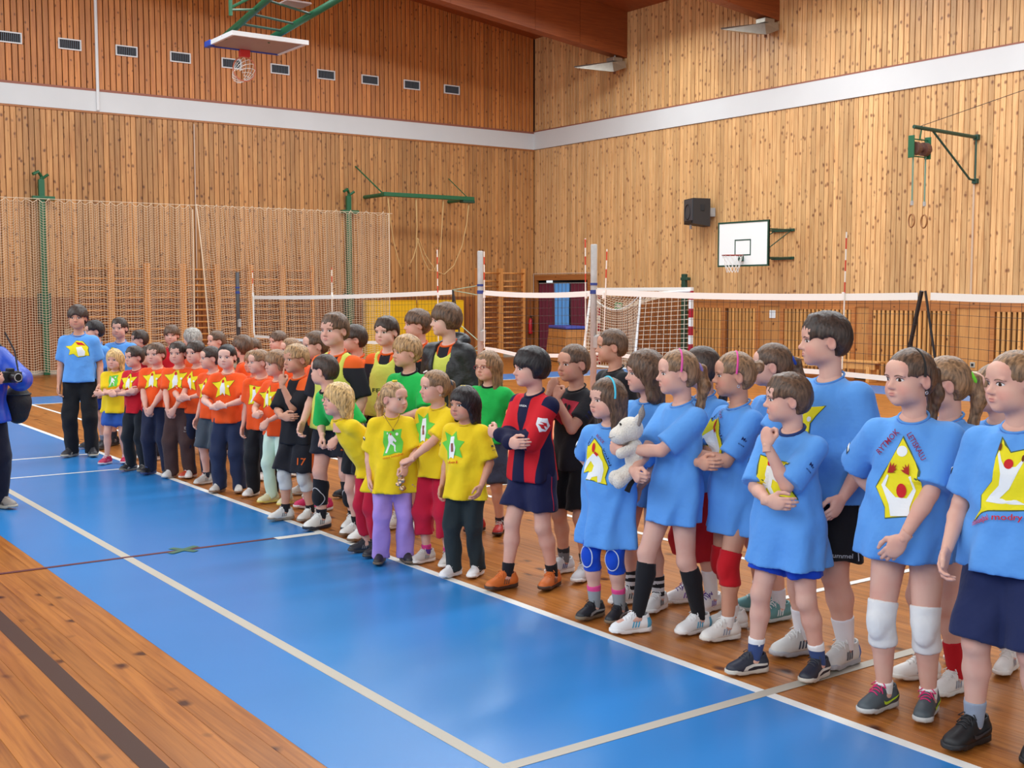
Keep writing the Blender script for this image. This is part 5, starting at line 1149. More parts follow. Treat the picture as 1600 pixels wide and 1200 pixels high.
        if k == 'glasses':
            mb = MB()
            for s in (-1, 1): mb.ring((s * 0.031, 0.093, 0.103), (0.0185, 0, 0), (0, 0, 0.0125), 0.0016, 18, 5); mb.tube([(s * 0.05, 0.091, 0.106), (s * 0.074, 0.06, 0.107), (s * 0.08, -0.01, 0.106)], 0.0015, 5)
            mb.tube([(-0.0125, 0.094, 0.104), (0.0125, 0.094, 0.104)], 0.0015, 5); on_head('glasses', mb, mat('frame_%d' % rgb[0], rgb, 0.4))
        if k == 'earring': on_head('earring', MB().ring((-0.086 * rgb[3] if len(rgb) > 3 else -0.086, -0.01, 0.058), (0, 0.006, 0), (0, 0, 0.006), 0.002, 10, 5), mat('earring_silver', (180, 186, 196), 0.3, metal=0.8))
        if k == 'pendant':
            c_ = neck + V3(0, 0.085 * h, -0.075 * h); MB().tube([tuple(neck + V3(-.045 * h, .02 * h, .0)), tuple(neck + V3(-.03 * h, .065 * h, -.03 * h)), tuple(c_), tuple(neck + V3(.03 * h, .065 * h, -.03 * h)), tuple(neck + V3(.045 * h, .02 * h, .0))], 0.0016, 5).tube([tuple(c_), tuple(c_ - V3(0, -0.004, 0.014))], 0.006, 6).build('necklace', mat('cord_brown', (110, 76, 40), 0.6), root)
    # ---- upper garments
    def garment(nm, rgb, hem, loose=1.0, slv=0.72, slr=1.0, off=0.0, neckw=1.0, deep=0.0, m=None, folds=1.0, armhole=False, opening=0.0, hood=False, paint=None, vx=None, ph=None):
        vx = vx or (vb * 1.02); pts_ = [T(0, 0, hem * h), neck] + [a[0] for a in arms] + ([a[1] for a in arms] if slv else []) + ([a[2] for a in arms] if slv > 1 else [])
        lo_ = np.min(pts_, 0) - 0.2 * h; hi_ = np.max(pts_, 0) + 0.12 * h; lo_[2] = hem * h - 0.03; hi_[2] = np.max(pts_, 0)[2] + 0.1 * h
        fl = Field(lo_, hi_, vx); ph = rs.uniform(0, 6) if ph is None else ph
        zk = np.array([hem - 0.2, hem, 0.60, 0.66, 0.715, 0.76, 0.80, 0.83, 0.9]) * h if hem < 0.58 else np.array([hem - 0.2, hem, hem + .03, 0.68, 0.715, 0.76, 0.80, 0.83, 0.9]) * h
        ak = np.array([0.112 * loose, 0.110 * loose, 0.100 * (0.4 + 0.6 * loose), 0.096 * (.5 + .5 * loose), 0.094, 0.080, 0.050, 0.038, 0.02]) * h * (0.45 + 0.55 * gs) + off
        bk_ = np.array([0.086 * loose, 0.084 * loose, 0.074 * (0.4 + 0.6 * loose) + bel, 0.070 + bel * .5, 0.067, 0.054, 0.042, 0.034, 0.02]) * h * (0.35 + 0.65 * gs) + off
        if not (hem < 0.58): pass
        def torso(x, y, z):
            zz = z + drop * np.clip((z / h - .49) / .33, 0, 1.3) if drop else z
            a = np.interp(zz.ravel(), zk, ak).reshape(zz.shape); b = np.interp(zz.ravel(), zk, bk_).reshape(zz.shape)
            ft = np.maximum(0, (zz / h - 0.49) / 0.33) * h; pz = np.clip(1 - (zz / h - 0.45) / 0.15, 0, 1)
            xx = x - ft * lean[0] - pz * hips[0] * h; yy = y - ft * lean[1] - pz * hips[1] * h
            th = np.arctan2(xx / a, yy / b); t_ = np.clip((0.70 * h - zz) / (0.70 * h - hem * h), 0, 1) ** 1.5
            fo = folds * (0.011 * t_ * np.sin(4 * th + ph) + 0.008 * t_ * np.sin(7 * th + 2 * ph + zz * 5) + 0.0028 * np.sin(26 * zz + 3.0 * np.sin(th * 2 + ph) + 3 * th) * np.sin(3 * th + ph * 3) + 0.006 * np.sin(11 * zz + 9 * xx + ph) * np.sin(14 * xx - 6 * zz + ph) + 0.0035 * np.sin(30 * zz - 34 * np.abs(xx) + ph) * np.clip(1 - np.abs(zz / h - .62) / .12, 0, 1))
            d = (np.sqrt((xx / a) ** 2 + (yy / b) ** 2) - 1) * np.minimum(a, b) - fo
            return np.maximum(np.maximum(d, (hem * h + 0.004 * np.sin(3 * th + ph)) - z), zz - 0.86 * h)
        fl.op(lo_, hi_, torso, 0.02)
        fl.cone(wa, ch, 0.06 * h * gs + 0.012 + off, 0.063 * h * gs + 0.012 + off, 0.03, sc=(1.15, 0.78, 1))
        fl.cone(ch, neck - V3(0, 0, 0.03 * h), 0.062 * h + 0.012 + off, 0.03 * h + 0.007 + off, 0.03, sc=(1.2, 0.8, 1))
        for s, (S, E, W, *_q) in zip((1, -1), arms):
            sh_r = 0.039 * h * gs + off
            fl.cone(neck - V3(0, 0, 0.03 * h), S + V3(0, 0, -0.004 * h), 0.028 * h + off, sh_r * 0.82, 0.03)
            if slv:
                if slv <= 1:
                    e = S + (E - S) * slv; dirv = E - S; fl.cone(S, S + (E - S) * (slv + 0.12), sh_r, sh_r * 1.12 * slr, 0.03, cut=[(e, dirv)])
                else:
                    fl.cone(S, E, sh_r, sh_r * 0.86 * slr, 0.035); e = E + (W - E) * (slv - 1) * 0.97; fl.cone(E, W, sh_r * 0.86 * slr, sh_r * 0.62 * slr, 0.02, cut=[(e, W - E)])
                    fl.ell(e - (W - E) / np.linalg.norm(W - E) * 0.012, (sh_r * 0.66 * slr,) * 3, 0.012)
            elif armhole:
                fl.ell(S + V3(s * 0.014 * h, 0, -0.02 * h), (0.05 * h, 0.09 * h, 0.075 * h), 0.008, 's')
        if hood: fl.ell(neck + V3(0, -0.06 * h, 0.0), (0.075 * h, 0.055 * h, 0.045 * h), 0.02); fl.ell(neck + V3(0, -0.02 * h, 0.045 * h), (0.045 * h, 0.05 * h, 0.04 * h), 0.01, 's')
        nr = 0.042 * h * neckw; nc = neck + V3(0, 0.012 * h, 0.0)
        zc = 0.008 * h - off * 0.8; fl.cone(neck - V3(0, 0, 0.06 * h), neck + V3(0, 0.006 * h, 0.12 * h), 0.062 * h, 0.08 * h, 0.006, 's', cut=[(neck - V3(0, 0, zc), (0, -0.42, -1))]); fl.cone(neck - V3(0, 0, 0.06 * h), neck + V3(0, 0.006 * h, 0.1 * h), nr * 0.84, nr * 0.9, 0.006, 's', cut=[(neck - V3(0, 0, zc + 0.016 * h), (0, -0.42, -1))])
        if deep: fl.ell(nc + V3(0, 0.055 * h, -0.005 * h), (0.047 * h * neckw, 0.06 * h, deep * h), 0.006, 's')
        if opening: fl.op(lo_, hi_, lambda x, y, z: np.maximum(np.abs(x - lean[0] * h * 0.8) - opening * h * np.clip(0.25 + (z - hem * h) / (0.4 * h), 0.3, 1), -y + 0.0 * z), 0.008, 's')
        Vv, Ff = fl.mesh()
        me = np_mesh(nm, [(Vv, Ff, 0)], [m or cloth(rgb)]); o = link(nm, me, root)
        for an, val in (paint(Vv) if paint else []): at = me.attributes.new(an, 'FLOAT', 'POINT'); at.data.foreach_set('value', val.astype(np.float32))
        tree = BVHTree.FromPolygons([tuple(q) for q in Vv], [tuple(q) for q in Ff])
        return o, tree
    def deco(owner, tree, pname, c, up=(0, 0, 1), fwd=(0, 1, 0), scale=1.0):
        fwd = Vector(fwd).normalized(); up = Vector(up); up = (up - fwd * up.dot(fwd)).normalized()
        lay = lay_print(pname, tree, c, up.cross(fwd), up, fwd, scale)
        if lay:
            cols = []; parts_ = []
            for col, V_, fs in lay:
                if col not in cols: cols.append(col)
                parts_.append((np.array(V_), fs, cols.index(col)))
            me = np_mesh('print', parts_, [INK(c_) for c_ in cols]); me.polygons.foreach_set('use_smooth', np.zeros(len(me.polygons), bool)); link('print', me, owner)
    def collar(rgb, tree, th=0.006, k_=1.0, dv=0.0):
        L_ = []; rr = 0.0395 * h * k_
        for q in range(38):
            a = 2 * PI * q / 36; y_ = math.cos(a) * rr; L_.append(tuple(neck + V3(math.sin(a) * rr, y_ + 0.002 * h, -0.008 * h - 0.42 * (y_ + 0.002 * h) + th * 0.3 - dv * max(0, math.cos(a)) * h)))
        MB().tube(L_, th, 7, False).build('collar', cloth(rgb), root, True)
    top = p['top']; k = top['k']; ts = h / 1.45
    hem = top.get('hem', 0.47); rgb = top.get('c', (90, 152, 226))
    pr = top.get('print'); poff = top.get('poff', (0, 0))
    if k in ('tee', 'long'):
        o, tree = garment('shirt', rgb, hem, top.get('loose', 1.0), top.get('slv', 0.8 if k == 'tee' else 1.98), top.get('slr', 1.0), neckw=top.get('neckw', 1.0), folds=top.get('folds', 1.5 if res else 1.0))
        if pr: deco(o, tree, pr, T(poff[0] * h, 0.1 * h, (0.70 + poff[1]) * h), scale=ts * top.get('ps', 1.0))
        if top.get('sleevep', k == 'tee' and pr and res):
            for s, (S, E, W, *_q) in zip((1, -1), arms): deco(o, tree, 'sleeve' if s < 0 else 'tag', S + (E - S) * 0.5, up=tuple(S - E), fwd=(s, 0.25, 0.1), scale=ts)
        for nm_, z_, x_ in top.get('extra', []): deco(o, tree, nm_, T(x_ * h, 0.1 * h, z_ * h), fwd=(x_ * 4, 1, 0), scale=ts)
        if top.get('col') is not None: collar(top['col'], tree, 0.008)
        elif rgb == OR_ and p['y'] > 9: collar((240, 170, 130), tree, 0.005)
        else: collar([int(v * 0.94) for v in rgb], tree, 0.0055)
    if k == 'bib':
        JM = region_mat('jersey_dark_orange_yoke', (38, 38, 46), [('yoke', (232, 98, 38))])
        def pj(c): z = c[:, 2] - T(0, 0, 0.755 * h)[2]; return [('yoke', np.minimum(z, np.minimum(np.abs(c[:, 0] - lean[0] * h) - 0.03 * h, 0.175 * h - np.abs(c[:, 0] - lean[0] * h))))]
        o, tree = garment('jersey', rgb, 0.50, 1.0, top.get('slv', 0.95), 1.05, m=JM, paint=pj); collar((230, 96, 36), tree, 0.009)
        o, tree = garment('bib', (214, 220, 92), top.get('hem', 0.5), 1.02, 0, off=0.011, neckw=1.25, deep=0.07, armhole=True, m=cloth((212, 218, 96)))
        if pr: deco(o, tree, pr, T(poff[0] * h, 0.1 * h, (0.67 + poff[1]) * h), scale=ts)
        if top.get('jacket'):
            garment('jacket', (30, 31, 34), 0.46, 1.1, 1.98, 1.35, off=0.022, m=mat('jacket_black', (26, 27, 30), 0.45, bump=0.5, bscale=25), opening=0.042, hood=True, folds=1.5)
    if k == 'jersey':
        JM = region_mat('jersey_black_orange_panels', (34, 35, 40), [('yoke', (228, 94, 36)), ('side', (228, 94, 36))])
        def pj(c):
            x, z = np.abs(c[:, 0]), c[:, 2] / h; return [('yoke', np.minimum(z - 0.752, np.minimum(x / h - 0.04, 0.15 - x / h))), ('side', np.minimum(np.minimum(x / h - 0.082, 0.03 - c[:, 1] / h), np.minimum(0.72 - z, z - 0.55)))]
        o, tree = garment('jersey', rgb, hem, 1.05, top.get('slv', 0.95), 1.2, m=JM, paint=pj); collar((226, 92, 34), tree, 0.009)
        if pr: deco(o, tree, pr, T(poff[0] * h, 0.1 * h, (0.70 + poff[1]) * h), scale=ts)
    if k == 'stripes':
        SM = region_mat('jersey_red_navy', (28, 30, 62), [('upper_sleeve', (206, 36, 46)), ('fore_sleeve', (28, 30, 60))], (204, 34, 44))
        def ps(c):
            u = np.full(len(c), -1.0); f_ = np.full(len(c), -1.0)
            for S, E, W, *_q in arms:
                ab = E - S; t = ((c - S) @ ab) / (ab @ ab); d = np.linalg.norm(c - S - np.clip(t, 0, 1)[:, None] * ab, axis=1); u = np.maximum(u, np.minimum(0.058 * h - d, (t - 0.1) * 0.15))
                ab = W - E; t = ((c - E) @ ab) / (ab @ ab); d = np.linalg.norm(c - E - np.clip(t, 0, 1.05)[:, None] * ab, axis=1); f_ = np.maximum(f_, np.minimum(0.047 * h - d, t * 0.15))
            return [('upper_sleeve', u), ('fore_sleeve', f_)]
        o, tree = garment('jersey', rgb, hem, 1.05, 1.98, 1.12, m=SM, paint=ps); collar((30, 30, 60), tree, 0.007)
        deco(o, tree, 'legea', T(0, 0.1 * h, 0.725 * h), scale=ts)
        S, E, W = arms[1][:3]; deco(o, tree, 'crest', S + (E - S) * 0.55, up=tuple(S - E), fwd=(-1, 0.2, 0.1), scale=ts * 1.1)
    if k == 'coat':
        o, tree = garment('jacket', rgb, 0.44, 1.12, 1.98, 1.4, off=0.015, m=mat('jacket_blue', rgb, 0.4, bump=0.3, bscale=20), folds=1.4)
    # ---- lower garments
    b = p.get('bot')
    if b:
        vx = vb * 1.05; hemt = b.get('len', 2.0); bag = b.get('bag', 1.0); fl_lo = np.min([q for l in legs for q in l[:3]], 0) - 0.13 * h; fl_hi = np.max([q for l in legs for q in l[:3]], 0) + 0.16 * h; fl_lo[2] = 0.004
        fl = Field(fl_lo, fl_hi, vx); o_ = 0.006
        fl.ell(pv + V3(0, -0.004 * h, 0), (0.088 * h * gs, 0.067 * h * gs, 0.065 * h), 0.03); fl.cone(pv, pv + V3(0, 0, 0.05 * h), 0.07 * h * gs, 0.066 * h * gs, 0.03, sc=(1.12, 0.88, 1))
        for hip, knee, ank, toe in legs:
            if hemt <= 1: e = hip + (knee - hip) * hemt; fl.cone(hip, hip + (knee - hip) * (hemt + 0.1), 0.057 * h * gs + o_, (0.054 * h * gs + o_) * bag, 0.02, cut=[(e, knee - hip)])
            else:
                fl.cone(hip, knee, 0.057 * h * gs + o_, (0.040 * h * gs + o_) * bag, 0.02)
                e = knee + (ank - knee) * (hemt - 1) - V3(0, 0, 0.0); en = ank + (ank - knee) * 0.12
                r1 = (0.039 * h * gs + o_) * bag; r2 = (0.034 * h + o_) * bag * b.get('cuff', 1.0); fl.cone(knee, en, r1, r2, 0.02, cut=[(e + (ank - knee) * (0.07 if hemt >= 2 else 0), ank - knee)])
        zf = np.linspace(0, 1, 1)
        X_, Y_, Z_ = [fl.ax[i].reshape([-1 if j == i else 1 for j in range(3)]) for i in range(3)]; ph = rs.uniform(0, 6)
        fl.d -= (np.abs(fl.d) < 0.06) * (0.0035 * bag * np.sin(38 * Z_ + 22 * X_ + ph) * np.sin(17 * X_ + 13 * Y_ + ph) + 0.004 * np.sin(30 * np.arctan2(X_ * 6, Y_ * 6 + 0.2) * 0.3 + 9 * Z_ + ph)).astype(np.float32)
        V_, F_ = fl.mesh(); nm_ = b.get('n', 'shorts' if hemt <= 1.2 else 'trousers'); po = link(nm_, np_mesh(nm_, [(V_, F_, 0)], [b['m'] if 'm' in b else cloth(b['c'])]), root)
        if b.get('marks'):
            tree = BVHTree.FromPolygons([tuple(q) for q in V_], [tuple(q) for q in F_])
            for nm2, side, t_, fw in b['marks']:
                hip, knee, ank, toe = legs[0 if side > 0 else 1]; c_ = hip + (knee - hip) * t_ if t_ <= 1 else knee + (ank - knee) * (t_ - 1); deco(po, tree, nm2, c_, up=tuple(hip - knee), fwd=fw, scale=ts)
        if b.get('piping'):
            tree = BVHTree.FromPolygons([tuple(q) for q in V_], [tuple(q) for q in F_])
            for s, (hip, knee, ank, toe) in zip((1, -1), legs):
                L_ = []
                for i in range(10):
                    q = hip + (knee - hip) * (0.05 + (hemt - 0.1) * i / 9); hit = tree.ray_cast(Vector(q + V3(s * 0.3, 0, 0)), Vector((-s, 0, 0)))
                    if hit[0]: L_.append(tuple(hit[0]))
                if len(L_) > 3: MB().tube(L_, b.get('pr', 0.004), 5).build('side_piping', cloth(b['piping']), po)
    # ---- socks, knee pads, shoes
    sk = p.get('socks')
    for i, (hip, knee, ank, toe) in enumerate(legs):
        if sk:
            fl = Field(ank - 0.09 * h, np.maximum(ank, knee) + 0.09 * h, 0.008 if res else 0.012); top_ = ank + (knee - ank) * sk['len']; fl_cut = [(top_, knee - ank)]
            leg_shapes(fl, hip, knee, ank, 0.005, fl_cut, 0.01); V_, F_ = fl.mesh(); c_ = V_[F_].mean(1)[:, 2]; ms = [cloth(sk['c'])]; mi = 0
            if 'c2' in sk:
                ms.append(cloth(sk['c2'])); n_ = sk.get('bands', 4); zt = top_[2]; mi = ((np.floor((zt - c_) / 0.022).astype(int)) % 2) if n_ > 2 else (zt - c_ > 0.03).astype(int)
            link('sock', np_mesh('sock', [(V_, F_, mi)], ms), root)
        kp = p.get('kneepads')
        if kp and (kp.get('only') is None or kp['only'] == i):
            fl = Field(knee - 0.16 * h, knee + 0.16 * h, 0.008 if res else 0.012); zo = kp.get('dz', 0.0); kc = knee + (ank - knee) / np.linalg.norm(ank - knee) * zo * h; tl_ = kp.get('len', 0.055) * h; a_ = kc + (hip - knee) / np.linalg.norm(hip - knee) * tl_; b_ = kc + (ank - knee) / np.linalg.norm(ank - knee) * tl_
            o = 0.007; leg_shapes(fl, hip, knee, ank, o, [(a_, hip - knee), (b_, ank - knee)], 0.012)
            f_ = V3(math.sin(R(toe)), math.cos(R(toe)), 0); pc = kc + f_ * 0.023 * h * gs
            fl.ell(pc, (0.029 * h, 0.02 * h, 0.044 * h), 0.012, 'u', Matrix.Rotation(-R(toe), 4, 'Z'))
            V_, F_ = fl.mesh(); ko = link('knee_pad', np_mesh('knee_pad', [(V_, F_, 0)], [cloth(kp['c'])]), root)
            if kp.get('rim'):
                tree = BVHTree.FromPolygons([tuple(q) for q in V_], [tuple(q) for q in F_]); ri = Vector((f_[1], -f_[0], 0)); L_ = []
                for q in range(25):
                    a = 2 * PI * q / 24; o3 = Vector(kc) + ri * (0.03 * h * math.cos(a)) + Vector((0, 0, 1)) * (0.044 * h * math.sin(a)); hit = tree.ray_cast(o3 + Vector(f_) * 0.2, -Vector(f_))
                    if hit[0]: L_.append(tuple(hit[0]))
                if len(L_) > 5: MB().tube(L_, 0.0035, 5).build('pad_rim', cloth(kp['rim']), ko)
    sh = p.get('shoes')
    if sh:
        um, sm, lm, mm = shoe_meshes(*sh); ss = 0.163 * h / 0.235 * g('shoek', 1.0)
        for hip, knee, ank, toe in legs:
            o = link('shoe', um, root, (ank[0], ank[1], 0.0065), (0, 0, -R(toe)), (ss, ss, ss)); link('sole', sm, o); link('laces', lm, o)
            for q in mm or []: link('side_mark', q, o)
    return root, arms, T, h

# ------------------------------------------------------------------ who stands where
PEOPLE = [
{'id': 'p1', 'label': 'person cut by the right picture edge in a blue shirt and navy knee shorts', 'x': 4.124, 'y': 2.487, 'h': 1.542, 'rz': -4.554, 'hyaw': 30, 'hair': ('buzz', 'light'), 'top': {'k': 'tee', 'c': (96, 160, 232), 'hem': 0.46, 'loose': 1.12, 'slv': 0.85, 'print': 'jump', 'ps': 1.25, 'poff': (-0.005, -0.005)}, 'bot': {'c': (38, 46, 84), 'len': 0.97, 'bag': 1.15}, 'socks': {'c': (150, 160, 176), 'len': 0.3}, 'shoes': ((28, 28, 30), (36, 36, 38), (34, 34, 36), (60, 60, 64), 'swoosh'), 'aR': 'fwd', 'aL': 'down', 'stance': ((0.075, 0.02, 8), (-0.075, -0.02, -10)), 'girth': 1.12, 'vox': 0.011, 'shoek': 1.08},
{'id': 'p2', 'label': 'person in blue shirt whose face shows just beyond the cropped right-hand figure', 'x': 5.014, 'y': 3.122, 'h': 1.429, 'rz': -4.679, 'hyaw': 40, 'hair': ('pony', 'light'), 'top': {'k': 'tee', 'c': (96, 160, 232), 'hem': 0.42, 'loose': 1.1, 'print': 'blob'}, 'socks': {'c': (230, 230, 230), 'len': 0.2}, 'shoes': ((232, 230, 224), (225, 222, 214), (236, 236, 232), (150, 156, 170), 'stripes'), 'aR': 'crossb', 'aL': 'cross'},
{'id': 'p3', 'label': 'person in long blue shirt with the house-shaped print and white knee pads', 'x': 4.165, 'y': 2.973, 'h': 1.528, 'rz': -4.337, 'hyaw': 32, 'hair': ('pony', 'brown'), 'top': {'k': 'tee', 'c': (96, 160, 232), 'hem': 0.435, 'loose': 1.2, 'slv': 0.9, 'slr': 1.15, 'print': 'house', 'ps': 1.12, 'poff': (0.012, -0.04)}, 'socks': {'c': (238, 236, 234), 'len': 0.14}, 'kneepads': {'c': (232, 230, 226), 'dz': 0.02, 'len': 0.062}, 'shoes': ((74, 84, 90), (196, 198, 196), (216, 40, 110), (186, 220, 50), 'swoosh', (54, 62, 70)), 'aR': 'back', 'aL': 'crotch', 'girth': 1.12, 'stance': ((0.055, 0.01, 18), (-0.06, -0.01, -4)), 'vox': 0.011, 'hips': (0, 0), 'acc': [('earring', (0, 0, 0)), ('headband', (46, 44, 42))], 'face': 0},
{'id': 'p4', 'label': 'person in blue shirt with arms folded and red socks, ponytail tied with green', 'x': 4.567, 'y': 3.084, 'h': 1.479, 'rz': 1.327, 'hyaw': 34, 'hair': ('pony', 'light'), 'top': {'k': 'tee', 'c': (96, 160, 232), 'hem': 0.43, 'loose': 1.08, 'slv': 0.85}, 'socks': {'c': (190, 26, 36), 'len': 0.5}, 'shoes': ((232, 230, 224), (225, 222, 214), (236, 236, 232), (150, 156, 170), 'stripes'), 'aR': 'cross', 'aL': 'crossb', 'acc': [('scrunchie', (120, 220, 60))]},
{'id': 'p5', 'label': 'tallest person in a blue shirt, black shorts with a white line, looking left', 'x': 4.434, 'y': 3.635, 'h': 1.664, 'rz': 1.559, 'hyaw': 36, 'hair': ('short', 'dark'), 'top': {'k': 'tee', 'c': (96, 160, 232), 'hem': 0.475, 'loose': 1.12, 'slv': 0.85, 'slr': 1.1, 'print': 'star', 'poff': (0.03, 0.0)}, 'bot': {'c': (28, 28, 32), 'len': 0.82, 'bag': 1.15, 'piping': (200, 206, 212), 'pr': 0.003, 'marks': [('hummel', -1, 0.72, (-0.75, 0.65, 0))]}, 'socks': {'c': (232, 232, 236), 'len': 0.42}, 'shoes': ((206, 206, 202), (170, 172, 178), (230, 230, 228), (60, 66, 84), 'stripes', (70, 100, 170)), 'aR': 'belly', 'aL': 'fwd', 'girth': 1.4, 'belly': 0.012, 'vox': 0.011, 'stance': ((0.07, 0.0, 10), (-0.07, -0.02, -8)), 'shoek': 1.05, 'face': 1},
{'id': 'p6', 'label': 'person in blue shirt and royal blue shorts, one fist raised to the chin', 'x': 4.12, 'y': 3.58, 'h': 1.394, 'rz': -4.625, 'hyaw': 44, 'hair': ('short', 'brown'), 'top': {'k': 'tee', 'c': (96, 160, 232), 'hem': 0.375, 'loose': 1.28, 'slv': 0.95, 'slr': 1.15, 'print': 'wide', 'poff': (0, -0.03), 'col': (40, 60, 110)}, 'bot': {'c': (24, 70, 190), 'len': 0.66, 'bag': 1.05}, 'socks': {'c': (236, 236, 236), 'len': 0.32, 'c2': (60, 80, 130), 'bands': 2}, 'shoes': ((40, 44, 58), (206, 200, 188), (60, 62, 70), (214, 212, 204), 'band'), 'aR': 'supp', 'aL': 'chin', 'vox': 0.011, 'stance': ((0.085, 0.06, 18), (-0.085, -0.06, -8))},
{'id': 'p7', 'label': 'person in long blue shirt with folded arms, pink headband and a red knee pad', 'x': 4.418, 'y': 4.198, 'h': 1.459, 'rz': 1.318, 'hyaw': 20, 'hair': ('bun', 'light'), 'top': {'k': 'tee', 'c': (96, 160, 232), 'hem': 0.37, 'loose': 1.1, 'slv': 0.85, 'print': 'dig', 'poff': (0.03, 0.0)}, 'socks': {'c': (236, 236, 234), 'len': 0.16}, 'kneepads': {'c': (196, 26, 36), 'dz': 0.02, 'len': 0.06}, 'shoes': ((232, 230, 224), (225, 222, 214), (236, 236, 232), (150, 156, 170), 'stripes'), 'aR': 'crossb', 'aL': 'cross', 'acc': [('headband', (226, 84, 160)), ('earring', (0, 0, 0))], 'vox': 0.0115, 'skin': 'tan', 'stance': ((0.06, -0.04, 12), (-0.06, 0.06, -4))},
{'id': 'p8', 'label': 'person in blue shirt whose dark ponytail is tied with a blue band', 'x': 4.832, 'y': 4.319, 'h': 1.487, 'rz': 1.253, 'hyaw': 32, 'hair': ('pony', 'brown'), 'top': {'k': 'tee', 'c': (96, 160, 232), 'hem': 0.45, 'loose': 1.05}, 'bot': {'c': (60, 64, 80), 'len': 0.5}, 'socks': {'c': (220, 220, 224), 'len': 0.3}, 'shoes': ((96, 150, 150), (200, 210, 206), (230, 230, 230), (230, 240, 240), 'stripes'), 'aR': 'cross', 'aL': 'crossb', 'acc': [('scrunchie', (40, 70, 160))]},
{'id': 'p9', 'label': 'person in long blue shirt with pink headband, hugging a white plush toy', 'x': 4.217, 'y': 4.399, 'h': 1.467, 'rz': 1.4, 'hyaw': 18, 'hair': ('pony', 'light'), 'top': {'k': 'tee', 'c': (96, 160, 232), 'hem': 0.4, 'loose': 1.08, 'slv': 0.85, 'slr': 1.1}, 'socks': {'c': (30, 30, 34), 'len': 0.86}, 'shoes': ((236, 236, 234), (240, 240, 238), (240, 240, 240), (80, 170, 206), 'stripes', (96, 180, 214)), 'aR': 'hugb', 'aL': 'hug', 'acc': [('headband', (230, 96, 170)), ('scrunchie', (150, 130, 190))], 'vox': 0.011, 'stance': ((0.045, 0.14, 4), (-0.05, -0.06, -10)), 'hips': (0, 0.02)},
{'id': 'p10', 'label': 'person in blue shirt and red three-quarter trousers, half hidden behind the toy holder', 'x': 4.655, 'y': 4.674, 'h': 1.462, 'rz': 1.486, 'hyaw': 50, 'hair': ('pony', 'dark'), 'top': {'k': 'tee', 'c': (96, 160, 232), 'hem': 0.46, 'loose': 1.05}, 'bot': {'c': (176, 30, 40), 'len': 1.32, 'bag': 1.15, 'n': 'trousers'}, 'socks': {'c': (238, 238, 238), 'len': 0.5}, 'shoes': ((236, 236, 236), (230, 230, 228), (96, 60, 150), (120, 90, 170), 'stripes'), 'aR': 'cross', 'aL': 'crossb'},
{'id': 'p11', 'label': 'person with chin-length wavy brown hair in a blue shirt and striped black socks', 'x': 4.405, 'y': 4.853, 'h': 1.434, 'rz': -4.577, 'hyaw': 32, 'hair': ('wavy', 'brown'), 'top': {'k': 'tee', 'c': (96, 160, 232), 'hem': 0.41, 'loose': 1.05}, 'socks': {'c': (34, 34, 38), 'c2': (200, 200, 204), 'len': 0.4}, 'shoes': ((220, 220, 218), (230, 230, 228), (240, 240, 240), (50, 60, 70), 'stripes'), 'aR': 'down', 'aL': 'down', 'acc': [('clip', (220, 190, 160))]},
{'id': 'p12', 'label': 'small person in a long blue shirt with a bright blue headband and blue knee pads', 'x': 4.067, 'y': 4.775, 'h': 1.304, 'rz': -4.371, 'hyaw': 28, 'hair': ('long', 'brown'), 'top': {'k': 'tee', 'c': (96, 160, 232), 'hem': 0.315, 'loose': 1.18, 'slv': 0.85, 'slr': 1.1, 'print': 'dig', 'poff': (0.025, -0.03), 'ps': 1.05}, 'socks': {'c': (226, 76, 140), 'c2': (150, 156, 160), 'len': 0.42, 'bands': 2}, 'kneepads': {'c': (24, 76, 196), 'rim': (220, 226, 236), 'dz': 0.0, 'len': 0.06}, 'shoes': ((36, 38, 44), (120, 104, 84), (40, 42, 48), (150, 150, 150), 'band'), 'aR': 'back', 'aL': 'back', 'acc': [('headband', (84, 200, 226))], 'vox': 0.011, 'stance': ((0.058, 0.01, 10), (-0.05, -0.01, -4))},
{'id': 'p13', 'label': 'person in black shirt with red print and black shorts, both hands at the chin', 'x': 4.534, 'y': 5.649, 'h': 1.442, 'rz': -4.481, 'hyaw': 14, 'hair': ('crop', 'brown'), 'top': {'k': 'tee', 'c': (32, 32, 36), 'hem': 0.47, 'loose': 1.05, 'slv': 0.7, 'print': 'paw', 'poff': (0.0, 0.02)}, 'bot': {'c': (26, 26, 28), 'len': 0.88, 'bag': 1.2}, 'socks': {'c': (50, 50, 54), 'c2': (110, 110, 114), 'len': 0.3, 'bands': 2}, 'shoes': ((214, 216, 220), (236, 236, 234), (220, 222, 226), (50, 56, 120), 'stripes'), 'aR': 'mouth', 'aL': 'chin', 'skin': 'tan', 'vox': 0.0115, 'stance': ((0.07, -0.02, 8), (-0.08, 0.02, -10))},
{'id': 'p14', 'label': 'person in black shirt standing tallest behind the two dark-shirted ones', 'x': 5.35, 'y': 6.243, 'h': 1.507, 'rz': 1.386, 'hyaw': 22, 'hair': ('crop', 'brown'), 'top': {'k': 'tee', 'c': (30, 30, 34), 'hem': 0.46, 'loose': 1.05}, 'bot': {'c': (34, 34, 40), 'len': 0.85}, 'socks': {'c': (40, 40, 44), 'len': 0.3}, 'shoes': ((40, 42, 50), (70, 66, 62), (50, 50, 56), (120, 120, 126), 'stripes'), 'aR': 'down', 'aL': 'down', 'skin': 'tan', 'girth': 1.1},
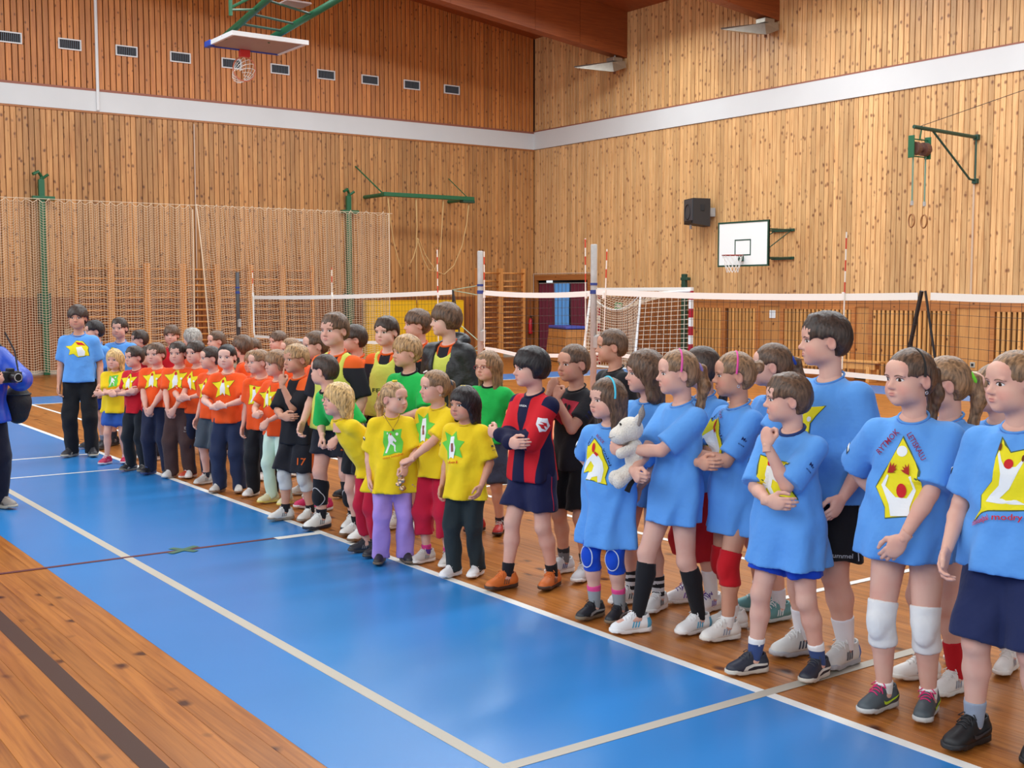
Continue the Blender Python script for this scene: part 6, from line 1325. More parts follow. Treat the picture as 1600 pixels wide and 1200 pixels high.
{'id': 'p15', 'label': 'person in red and navy striped jersey with folded arms and orange shoes', 'x': 4.161, 'y': 5.581, 'h': 1.431, 'rz': -4.62, 'hyaw': 20, 'hair': ('bowl', 'black'), 'top': {'k': 'stripes', 'hem': 0.455}, 'bot': {'c': (32, 36, 72), 'len': 0.72, 'bag': 1.15, 'piping': (190, 40, 60), 'pr': 0.0025}, 'socks': {'c': (32, 32, 38), 'len': 0.24}, 'shoes': ((214, 112, 44), (70, 50, 40), (224, 120, 50), (120, 80, 54), 'stripes'), 'aR': 'crossb', 'aL': 'cross', 'vox': 0.011, 'stance': ((0.05, 0.1, 4), (-0.06, -0.06, -22)), 'girth': 1.05},
{'id': 'p16', 'label': 'person in green shirt with glasses and long fair hair, behind the yellow shirts', 'x': 4.866, 'y': 7.061, 'h': 1.338, 'rz': -4.199, 'hyaw': 14, 'hair': ('long', 'light'), 'top': {'k': 'tee', 'c': (34, 182, 82), 'hem': 0.5, 'loose': 1.05, 'slv': 0.95, 'col': (24, 26, 28)}, 'bot': {'c': (62, 68, 90), 'len': 0.95, 'bag': 1.15}, 'socks': {'c': (60, 50, 60), 'len': 0.2}, 'shoes': ((190, 44, 40), (60, 40, 40), (220, 220, 220), (236, 236, 236), 'stripes'), 'aR': 'fwd', 'aL': 'back', 'acc': [('glasses', (150, 40, 56))]},
{'id': 'p17', 'label': 'small person in yellow shirt with dark bobbed hair and black trousers', 'x': 3.989, 'y': 6.041, 'h': 1.183, 'rz': -4.179, 'hyaw': 16, 'hair': ('bob', 'black'), 'top': {'k': 'tee', 'c': (240, 208, 34), 'hem': 0.42, 'loose': 1.25, 'slv': 0.9, 'slr': 1.2, 'print': 'greenstar', 'poff': (0.05, -0.0), 'ps': 1.25}, 'bot': {'c': (38, 48, 52), 'len': 2.0, 'bag': 1.0, 'cuff': 1.05}, 'shoes': ((238, 238, 238), (236, 236, 236), (240, 240, 240), (40, 40, 44), 'swoosh'), 'aR': 'down', 'aL': 'fwd', 'acc': [('topknot', (226, 200, 60))], 'skin': 'tan', 'vox': 0.011, 'headk': 1.03, 'stance': ((0.055, 0.03, 14), (-0.055, -0.03, -2))},
{'id': 'p18', 'label': 'person in yellow shirt and red three-quarter trousers reaching one arm across', 'x': 4.023, 'y': 6.424, 'h': 1.264, 'rz': -4.295, 'hyaw': 32, 'hair': ('pony', 'light'), 'top': {'k': 'tee', 'c': (240, 208, 34), 'hem': 0.46, 'loose': 1.22, 'slv': 0.85, 'slr': 1.15, 'print': 'greenstar', 'poff': (0.045, 0.01), 'ps': 1.3}, 'bot': {'c': (198, 30, 60), 'len': 1.5, 'bag': 1.2, 'n': 'trousers'}, 'socks': {'c': (206, 60, 130), 'c2': (90, 60, 150), 'len': 0.22, 'bands': 2}, 'shoes': ((206, 202, 196), (236, 234, 230), (220, 218, 212), (120, 124, 130), 'stripes'), 'aR': 'down', 'aL': 'reach', 'acc': [('earring', (0, 0, 0)), ('scrunchie', (90, 100, 110)), ('clip', (236, 226, 220))], 'vox': 0.011, 'headk': 1.02},
{'id': 'p19', 'label': 'person in yellow shirt with the square green print and lilac trousers, looking right', 'x': 3.806, 'y': 6.625, 'h': 1.187, 'rz': -3.593, 'hyaw': -44, 'hair': ('pony', 'sandy'), 'top': {'k': 'tee', 'c': (240, 208, 34), 'hem': 0.4, 'loose': 1.42, 'slv': 0.9, 'slr': 1.2, 'print': 'green', 'ps': 1.12, 'poff': (0.0, -0.02)}, 'bot': {'c': (176, 146, 220), 'len': 2.0, 'bag': 1.05, 'cuff': 1.25}, 'shoes': ((46, 44, 48), (110, 96, 80), (60, 58, 60), (110, 104, 96), 'stripes'), 'aR': 'down', 'aL': 'hold', 'acc': [('scrunchie', (214, 60, 40)), ('pendant', (0, 0, 0)), ('topknot', (226, 210, 60))], 'vox': 0.011, 'headk': 1.03},
{'id': 'p20', 'label': 'fair-haired person in yellow stooping forward behind the green print shirt', 'x': 3.818, 'y': 6.92, 'h': 1.2, 'rz': 1.555, 'hyaw': 0, 'hair': ('shag', 'blond'), 'top': {'k': 'tee', 'c': (240, 208, 34), 'hem': 0.44, 'loose': 1.05}, 'bot': {'c': (186, 28, 56), 'len': 1.75}, 'shoes': ((40, 42, 50), (70, 66, 62), (50, 50, 56), (120, 120, 126), 'stripes'), 'aR': 'back', 'aL': 'back', 'lean': (0.0, 0.2), 'drop': 0.03, 'hpitch': 4, 'headk': 1.04},
{'id': 'p21', 'label': 'person in green shirt with a dark collar turning away, bent over black shorts', 'x': 4.023, 'y': 7.441, 'h': 1.343, 'rz': -4.545, 'hyaw': 66, 'hair': ('crop', 'dark'), 'top': {'k': 'tee', 'c': (34, 182, 82), 'hem': 0.52, 'loose': 1.1, 'slv': 0.95, 'slr': 1.1, 'col': (22, 26, 26)}, 'bot': {'c': (28, 28, 32), 'len': 0.66, 'bag': 1.15}, 'socks': {'c': (30, 28, 30), 'len': 0.28}, 'shoes': ((236, 236, 232), (120, 92, 66), (240, 240, 238), (60, 70, 90), 'swoosh'), 'aR': 'hold', 'aL': 'hold', 'lean': (0.03, 0.2), 'drop': 0.01, 'stance': ((0.07, -0.02, 6), (-0.06, 0.04, -6))},
{'id': 'p22', 'label': 'tall person in a lime bib over an orange-shouldered jersey, black knee pads low', 'x': 4.032, 'y': 7.834, 'h': 1.609, 'rz': -4.21, 'hyaw': 8, 'hair': ('short', 'brown'), 'top': {'k': 'bib', 'hem': 0.47, 'print': 'bib', 'poff': (0, -0.03)}, 'bot': {'c': (34, 36, 46), 'len': 0.66, 'bag': 1.15, 'marks': [('seventeen', -1, 0.55, (-0.2, 1, 0))]}, 'socks': {'c': (28, 30, 40), 'len': 0.2}, 'kneepads': {'c': (28, 30, 36), 'rim': (200, 200, 204), 'dz': 0.12, 'len': 0.075}, 'shoes': ((234, 234, 230), (44, 48, 60), (236, 236, 234), (120, 130, 140), 'stripes'), 'aR': 'fwd', 'aL': 'fwd', 'girth': 1.05, 'stance': ((0.07, 0.03, 12), (-0.07, -0.03, -8))},
{'id': 'p23', 'label': 'person with glasses in orange and black, behind the tall lime bib', 'x': 4.75, 'y': 8.872, 'h': 1.487, 'rz': -4.68, 'hyaw': 20, 'hair': ('short', 'dark'), 'top': {'k': 'jersey', 'hem': 0.48}, 'bot': {'c': (30, 30, 34), 'len': 1.5}, 'socks': {'c': (30, 30, 34), 'len': 0.3}, 'shoes': ((40, 42, 50), (70, 66, 62), (50, 50, 56), (120, 120, 126), 'stripes'), 'aR': 'down', 'aL': 'down', 'acc': [('glasses', (40, 40, 44))], 'res': 0, 'vox': 0.0175},
{'id': 'p24', 'label': 'person in lime bib and orange collar facing left, hands lowered', 'x': 4.85, 'y': 8.504, 'h': 1.561, 'rz': -4.114, 'hyaw': 8, 'hair': ('side', 'dark'), 'top': {'k': 'bib', 'hem': 0.48, 'print': 'bib', 'poff': (-0.0, -0.02)}, 'bot': {'c': (34, 36, 46), 'len': 0.7}, 'socks': {'c': (36, 36, 40), 'len': 0.3}, 'shoes': ((232, 230, 224), (225, 222, 214), (236, 236, 232), (150, 156, 170), 'stripes'), 'aR': 'down', 'aL': 'down', 'skin': 'pale', 'res': 0, 'vox': 0.0175},
{'id': 'p25', 'label': 'person in orange and black jersey with a hand at the mouth, curly hair', 'x': 5.4, 'y': 8.915, 'h': 1.605, 'rz': -4.384, 'hyaw': 38, 'hair': ('mop', 'brown'), 'top': {'k': 'jersey', 'hem': 0.48, 'print': 'four', 'poff': (-0.06, 0.03)}, 'bot': {'c': (34, 36, 46), 'len': 0.7}, 'socks': {'c': (36, 36, 40), 'len': 0.3}, 'shoes': ((232, 230, 224), (225, 222, 214), (236, 236, 232), (150, 156, 170), 'stripes'), 'aR': 'mouth', 'aL': 'down', 'res': 0, 'vox': 0.0175},
{'id': 'p26', 'label': 'tall person in an open black jacket over a lime bib, looking left', 'x': 5.0, 'y': 7.819, 'h': 1.67, 'rz': -4.339, 'hyaw': 40, 'hair': ('bowl', 'brown'), 'top': {'k': 'bib', 'hem': 0.5, 'jacket': 1}, 'bot': {'c': (34, 36, 46), 'len': 0.7}, 'socks': {'c': (36, 36, 40), 'len': 0.3}, 'shoes': ((232, 230, 224), (225, 222, 214), (236, 236, 232), (150, 156, 170), 'stripes'), 'aR': 'down', 'aL': 'down', 'skin': 'pale'},
{'id': 'p27', 'label': 'person in green shirt with mouth open, holding one arm, behind the yellow shirts', 'x': 4.45, 'y': 7.5, 'h': 1.441, 'rz': -4.305, 'hyaw': 28, 'hair': ('mop', 'sandy'), 'top': {'k': 'tee', 'c': (34, 182, 82), 'hem': 0.5, 'loose': 1.08, 'slv': 0.9, 'col': (24, 26, 28)}, 'bot': {'c': (44, 50, 80), 'len': 0.8}, 'socks': {'c': (236, 236, 236), 'len': 0.2}, 'shoes': ((232, 230, 224), (225, 222, 214), (236, 236, 232), (150, 156, 170), 'stripes'), 'aR': 'armhold', 'aL': 'belly'},
{'id': 'p28', 'label': 'person in black and orange jersey and shorts numbered 17, finger at the nose', 'x': 3.953, 'y': 8.322, 'h': 1.364, 'rz': -4.353, 'hyaw': 12, 'hair': ('short', 'sandy'), 'top': {'k': 'jersey', 'hem': 0.44, 'slv': 0.95}, 'bot': {'c': (32, 33, 40), 'len': 0.95, 'bag': 1.3, 'piping': (226, 100, 40), 'pr': 0.012, 'marks': [('seventeen', -1, 0.62, (-0.45, 0.9, 0))]}, 'socks': {'c': (34, 32, 36), 'len': 0.2}, 'kneepads': {'c': (206, 206, 202), 'dz': 0.02, 'len': 0.075}, 'shoes': ((226, 224, 218), (150, 140, 128), (236, 236, 232), (120, 124, 130), 'stripes'), 'aR': 'supp', 'aL': 'chinp', 'stance': ((0.06, 0.05, 20), (-0.07, -0.02, -4)), 'skin': 'tan', 'vox': 0.012},
{'id': 'p29', 'label': 'person in orange shirt behind the number 17 jersey, wearing pink shoes', 'x': 4.27, 'y': 8.63, 'h': 1.453, 'rz': -4.613, 'hyaw': 14, 'hair': ('crop', 'brown'), 'top': {'k': 'tee', 'c': (240, 88, 32), 'hem': 0.47}, 'bot': {'c': (32, 32, 36), 'len': 0.9}, 'shoes': ((206, 40, 96), (226, 220, 220), (236, 220, 226), (230, 120, 160), 'stripes'), 'res': 0, 'vox': 0.0175},
{'id': 'p30', 'label': 'person in orange shirt and pale green trousers, hand held forward', 'x': 4.125, 'y': 9.059, 'h': 1.281, 'rz': -4.337, 'hyaw': 18, 'hair': ('bowl', 'light'), 'top': {'k': 'tee', 'c': (240, 88, 32), 'hem': 0.45, 'print': 'star', 'poff': (0.03, 0)}, 'bot': {'c': (206, 232, 214), 'len': 2.0, 'bag': 0.95}, 'shoes': ((226, 220, 180), (226, 214, 120), (236, 236, 220), (226, 200, 60), 'stripes'), 'aR': 'belly', 'aL': 'hold', 'res': 0, 'vox': 0.0175},
{'id': 'p31', 'label': 'person in orange shirt with the wide yellow print and black trousers, arms hanging', 'x': 4.167, 'y': 9.49, 'h': 1.274, 'rz': -3.939, 'hyaw': 46, 'hair': ('crop', 'light'), 'top': {'k': 'tee', 'c': (240, 88, 32), 'hem': 0.46, 'print': 'wide', 'poff': (0.0, 0.0), 'ps': 1.0}, 'bot': {'c': (30, 31, 36), 'len': 2.05, 'bag': 1.2}, 'shoes': ((236, 234, 232), (236, 234, 230), (236, 234, 232), (196, 60, 80), 'swoosh'), 'aR': 'down', 'aL': 'down', 'res': 0, 'vox': 0.0175},
{'id': 'p32', 'label': 'person in orange shirt and dark jeans, hands joined at the waist, facing forward', 'x': 4.011, 'y': 9.847, 'h': 1.31, 'rz': -3.877, 'hyaw': 0, 'hair': ('crop', 'black'), 'top': {'k': 'tee', 'c': (240, 88, 32), 'hem': 0.475, 'print': 'star', 'poff': (0.01, 0.02)}, 'bot': {'c': (40, 50, 78), 'len': 2.05, 'bag': 1.2}, 'shoes': ((220, 216, 208), (150, 120, 96), (230, 228, 222), (120, 120, 120), 'stripes'), 'aR': 'belly', 'aL': 'bellyb', 'skin': 'pale', 'res': 0, 'vox': 0.0175},
{'id': 'p33', 'label': 'person in orange shirt and grey knee shorts, head turned to the left', 'x': 4.061, 'y': 10.329, 'h': 1.274, 'rz': -4.214, 'hyaw': 34, 'hair': ('crop', 'dark'), 'top': {'k': 'tee', 'c': (240, 88, 32), 'hem': 0.485, 'print': 'star', 'poff': (0.02, 0.0)}, 'bot': {'c': (68, 78, 88), 'len': 1.0, 'bag': 1.2}, 'socks': {'c': (50, 54, 66), 'len': 0.18}, 'shoes': ((206, 204, 198), (220, 216, 208), (230, 228, 222), (130, 130, 130), 'stripes'), 'aR': 'down', 'aL': 'back', 'res': 0, 'vox': 0.0175},
{'id': 'p34', 'label': 'person in orange shirt and dark trousers with hands held at the belly', 'x': 4.085, 'y': 10.775, 'h': 1.306, 'rz': -4.063, 'hyaw': 8, 'hair': ('side', 'dark'), 'top': {'k': 'tee', 'c': (240, 88, 32), 'hem': 0.48, 'print': 'star', 'poff': (0.02, 0.01)}, 'bot': {'c': (34, 42, 66), 'len': 2.0}, 'shoes': ((196, 70, 44), (220, 210, 200), (236, 230, 226), (236, 220, 210), 'stripes'), 'aR': 'belly', 'aL': 'bellyb', 'res': 0, 'vox': 0.0175},
{'id': 'p35', 'label': 'person in orange shirt and brown trousers with a number on the thigh, hands clasped low', 'x': 3.961, 'y': 10.912, 'h': 1.298, 'rz': -3.874, 'hyaw': 2, 'hair': ('short', 'dark'), 'top': {'k': 'tee', 'c': (240, 88, 32), 'hem': 0.52, 'print': 'star', 'ps': 1.15, 'poff': (0.0, 0.03)}, 'bot': {'c': (74, 54, 52), 'len': 2.05, 'bag': 1.25, 'marks': [('five', -1, 0.55, (-0.3, 1, 0))]}, 'shoes': ((226, 224, 220), (214, 210, 204), (230, 228, 224), (150, 150, 150), 'stripes'), 'aR': 'clasp', 'aL': 'claspb', 'res': 0, 'vox': 0.0175},
{'id': 'p36', 'label': 'stocky person in orange shirt and navy trousers with hands clasped low', 'x': 3.862, 'y': 11.23, 'h': 1.278, 'rz': -3.892, 'hyaw': 10, 'hair': ('short', 'brown'), 'top': {'k': 'tee', 'c': (240, 88, 32), 'hem': 0.52, 'print': 'star', 'poff': (0.01, 0.03)}, 'bot': {'c': (36, 42, 66), 'len': 2.05, 'bag': 1.15}, 'shoes': ((34, 36, 44), (60, 80, 130), (60, 90, 160), (60, 100, 180), 'stripes'), 'aR': 'clasp', 'aL': 'claspb', 'girth': 1.35, 'belly': 0.02, 'face': 1, 'headw': 1.08, 'res': 0, 'vox': 0.0175},
{'id': 'p37', 'label': 'person in red shirt and black trousers with folded arms', 'x': 3.763, 'y': 11.555, 'h': 1.238, 'rz': -4.155, 'hyaw': 16, 'hair': ('short', 'dark'), 'top': {'k': 'tee', 'c': (206, 32, 46), 'hem': 0.47, 'print': 'star', 'poff': (0.02, 0.02)}, 'bot': {'c': (34, 38, 44), 'len': 2.0, 'bag': 1.15}, 'shoes': ((60, 60, 62), (150, 140, 124), (200, 196, 190), (200, 196, 190), 'band'), 'aR': 'cross', 'aL': 'crossb', 'res': 0, 'vox': 0.0175},
{'id': 'p38', 'label': 'small fair-haired person in yellow shirt and blue patterned shorts with folded arms', 'x': 3.765, 'y': 12.205, 'h': 1.182, 'rz': -3.755, 'hyaw': 6, 'hair': ('bob', 'blond'), 'top': {'k': 'tee', 'c': (240, 208, 34), 'hem': 0.45, 'loose': 1.22, 'print': 'green', 'poff': (0.0, 0.03), 'ps': 0.85}, 'bot': {'c': (50, 92, 172), 'len': 0.72, 'bag': 1.2}, 'socks': {'c': (190, 40, 80), 'len': 0.1}, 'shoes': ((190, 36, 80), (226, 214, 214), (236, 220, 226), (226, 120, 150), 'stripes'), 'aR': 'cross', 'aL': 'crossb', 'headk': 1.02, 'stance': ((0.075, 0.05, 20), (-0.06, -0.02, -6)), 'res': 0, 'vox': 0.0175},
{'id': 'p39', 'label': 'tall person in blue shirt and black trousers at the far left of the line', 'x': 3.618, 'y': 12.961, 'h': 1.621, 'rz': -3.623, 'hyaw': 2, 'hair': ('mop', 'dark'), 'top': {'k': 'tee', 'c': (96, 160, 232), 'hem': 0.5, 'loose': 1.05, 'print': 'blob', 'poff': (0.0, 0.02)}, 'bot': {'c': (26, 28, 32), 'len': 2.05, 'bag': 1.15}, 'shoes': ((50, 50, 54), (190, 180, 160), (60, 60, 64), (180, 170, 150), 'band'), 'aR': 'down', 'aL': 'down', 'skin': 'tan', 'stance': ((0.06, 0, 22), (-0.065, 0, -22)), 'res': 0, 'vox': 0.0175},
{'id': 'p40', 'label': 'person in blue shirt and blue shorts half hidden behind the tall dark-trousered one', 'x': 3.953, 'y': 13.497, 'h': 1.45, 'rz': -4.334, 'hyaw': 24, 'hair': ('short', 'black'), 'top': {'k': 'tee', 'c': (96, 160, 232), 'hem': 0.48}, 'bot': {'c': (36, 64, 150), 'len': 0.85}, 'socks': {'c': (120, 130, 150), 'len': 0.3}, 'shoes': ((40, 42, 50), (70, 66, 62), (50, 50, 56), (120, 120, 126), 'stripes'), 'aR': 'down', 'aL': 'down', 'res': 0, 'vox': 0.0175},
{'id': 'p41', 'label': 'person in blue shirt looking out over the small yellow shirt', 'x': 4.265, 'y': 13.619, 'h': 1.473, 'rz': -3.794, 'hyaw': 2, 'hair': ('short', 'dark'), 'top': {'k': 'tee', 'c': (96, 160, 232), 'hem': 0.48, 'print': 'blob', 'poff': (0.05, 0.02)}, 'bot': {'c': (40, 60, 130), 'len': 0.85}, 'socks': {'c': (60, 60, 70), 'len': 0.3}, 'shoes': ((40, 42, 50), (70, 66, 62), (50, 50, 56), (120, 120, 126), 'stripes'), 'aR': 'down', 'aL': 'down', 'res': 0, 'vox': 0.0175},
{'id': 'p42', 'label': 'dark-haired person looking left, head showing above the red shirt', 'x': 4.55, 'y': 13.779, 'h': 1.325, 'rz': -4.508, 'hyaw': 18, 'hair': ('short', 'dark'), 'bot': {'c': (40, 42, 52), 'len': 2.0}, 'shoes': ((232, 230, 224), (225, 222, 214), (236, 236, 232), (150, 156, 170), 'stripes'), 'aR': 'down', 'aL': 'down', 'res': 0, 'top': {'k': 'tee', 'c': (206, 32, 46), 'hem': 0.47}, 'vox': 0.0175},
{'id': 'p43', 'label': 'dark-haired person whose head shows between the red and the stocky orange shirt', 'x': 4.15, 'y': 12.262, 'h': 1.203, 'rz': -4.515, 'hyaw': 30, 'hair': ('mop', 'dark'), 'bot': {'c': (40, 42, 52), 'len': 2.0}, 'shoes': ((232, 230, 224), (225, 222, 214), (236, 236, 232), (150, 156, 170), 'stripes'), 'aR': 'down', 'aL': 'down', 'res': 0, 'top': {'k': 'tee', 'c': (240, 88, 32), 'hem': 0.47}, 'vox': 0.0175},
{'id': 'p44', 'label': 'brown-haired person looking out behind the two clasped-hands orange shirts', 'x': 4.9, 'y': 13.708, 'h': 1.373, 'rz': -3.747, 'hyaw': -3, 'hair': ('mop', 'brown'), 'bot': {'c': (40, 42, 52), 'len': 2.0}, 'shoes': ((232, 230, 224), (225, 222, 214), (236, 236, 232), (150, 156, 170), 'stripes'), 'aR': 'down', 'aL': 'down', 'res': 0, 'top': {'k': 'tee', 'c': (206, 32, 46), 'hem': 0.47}, 'vox': 0.0175},
{'id': 'p45', 'label': 'pale-haired person behind the orange shirts, in the gap of the net curtain', 'x': 5.0, 'y': 13.288, 'h': 1.344, 'rz': -4.549, 'hyaw': 50, 'hair': ('shag', 'grey'), 'bot': {'c': (40, 42, 52), 'len': 2.0}, 'shoes': ((232, 230, 224), (225, 222, 214), (236, 236, 232), (150, 156, 170), 'stripes'), 'aR': 'down', 'aL': 'down', 'res': 0, 'top': {'k': 'tee', 'c': (240, 88, 32), 'hem': 0.47}, 'vox': 0.0175},
{'id': 'p46', 'label': 'person with short brown hair looking left, right of the gap in the net', 'x': 4.9, 'y': 12.297, 'h': 1.349, 'rz': -4.393, 'hyaw': 16, 'hair': ('crop', 'brown'), 'bot': {'c': (40, 42, 52), 'len': 2.0}, 'shoes': ((232, 230, 224), (225, 222, 214), (236, 236, 232), (150, 156, 170), 'stripes'), 'aR': 'down', 'aL': 'down', 'res': 0, 'top': {'k': 'tee', 'c': (240, 88, 32), 'hem': 0.47}, 'vox': 0.0175},
{'id': 'p47', 'label': 'brown-haired person in orange turned away behind the dark jeans wearer', 'x': 4.6, 'y': 10.904, 'h': 1.34, 'rz': 1.172, 'hyaw': 50, 'hair': ('mop', 'brown'), 'bot': {'c': (40, 42, 52), 'len': 2.0}, 'shoes': ((232, 230, 224), (225, 222, 214), (236, 236, 232), (150, 156, 170), 'stripes'), 'aR': 'down', 'aL': 'down', 'res': 0, 'top': {'k': 'tee', 'c': (240, 88, 32), 'hem': 0.47}, 'vox': 0.0175},
{'id': 'p48', 'label': 'person half seen behind the brown-haired turned head, orange shirt', 'x': 5.0, 'y': 11.584, 'h': 1.285, 'rz': -4.247, 'hyaw': 10, 'hair': ('side', 'brown'), 'bot': {'c': (40, 42, 52), 'len': 2.0}, 'shoes': ((232, 230, 224), (225, 222, 214), (236, 236, 232), (150, 156, 170), 'stripes'), 'aR': 'down', 'aL': 'down', 'res': 0, 'top': {'k': 'tee', 'c': (240, 88, 32), 'hem': 0.47}, 'vox': 0.0175},
{'id': 'p49', 'label': 'fair-haired person behind the black-trousered orange shirt, face showing left of it', 'x': 4.5, 'y': 10.381, 'h': 1.213, 'rz': -4.249, 'hyaw': 22, 'hair': ('bowl', 'light'), 'bot': {'c': (40, 42, 52), 'len': 2.0}, 'shoes': ((232, 230, 224), (225, 222, 214), (236, 236, 232), (150, 156, 170), 'stripes'), 'aR': 'down', 'aL': 'down', 'res': 0, 'top': {'k': 'tee', 'c': (240, 88, 32), 'hem': 0.47}, 'vox': 0.0175},
{'id': 'p50', 'label': 'person with parted brown hair behind the row, under the net tape', 'x': 5.5, 'y': 12.031, 'h': 1.337, 'rz': -4.443, 'hyaw': 10, 'hair': ('side', 'brown'), 'bot': {'c': (40, 42, 52), 'len': 2.0}, 'shoes': ((232, 230, 224), (225, 222, 214), (236, 236, 232), (150, 156, 170), 'stripes'), 'aR': 'down', 'aL': 'down', 'res': 0, 'top': {'k': 'tee', 'c': (240, 88, 32), 'hem': 0.47}, 'vox': 0.0175},
{'id': 'p52', 'label': 'person with hair slide and light brown hair behind the pale green trousers', 'x': 4.9, 'y': 10.443, 'h': 1.328, 'rz': -4.54, 'hyaw': 17, 'hair': ('pony', 'light'), 'bot': {'c': (40, 42, 52), 'len': 2.0}, 'shoes': ((232, 230, 224), (225, 222, 214), (236, 236, 232), (150, 156, 170), 'stripes'), 'aR': 'down', 'aL': 'down', 'res': 0, 'top': {'k': 'tee', 'c': (240, 88, 32), 'hem': 0.47}, 'vox': 0.0175},
{'id': 'p53', 'label': 'dark-haired person directly behind the number 17 jersey', 'x': 4.5, 'y': 9.26, 'h': 1.334, 'rz': -4.641, 'hyaw': 24, 'hair': ('bob', 'brown'), 'bot': {'c': (40, 42, 52), 'len': 2.0}, 'shoes': ((232, 230, 224), (225, 222, 214), (236, 236, 232), (150, 156, 170), 'stripes'), 'aR': 'down', 'aL': 'down', 'res': 0, 'top': {'k': 'tee', 'c': (240, 88, 32), 'hem': 0.47}, 'vox': 0.0175},
{'id': 'p51', 'label': 'person in blue jacket at the left picture edge holding a black camera', 'x': 2.08, 'y': 10.17, 'h': 1.63, 'rz': -2.855, 'hyaw': 0, 'hair': ('short', 'dark'), 'top': {'k': 'coat', 'c': (28, 76, 190)}, 'bot': {'c': (26, 28, 44), 'len': 2.0, 'bag': 1.1}, 'shoes': ((150, 140, 130), (190, 180, 160), (180, 170, 160), (90, 80, 70), 'band'), 'aR': 'cam', 'aL': 'cam', 'group': 'adults beside the line', 'res': 0, 'vox': 0.0175},
]
RIGS = {}
for p in PEOPLE:
    RIGS[p['id']] = person(p)

# ------------------------------------------------------------------ things people hold
def world_of(pid):
    p_ = [q for q in PEOPLE if q['id'] == pid][0]; return Matrix.Translation((p_['x'], p_['y'], 0)) @ Matrix.Rotation(p_['rz'], 4, 'Z')
# white plush animal hugged to the chest
_, arms9, T9, h9 = RIGS['p9']
toy = thing('plush_toy', 'white plush animal with one grey ear hugged against a blue shirt', 'plush toy')
toy.matrix_world = world_of('p9') @ Matrix.Translation(Vector(T9(0.03 * h9, 0.165 * h9, 0.655 * h9))) @ Matrix.Rotation(R(-20), 4, 'Z') @ Matrix.Diagonal((0.92, 0.92, 0.92, 1))
PL = mat('plush_white', (226, 220, 208), 0.95, bump=0.8, bscale=120, sheen=0.4); PG = mat('plush_grey', (150, 140, 132), 0.95, bump=0.8, bscale=120); PB = mat('plush_black', (34, 30, 30), 0.8)
f = Field((-0.14, -0.1, -0.24), (0.14, 0.2, 0.24), 0.0055)
f.ell((0, 0.0, -0.03), (0.066, 0.055, 0.1), 0.02)
for s_ in (-1, 1):
    f.cone((s_ * 0.05, 0.02, 0.02), (s_ * 0.07, 0.09, -0.005), 0.026, 0.03, 0.02); f.cone((s_ * 0.035, 0.01, -0.1), (s_ * 0.055, 0.085, -0.155), 0.032, 0.036, 0.02); f.ell((s_ * 0.058, 0.1, -0.16), (0.042, 0.034, 0.042), 0.012)
V_, F_ = f.mesh(); link('plush_body', np_mesh('plush_body', [(V_, F_, 0)], [PL]), toy)
f = Field((-0.13, -0.1, -0.0), (0.13, 0.2, 0.24), 0.005); f.ell((0, 0.025, 0.12), (0.075, 0.072, 0.068), 0.02); f.ell((0, 0.085, 0.085), (0.075, 0.056, 0.05), 0.02); f.cone((-0.05, 0.0, 0.17), (-0.075, -0.01, 0.2), 0.022, 0.014, 0.015)
V_, F_ = f.mesh(); hd_ = link('plush_head', np_mesh('plush_head', [(V_, F_, 0)], [PL]), toy)
f = Field((-0.2, -0.1, 0.1), (0.02, 0.1, 0.33), 0.005); f.cone((-0.06, -0.01, 0.16), (-0.088, -0.02, 0.215), 0.02, 0.026, 0.01, sc=(1, 0.6, 1)); f.cone((-0.088, -0.02, 0.215), (-0.11, -0.02, 0.26), 0.026, 0.008, 0.01, sc=(1, 0.6, 1))
V_, F_ = f.mesh(); link('ear', np_mesh('ear', [(V_, F_, 0)], [PG]), hd_)
for s_ in (-1, 1): MB().ring((s_ * 0.03, 0.086, 0.15), (0.004, 0, 0), (0, 0.002, 0.004), 0.005, 10, 6).build('eye', PB, hd_, True)
MB().tube([(-0.055, 0.122, 0.085), (-0.02, 0.142, 0.074), (0.02, 0.142, 0.074), (0.055, 0.122, 0.085)], 0.0022, 5).build('mouth_seam', PG, hd_)
MB().tube([(-0.02, -0.02, -0.12), (-0.02, 0.03, -0.19), (-0.02, 0.045, -0.225)], [0.012, 0.014, 0.017], 8).build('tail', PB, toy, True)
# crumpled foil-wrapped sweet between the yellow shirts
_, arms19, T19, h19 = RIGS['p19']
W_ = world_of('p19') @ Vector(arms19[1][2] + arms19[1][5] * 0.11 * h19)
sw_ = thing('sweet_wrapper', 'crumpled shiny sweet wrapper held between two yellow shirts', 'wrapper', W_)
rn = random.Random(3); f = Field((-0.05, -0.05, -0.06), (0.05, 0.05, 0.06), 0.004)
for q in range(14): f.ell([rn.uniform(-.02, .02), rn.uniform(-.02, .02), rn.uniform(-.03, .03)], [rn.uniform(.006, .018) for _ in range(3)], 0.004, 'u', Matrix.Rotation(rn.uniform(0, 3), 4, (rn.random(), rn.random(), 1)))
V_, F_ = f.mesh(); fo = np_mesh('foil', [(V_, F_, 0)], [mat('foil_bronze', (196, 166, 136), 0.25, metal=0.8, noise=0.4, nscale=60)]); fo.polygons.foreach_set('use_smooth', np.zeros(len(fo.polygons), bool)); link('foil', fo, sw_)
MB().tube([(0, 0, 0.03), (0.006, 0.0, 0.055)], [0.004, 0.014], 7).build('twist', mat('foil_bronze', (196, 166, 136), 0.25, metal=0.8), sw_)
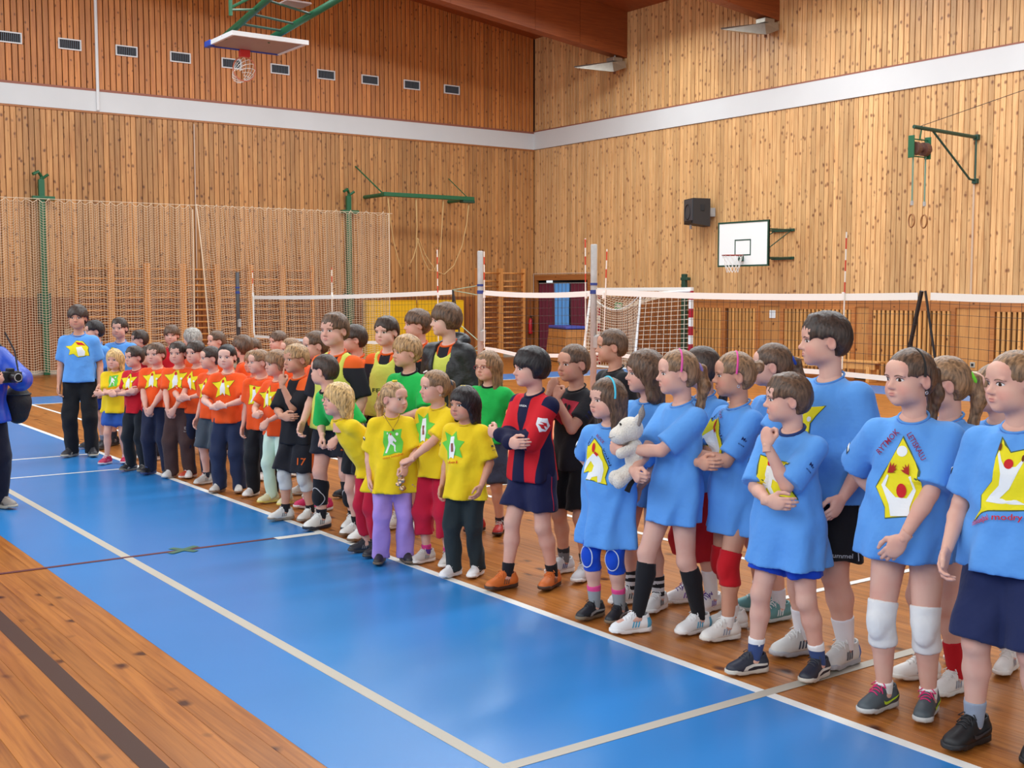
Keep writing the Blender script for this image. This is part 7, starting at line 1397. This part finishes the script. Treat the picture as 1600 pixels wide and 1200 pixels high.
# camera and shoulder bag of the person at the left edge
_, armsC, TC, hC = RIGS['p51']
mid = (armsC[0][2] + armsC[1][2]) / 2 + V3(0, 0.06, 0.03)
cm = thing('camera_body', 'black photo camera held in both hands at the left picture edge', 'camera'); cm.matrix_world = world_of('p51') @ Matrix.Translation(Vector(mid))
MB().bbox((-0.07, -0.03, -0.045), (0.07, 0.03, 0.045), 0.008).bbox((-0.025, -0.025, 0.04), (0.025, 0.03, 0.068), 0.006).bbox((-0.078, -0.03, -0.045), (-0.045, 0.045, 0.04), 0.008).build('housing', BLACK, cm)
MB().tube([(0, 0.03, 0), (0, 0.06, 0), (0, 0.062, 0), (0, 0.12, 0)], [0.034, 0.034, 0.038, 0.038], 18).build('lens', mat('lens_black', (20, 20, 22), 0.3), cm, False)
MB().ring((0, 0.121, 0), (0.03, 0, 0), (0, 0, 0.03), 0.004, 18, 5).build('lens_rim', STEEL, cm)
MB().tube([(-0.07, 0, 0.03), (-0.1, -0.1, 0.2), (-0.08, -0.2, 0.34)], 0.007, 5).tube([(0.07, 0, 0.03), (0.1, -0.1, 0.2), (0.08, -0.2, 0.34)], 0.007, 5).build('neck_strap', BLACK, cm)
bg_ = thing('shoulder_bag', 'round black shoulder bag hanging beside the blue jacket', 'bag'); bg_.matrix_world = world_of('p51') @ Matrix.Translation(Vector((-0.30 * 1.0, -0.02, 0.86)))
f = Field((-0.2, -0.16, -0.25), (0.2, 0.16, 0.25), 0.008); f.ell((0, 0, 0), (0.11, 0.1, 0.135), 0.02); f.cone((0, 0, -0.02), (0, 0, -0.1), 0.1, 0.085, 0.03)
V_, F_ = f.mesh(); link('pouch', np_mesh('pouch', [(V_, F_, 0)], [mat('bag_black', (28, 26, 28), 0.7, bump=0.4, bscale=50)]), bg_)
MB().ring((0, 0, 0.06), (0.105, 0, 0), (0, 0.095, 0), 0.008, 24, 6).build('zip', BLACK, bg_); MB().tube([(0, 0, 0.12), (0.06, 0.02, 0.3), (0.14, 0.02, 0.46), (0.22, 0.0, 0.56)], 0.012, 6).build('strap', BLACK, bg_)
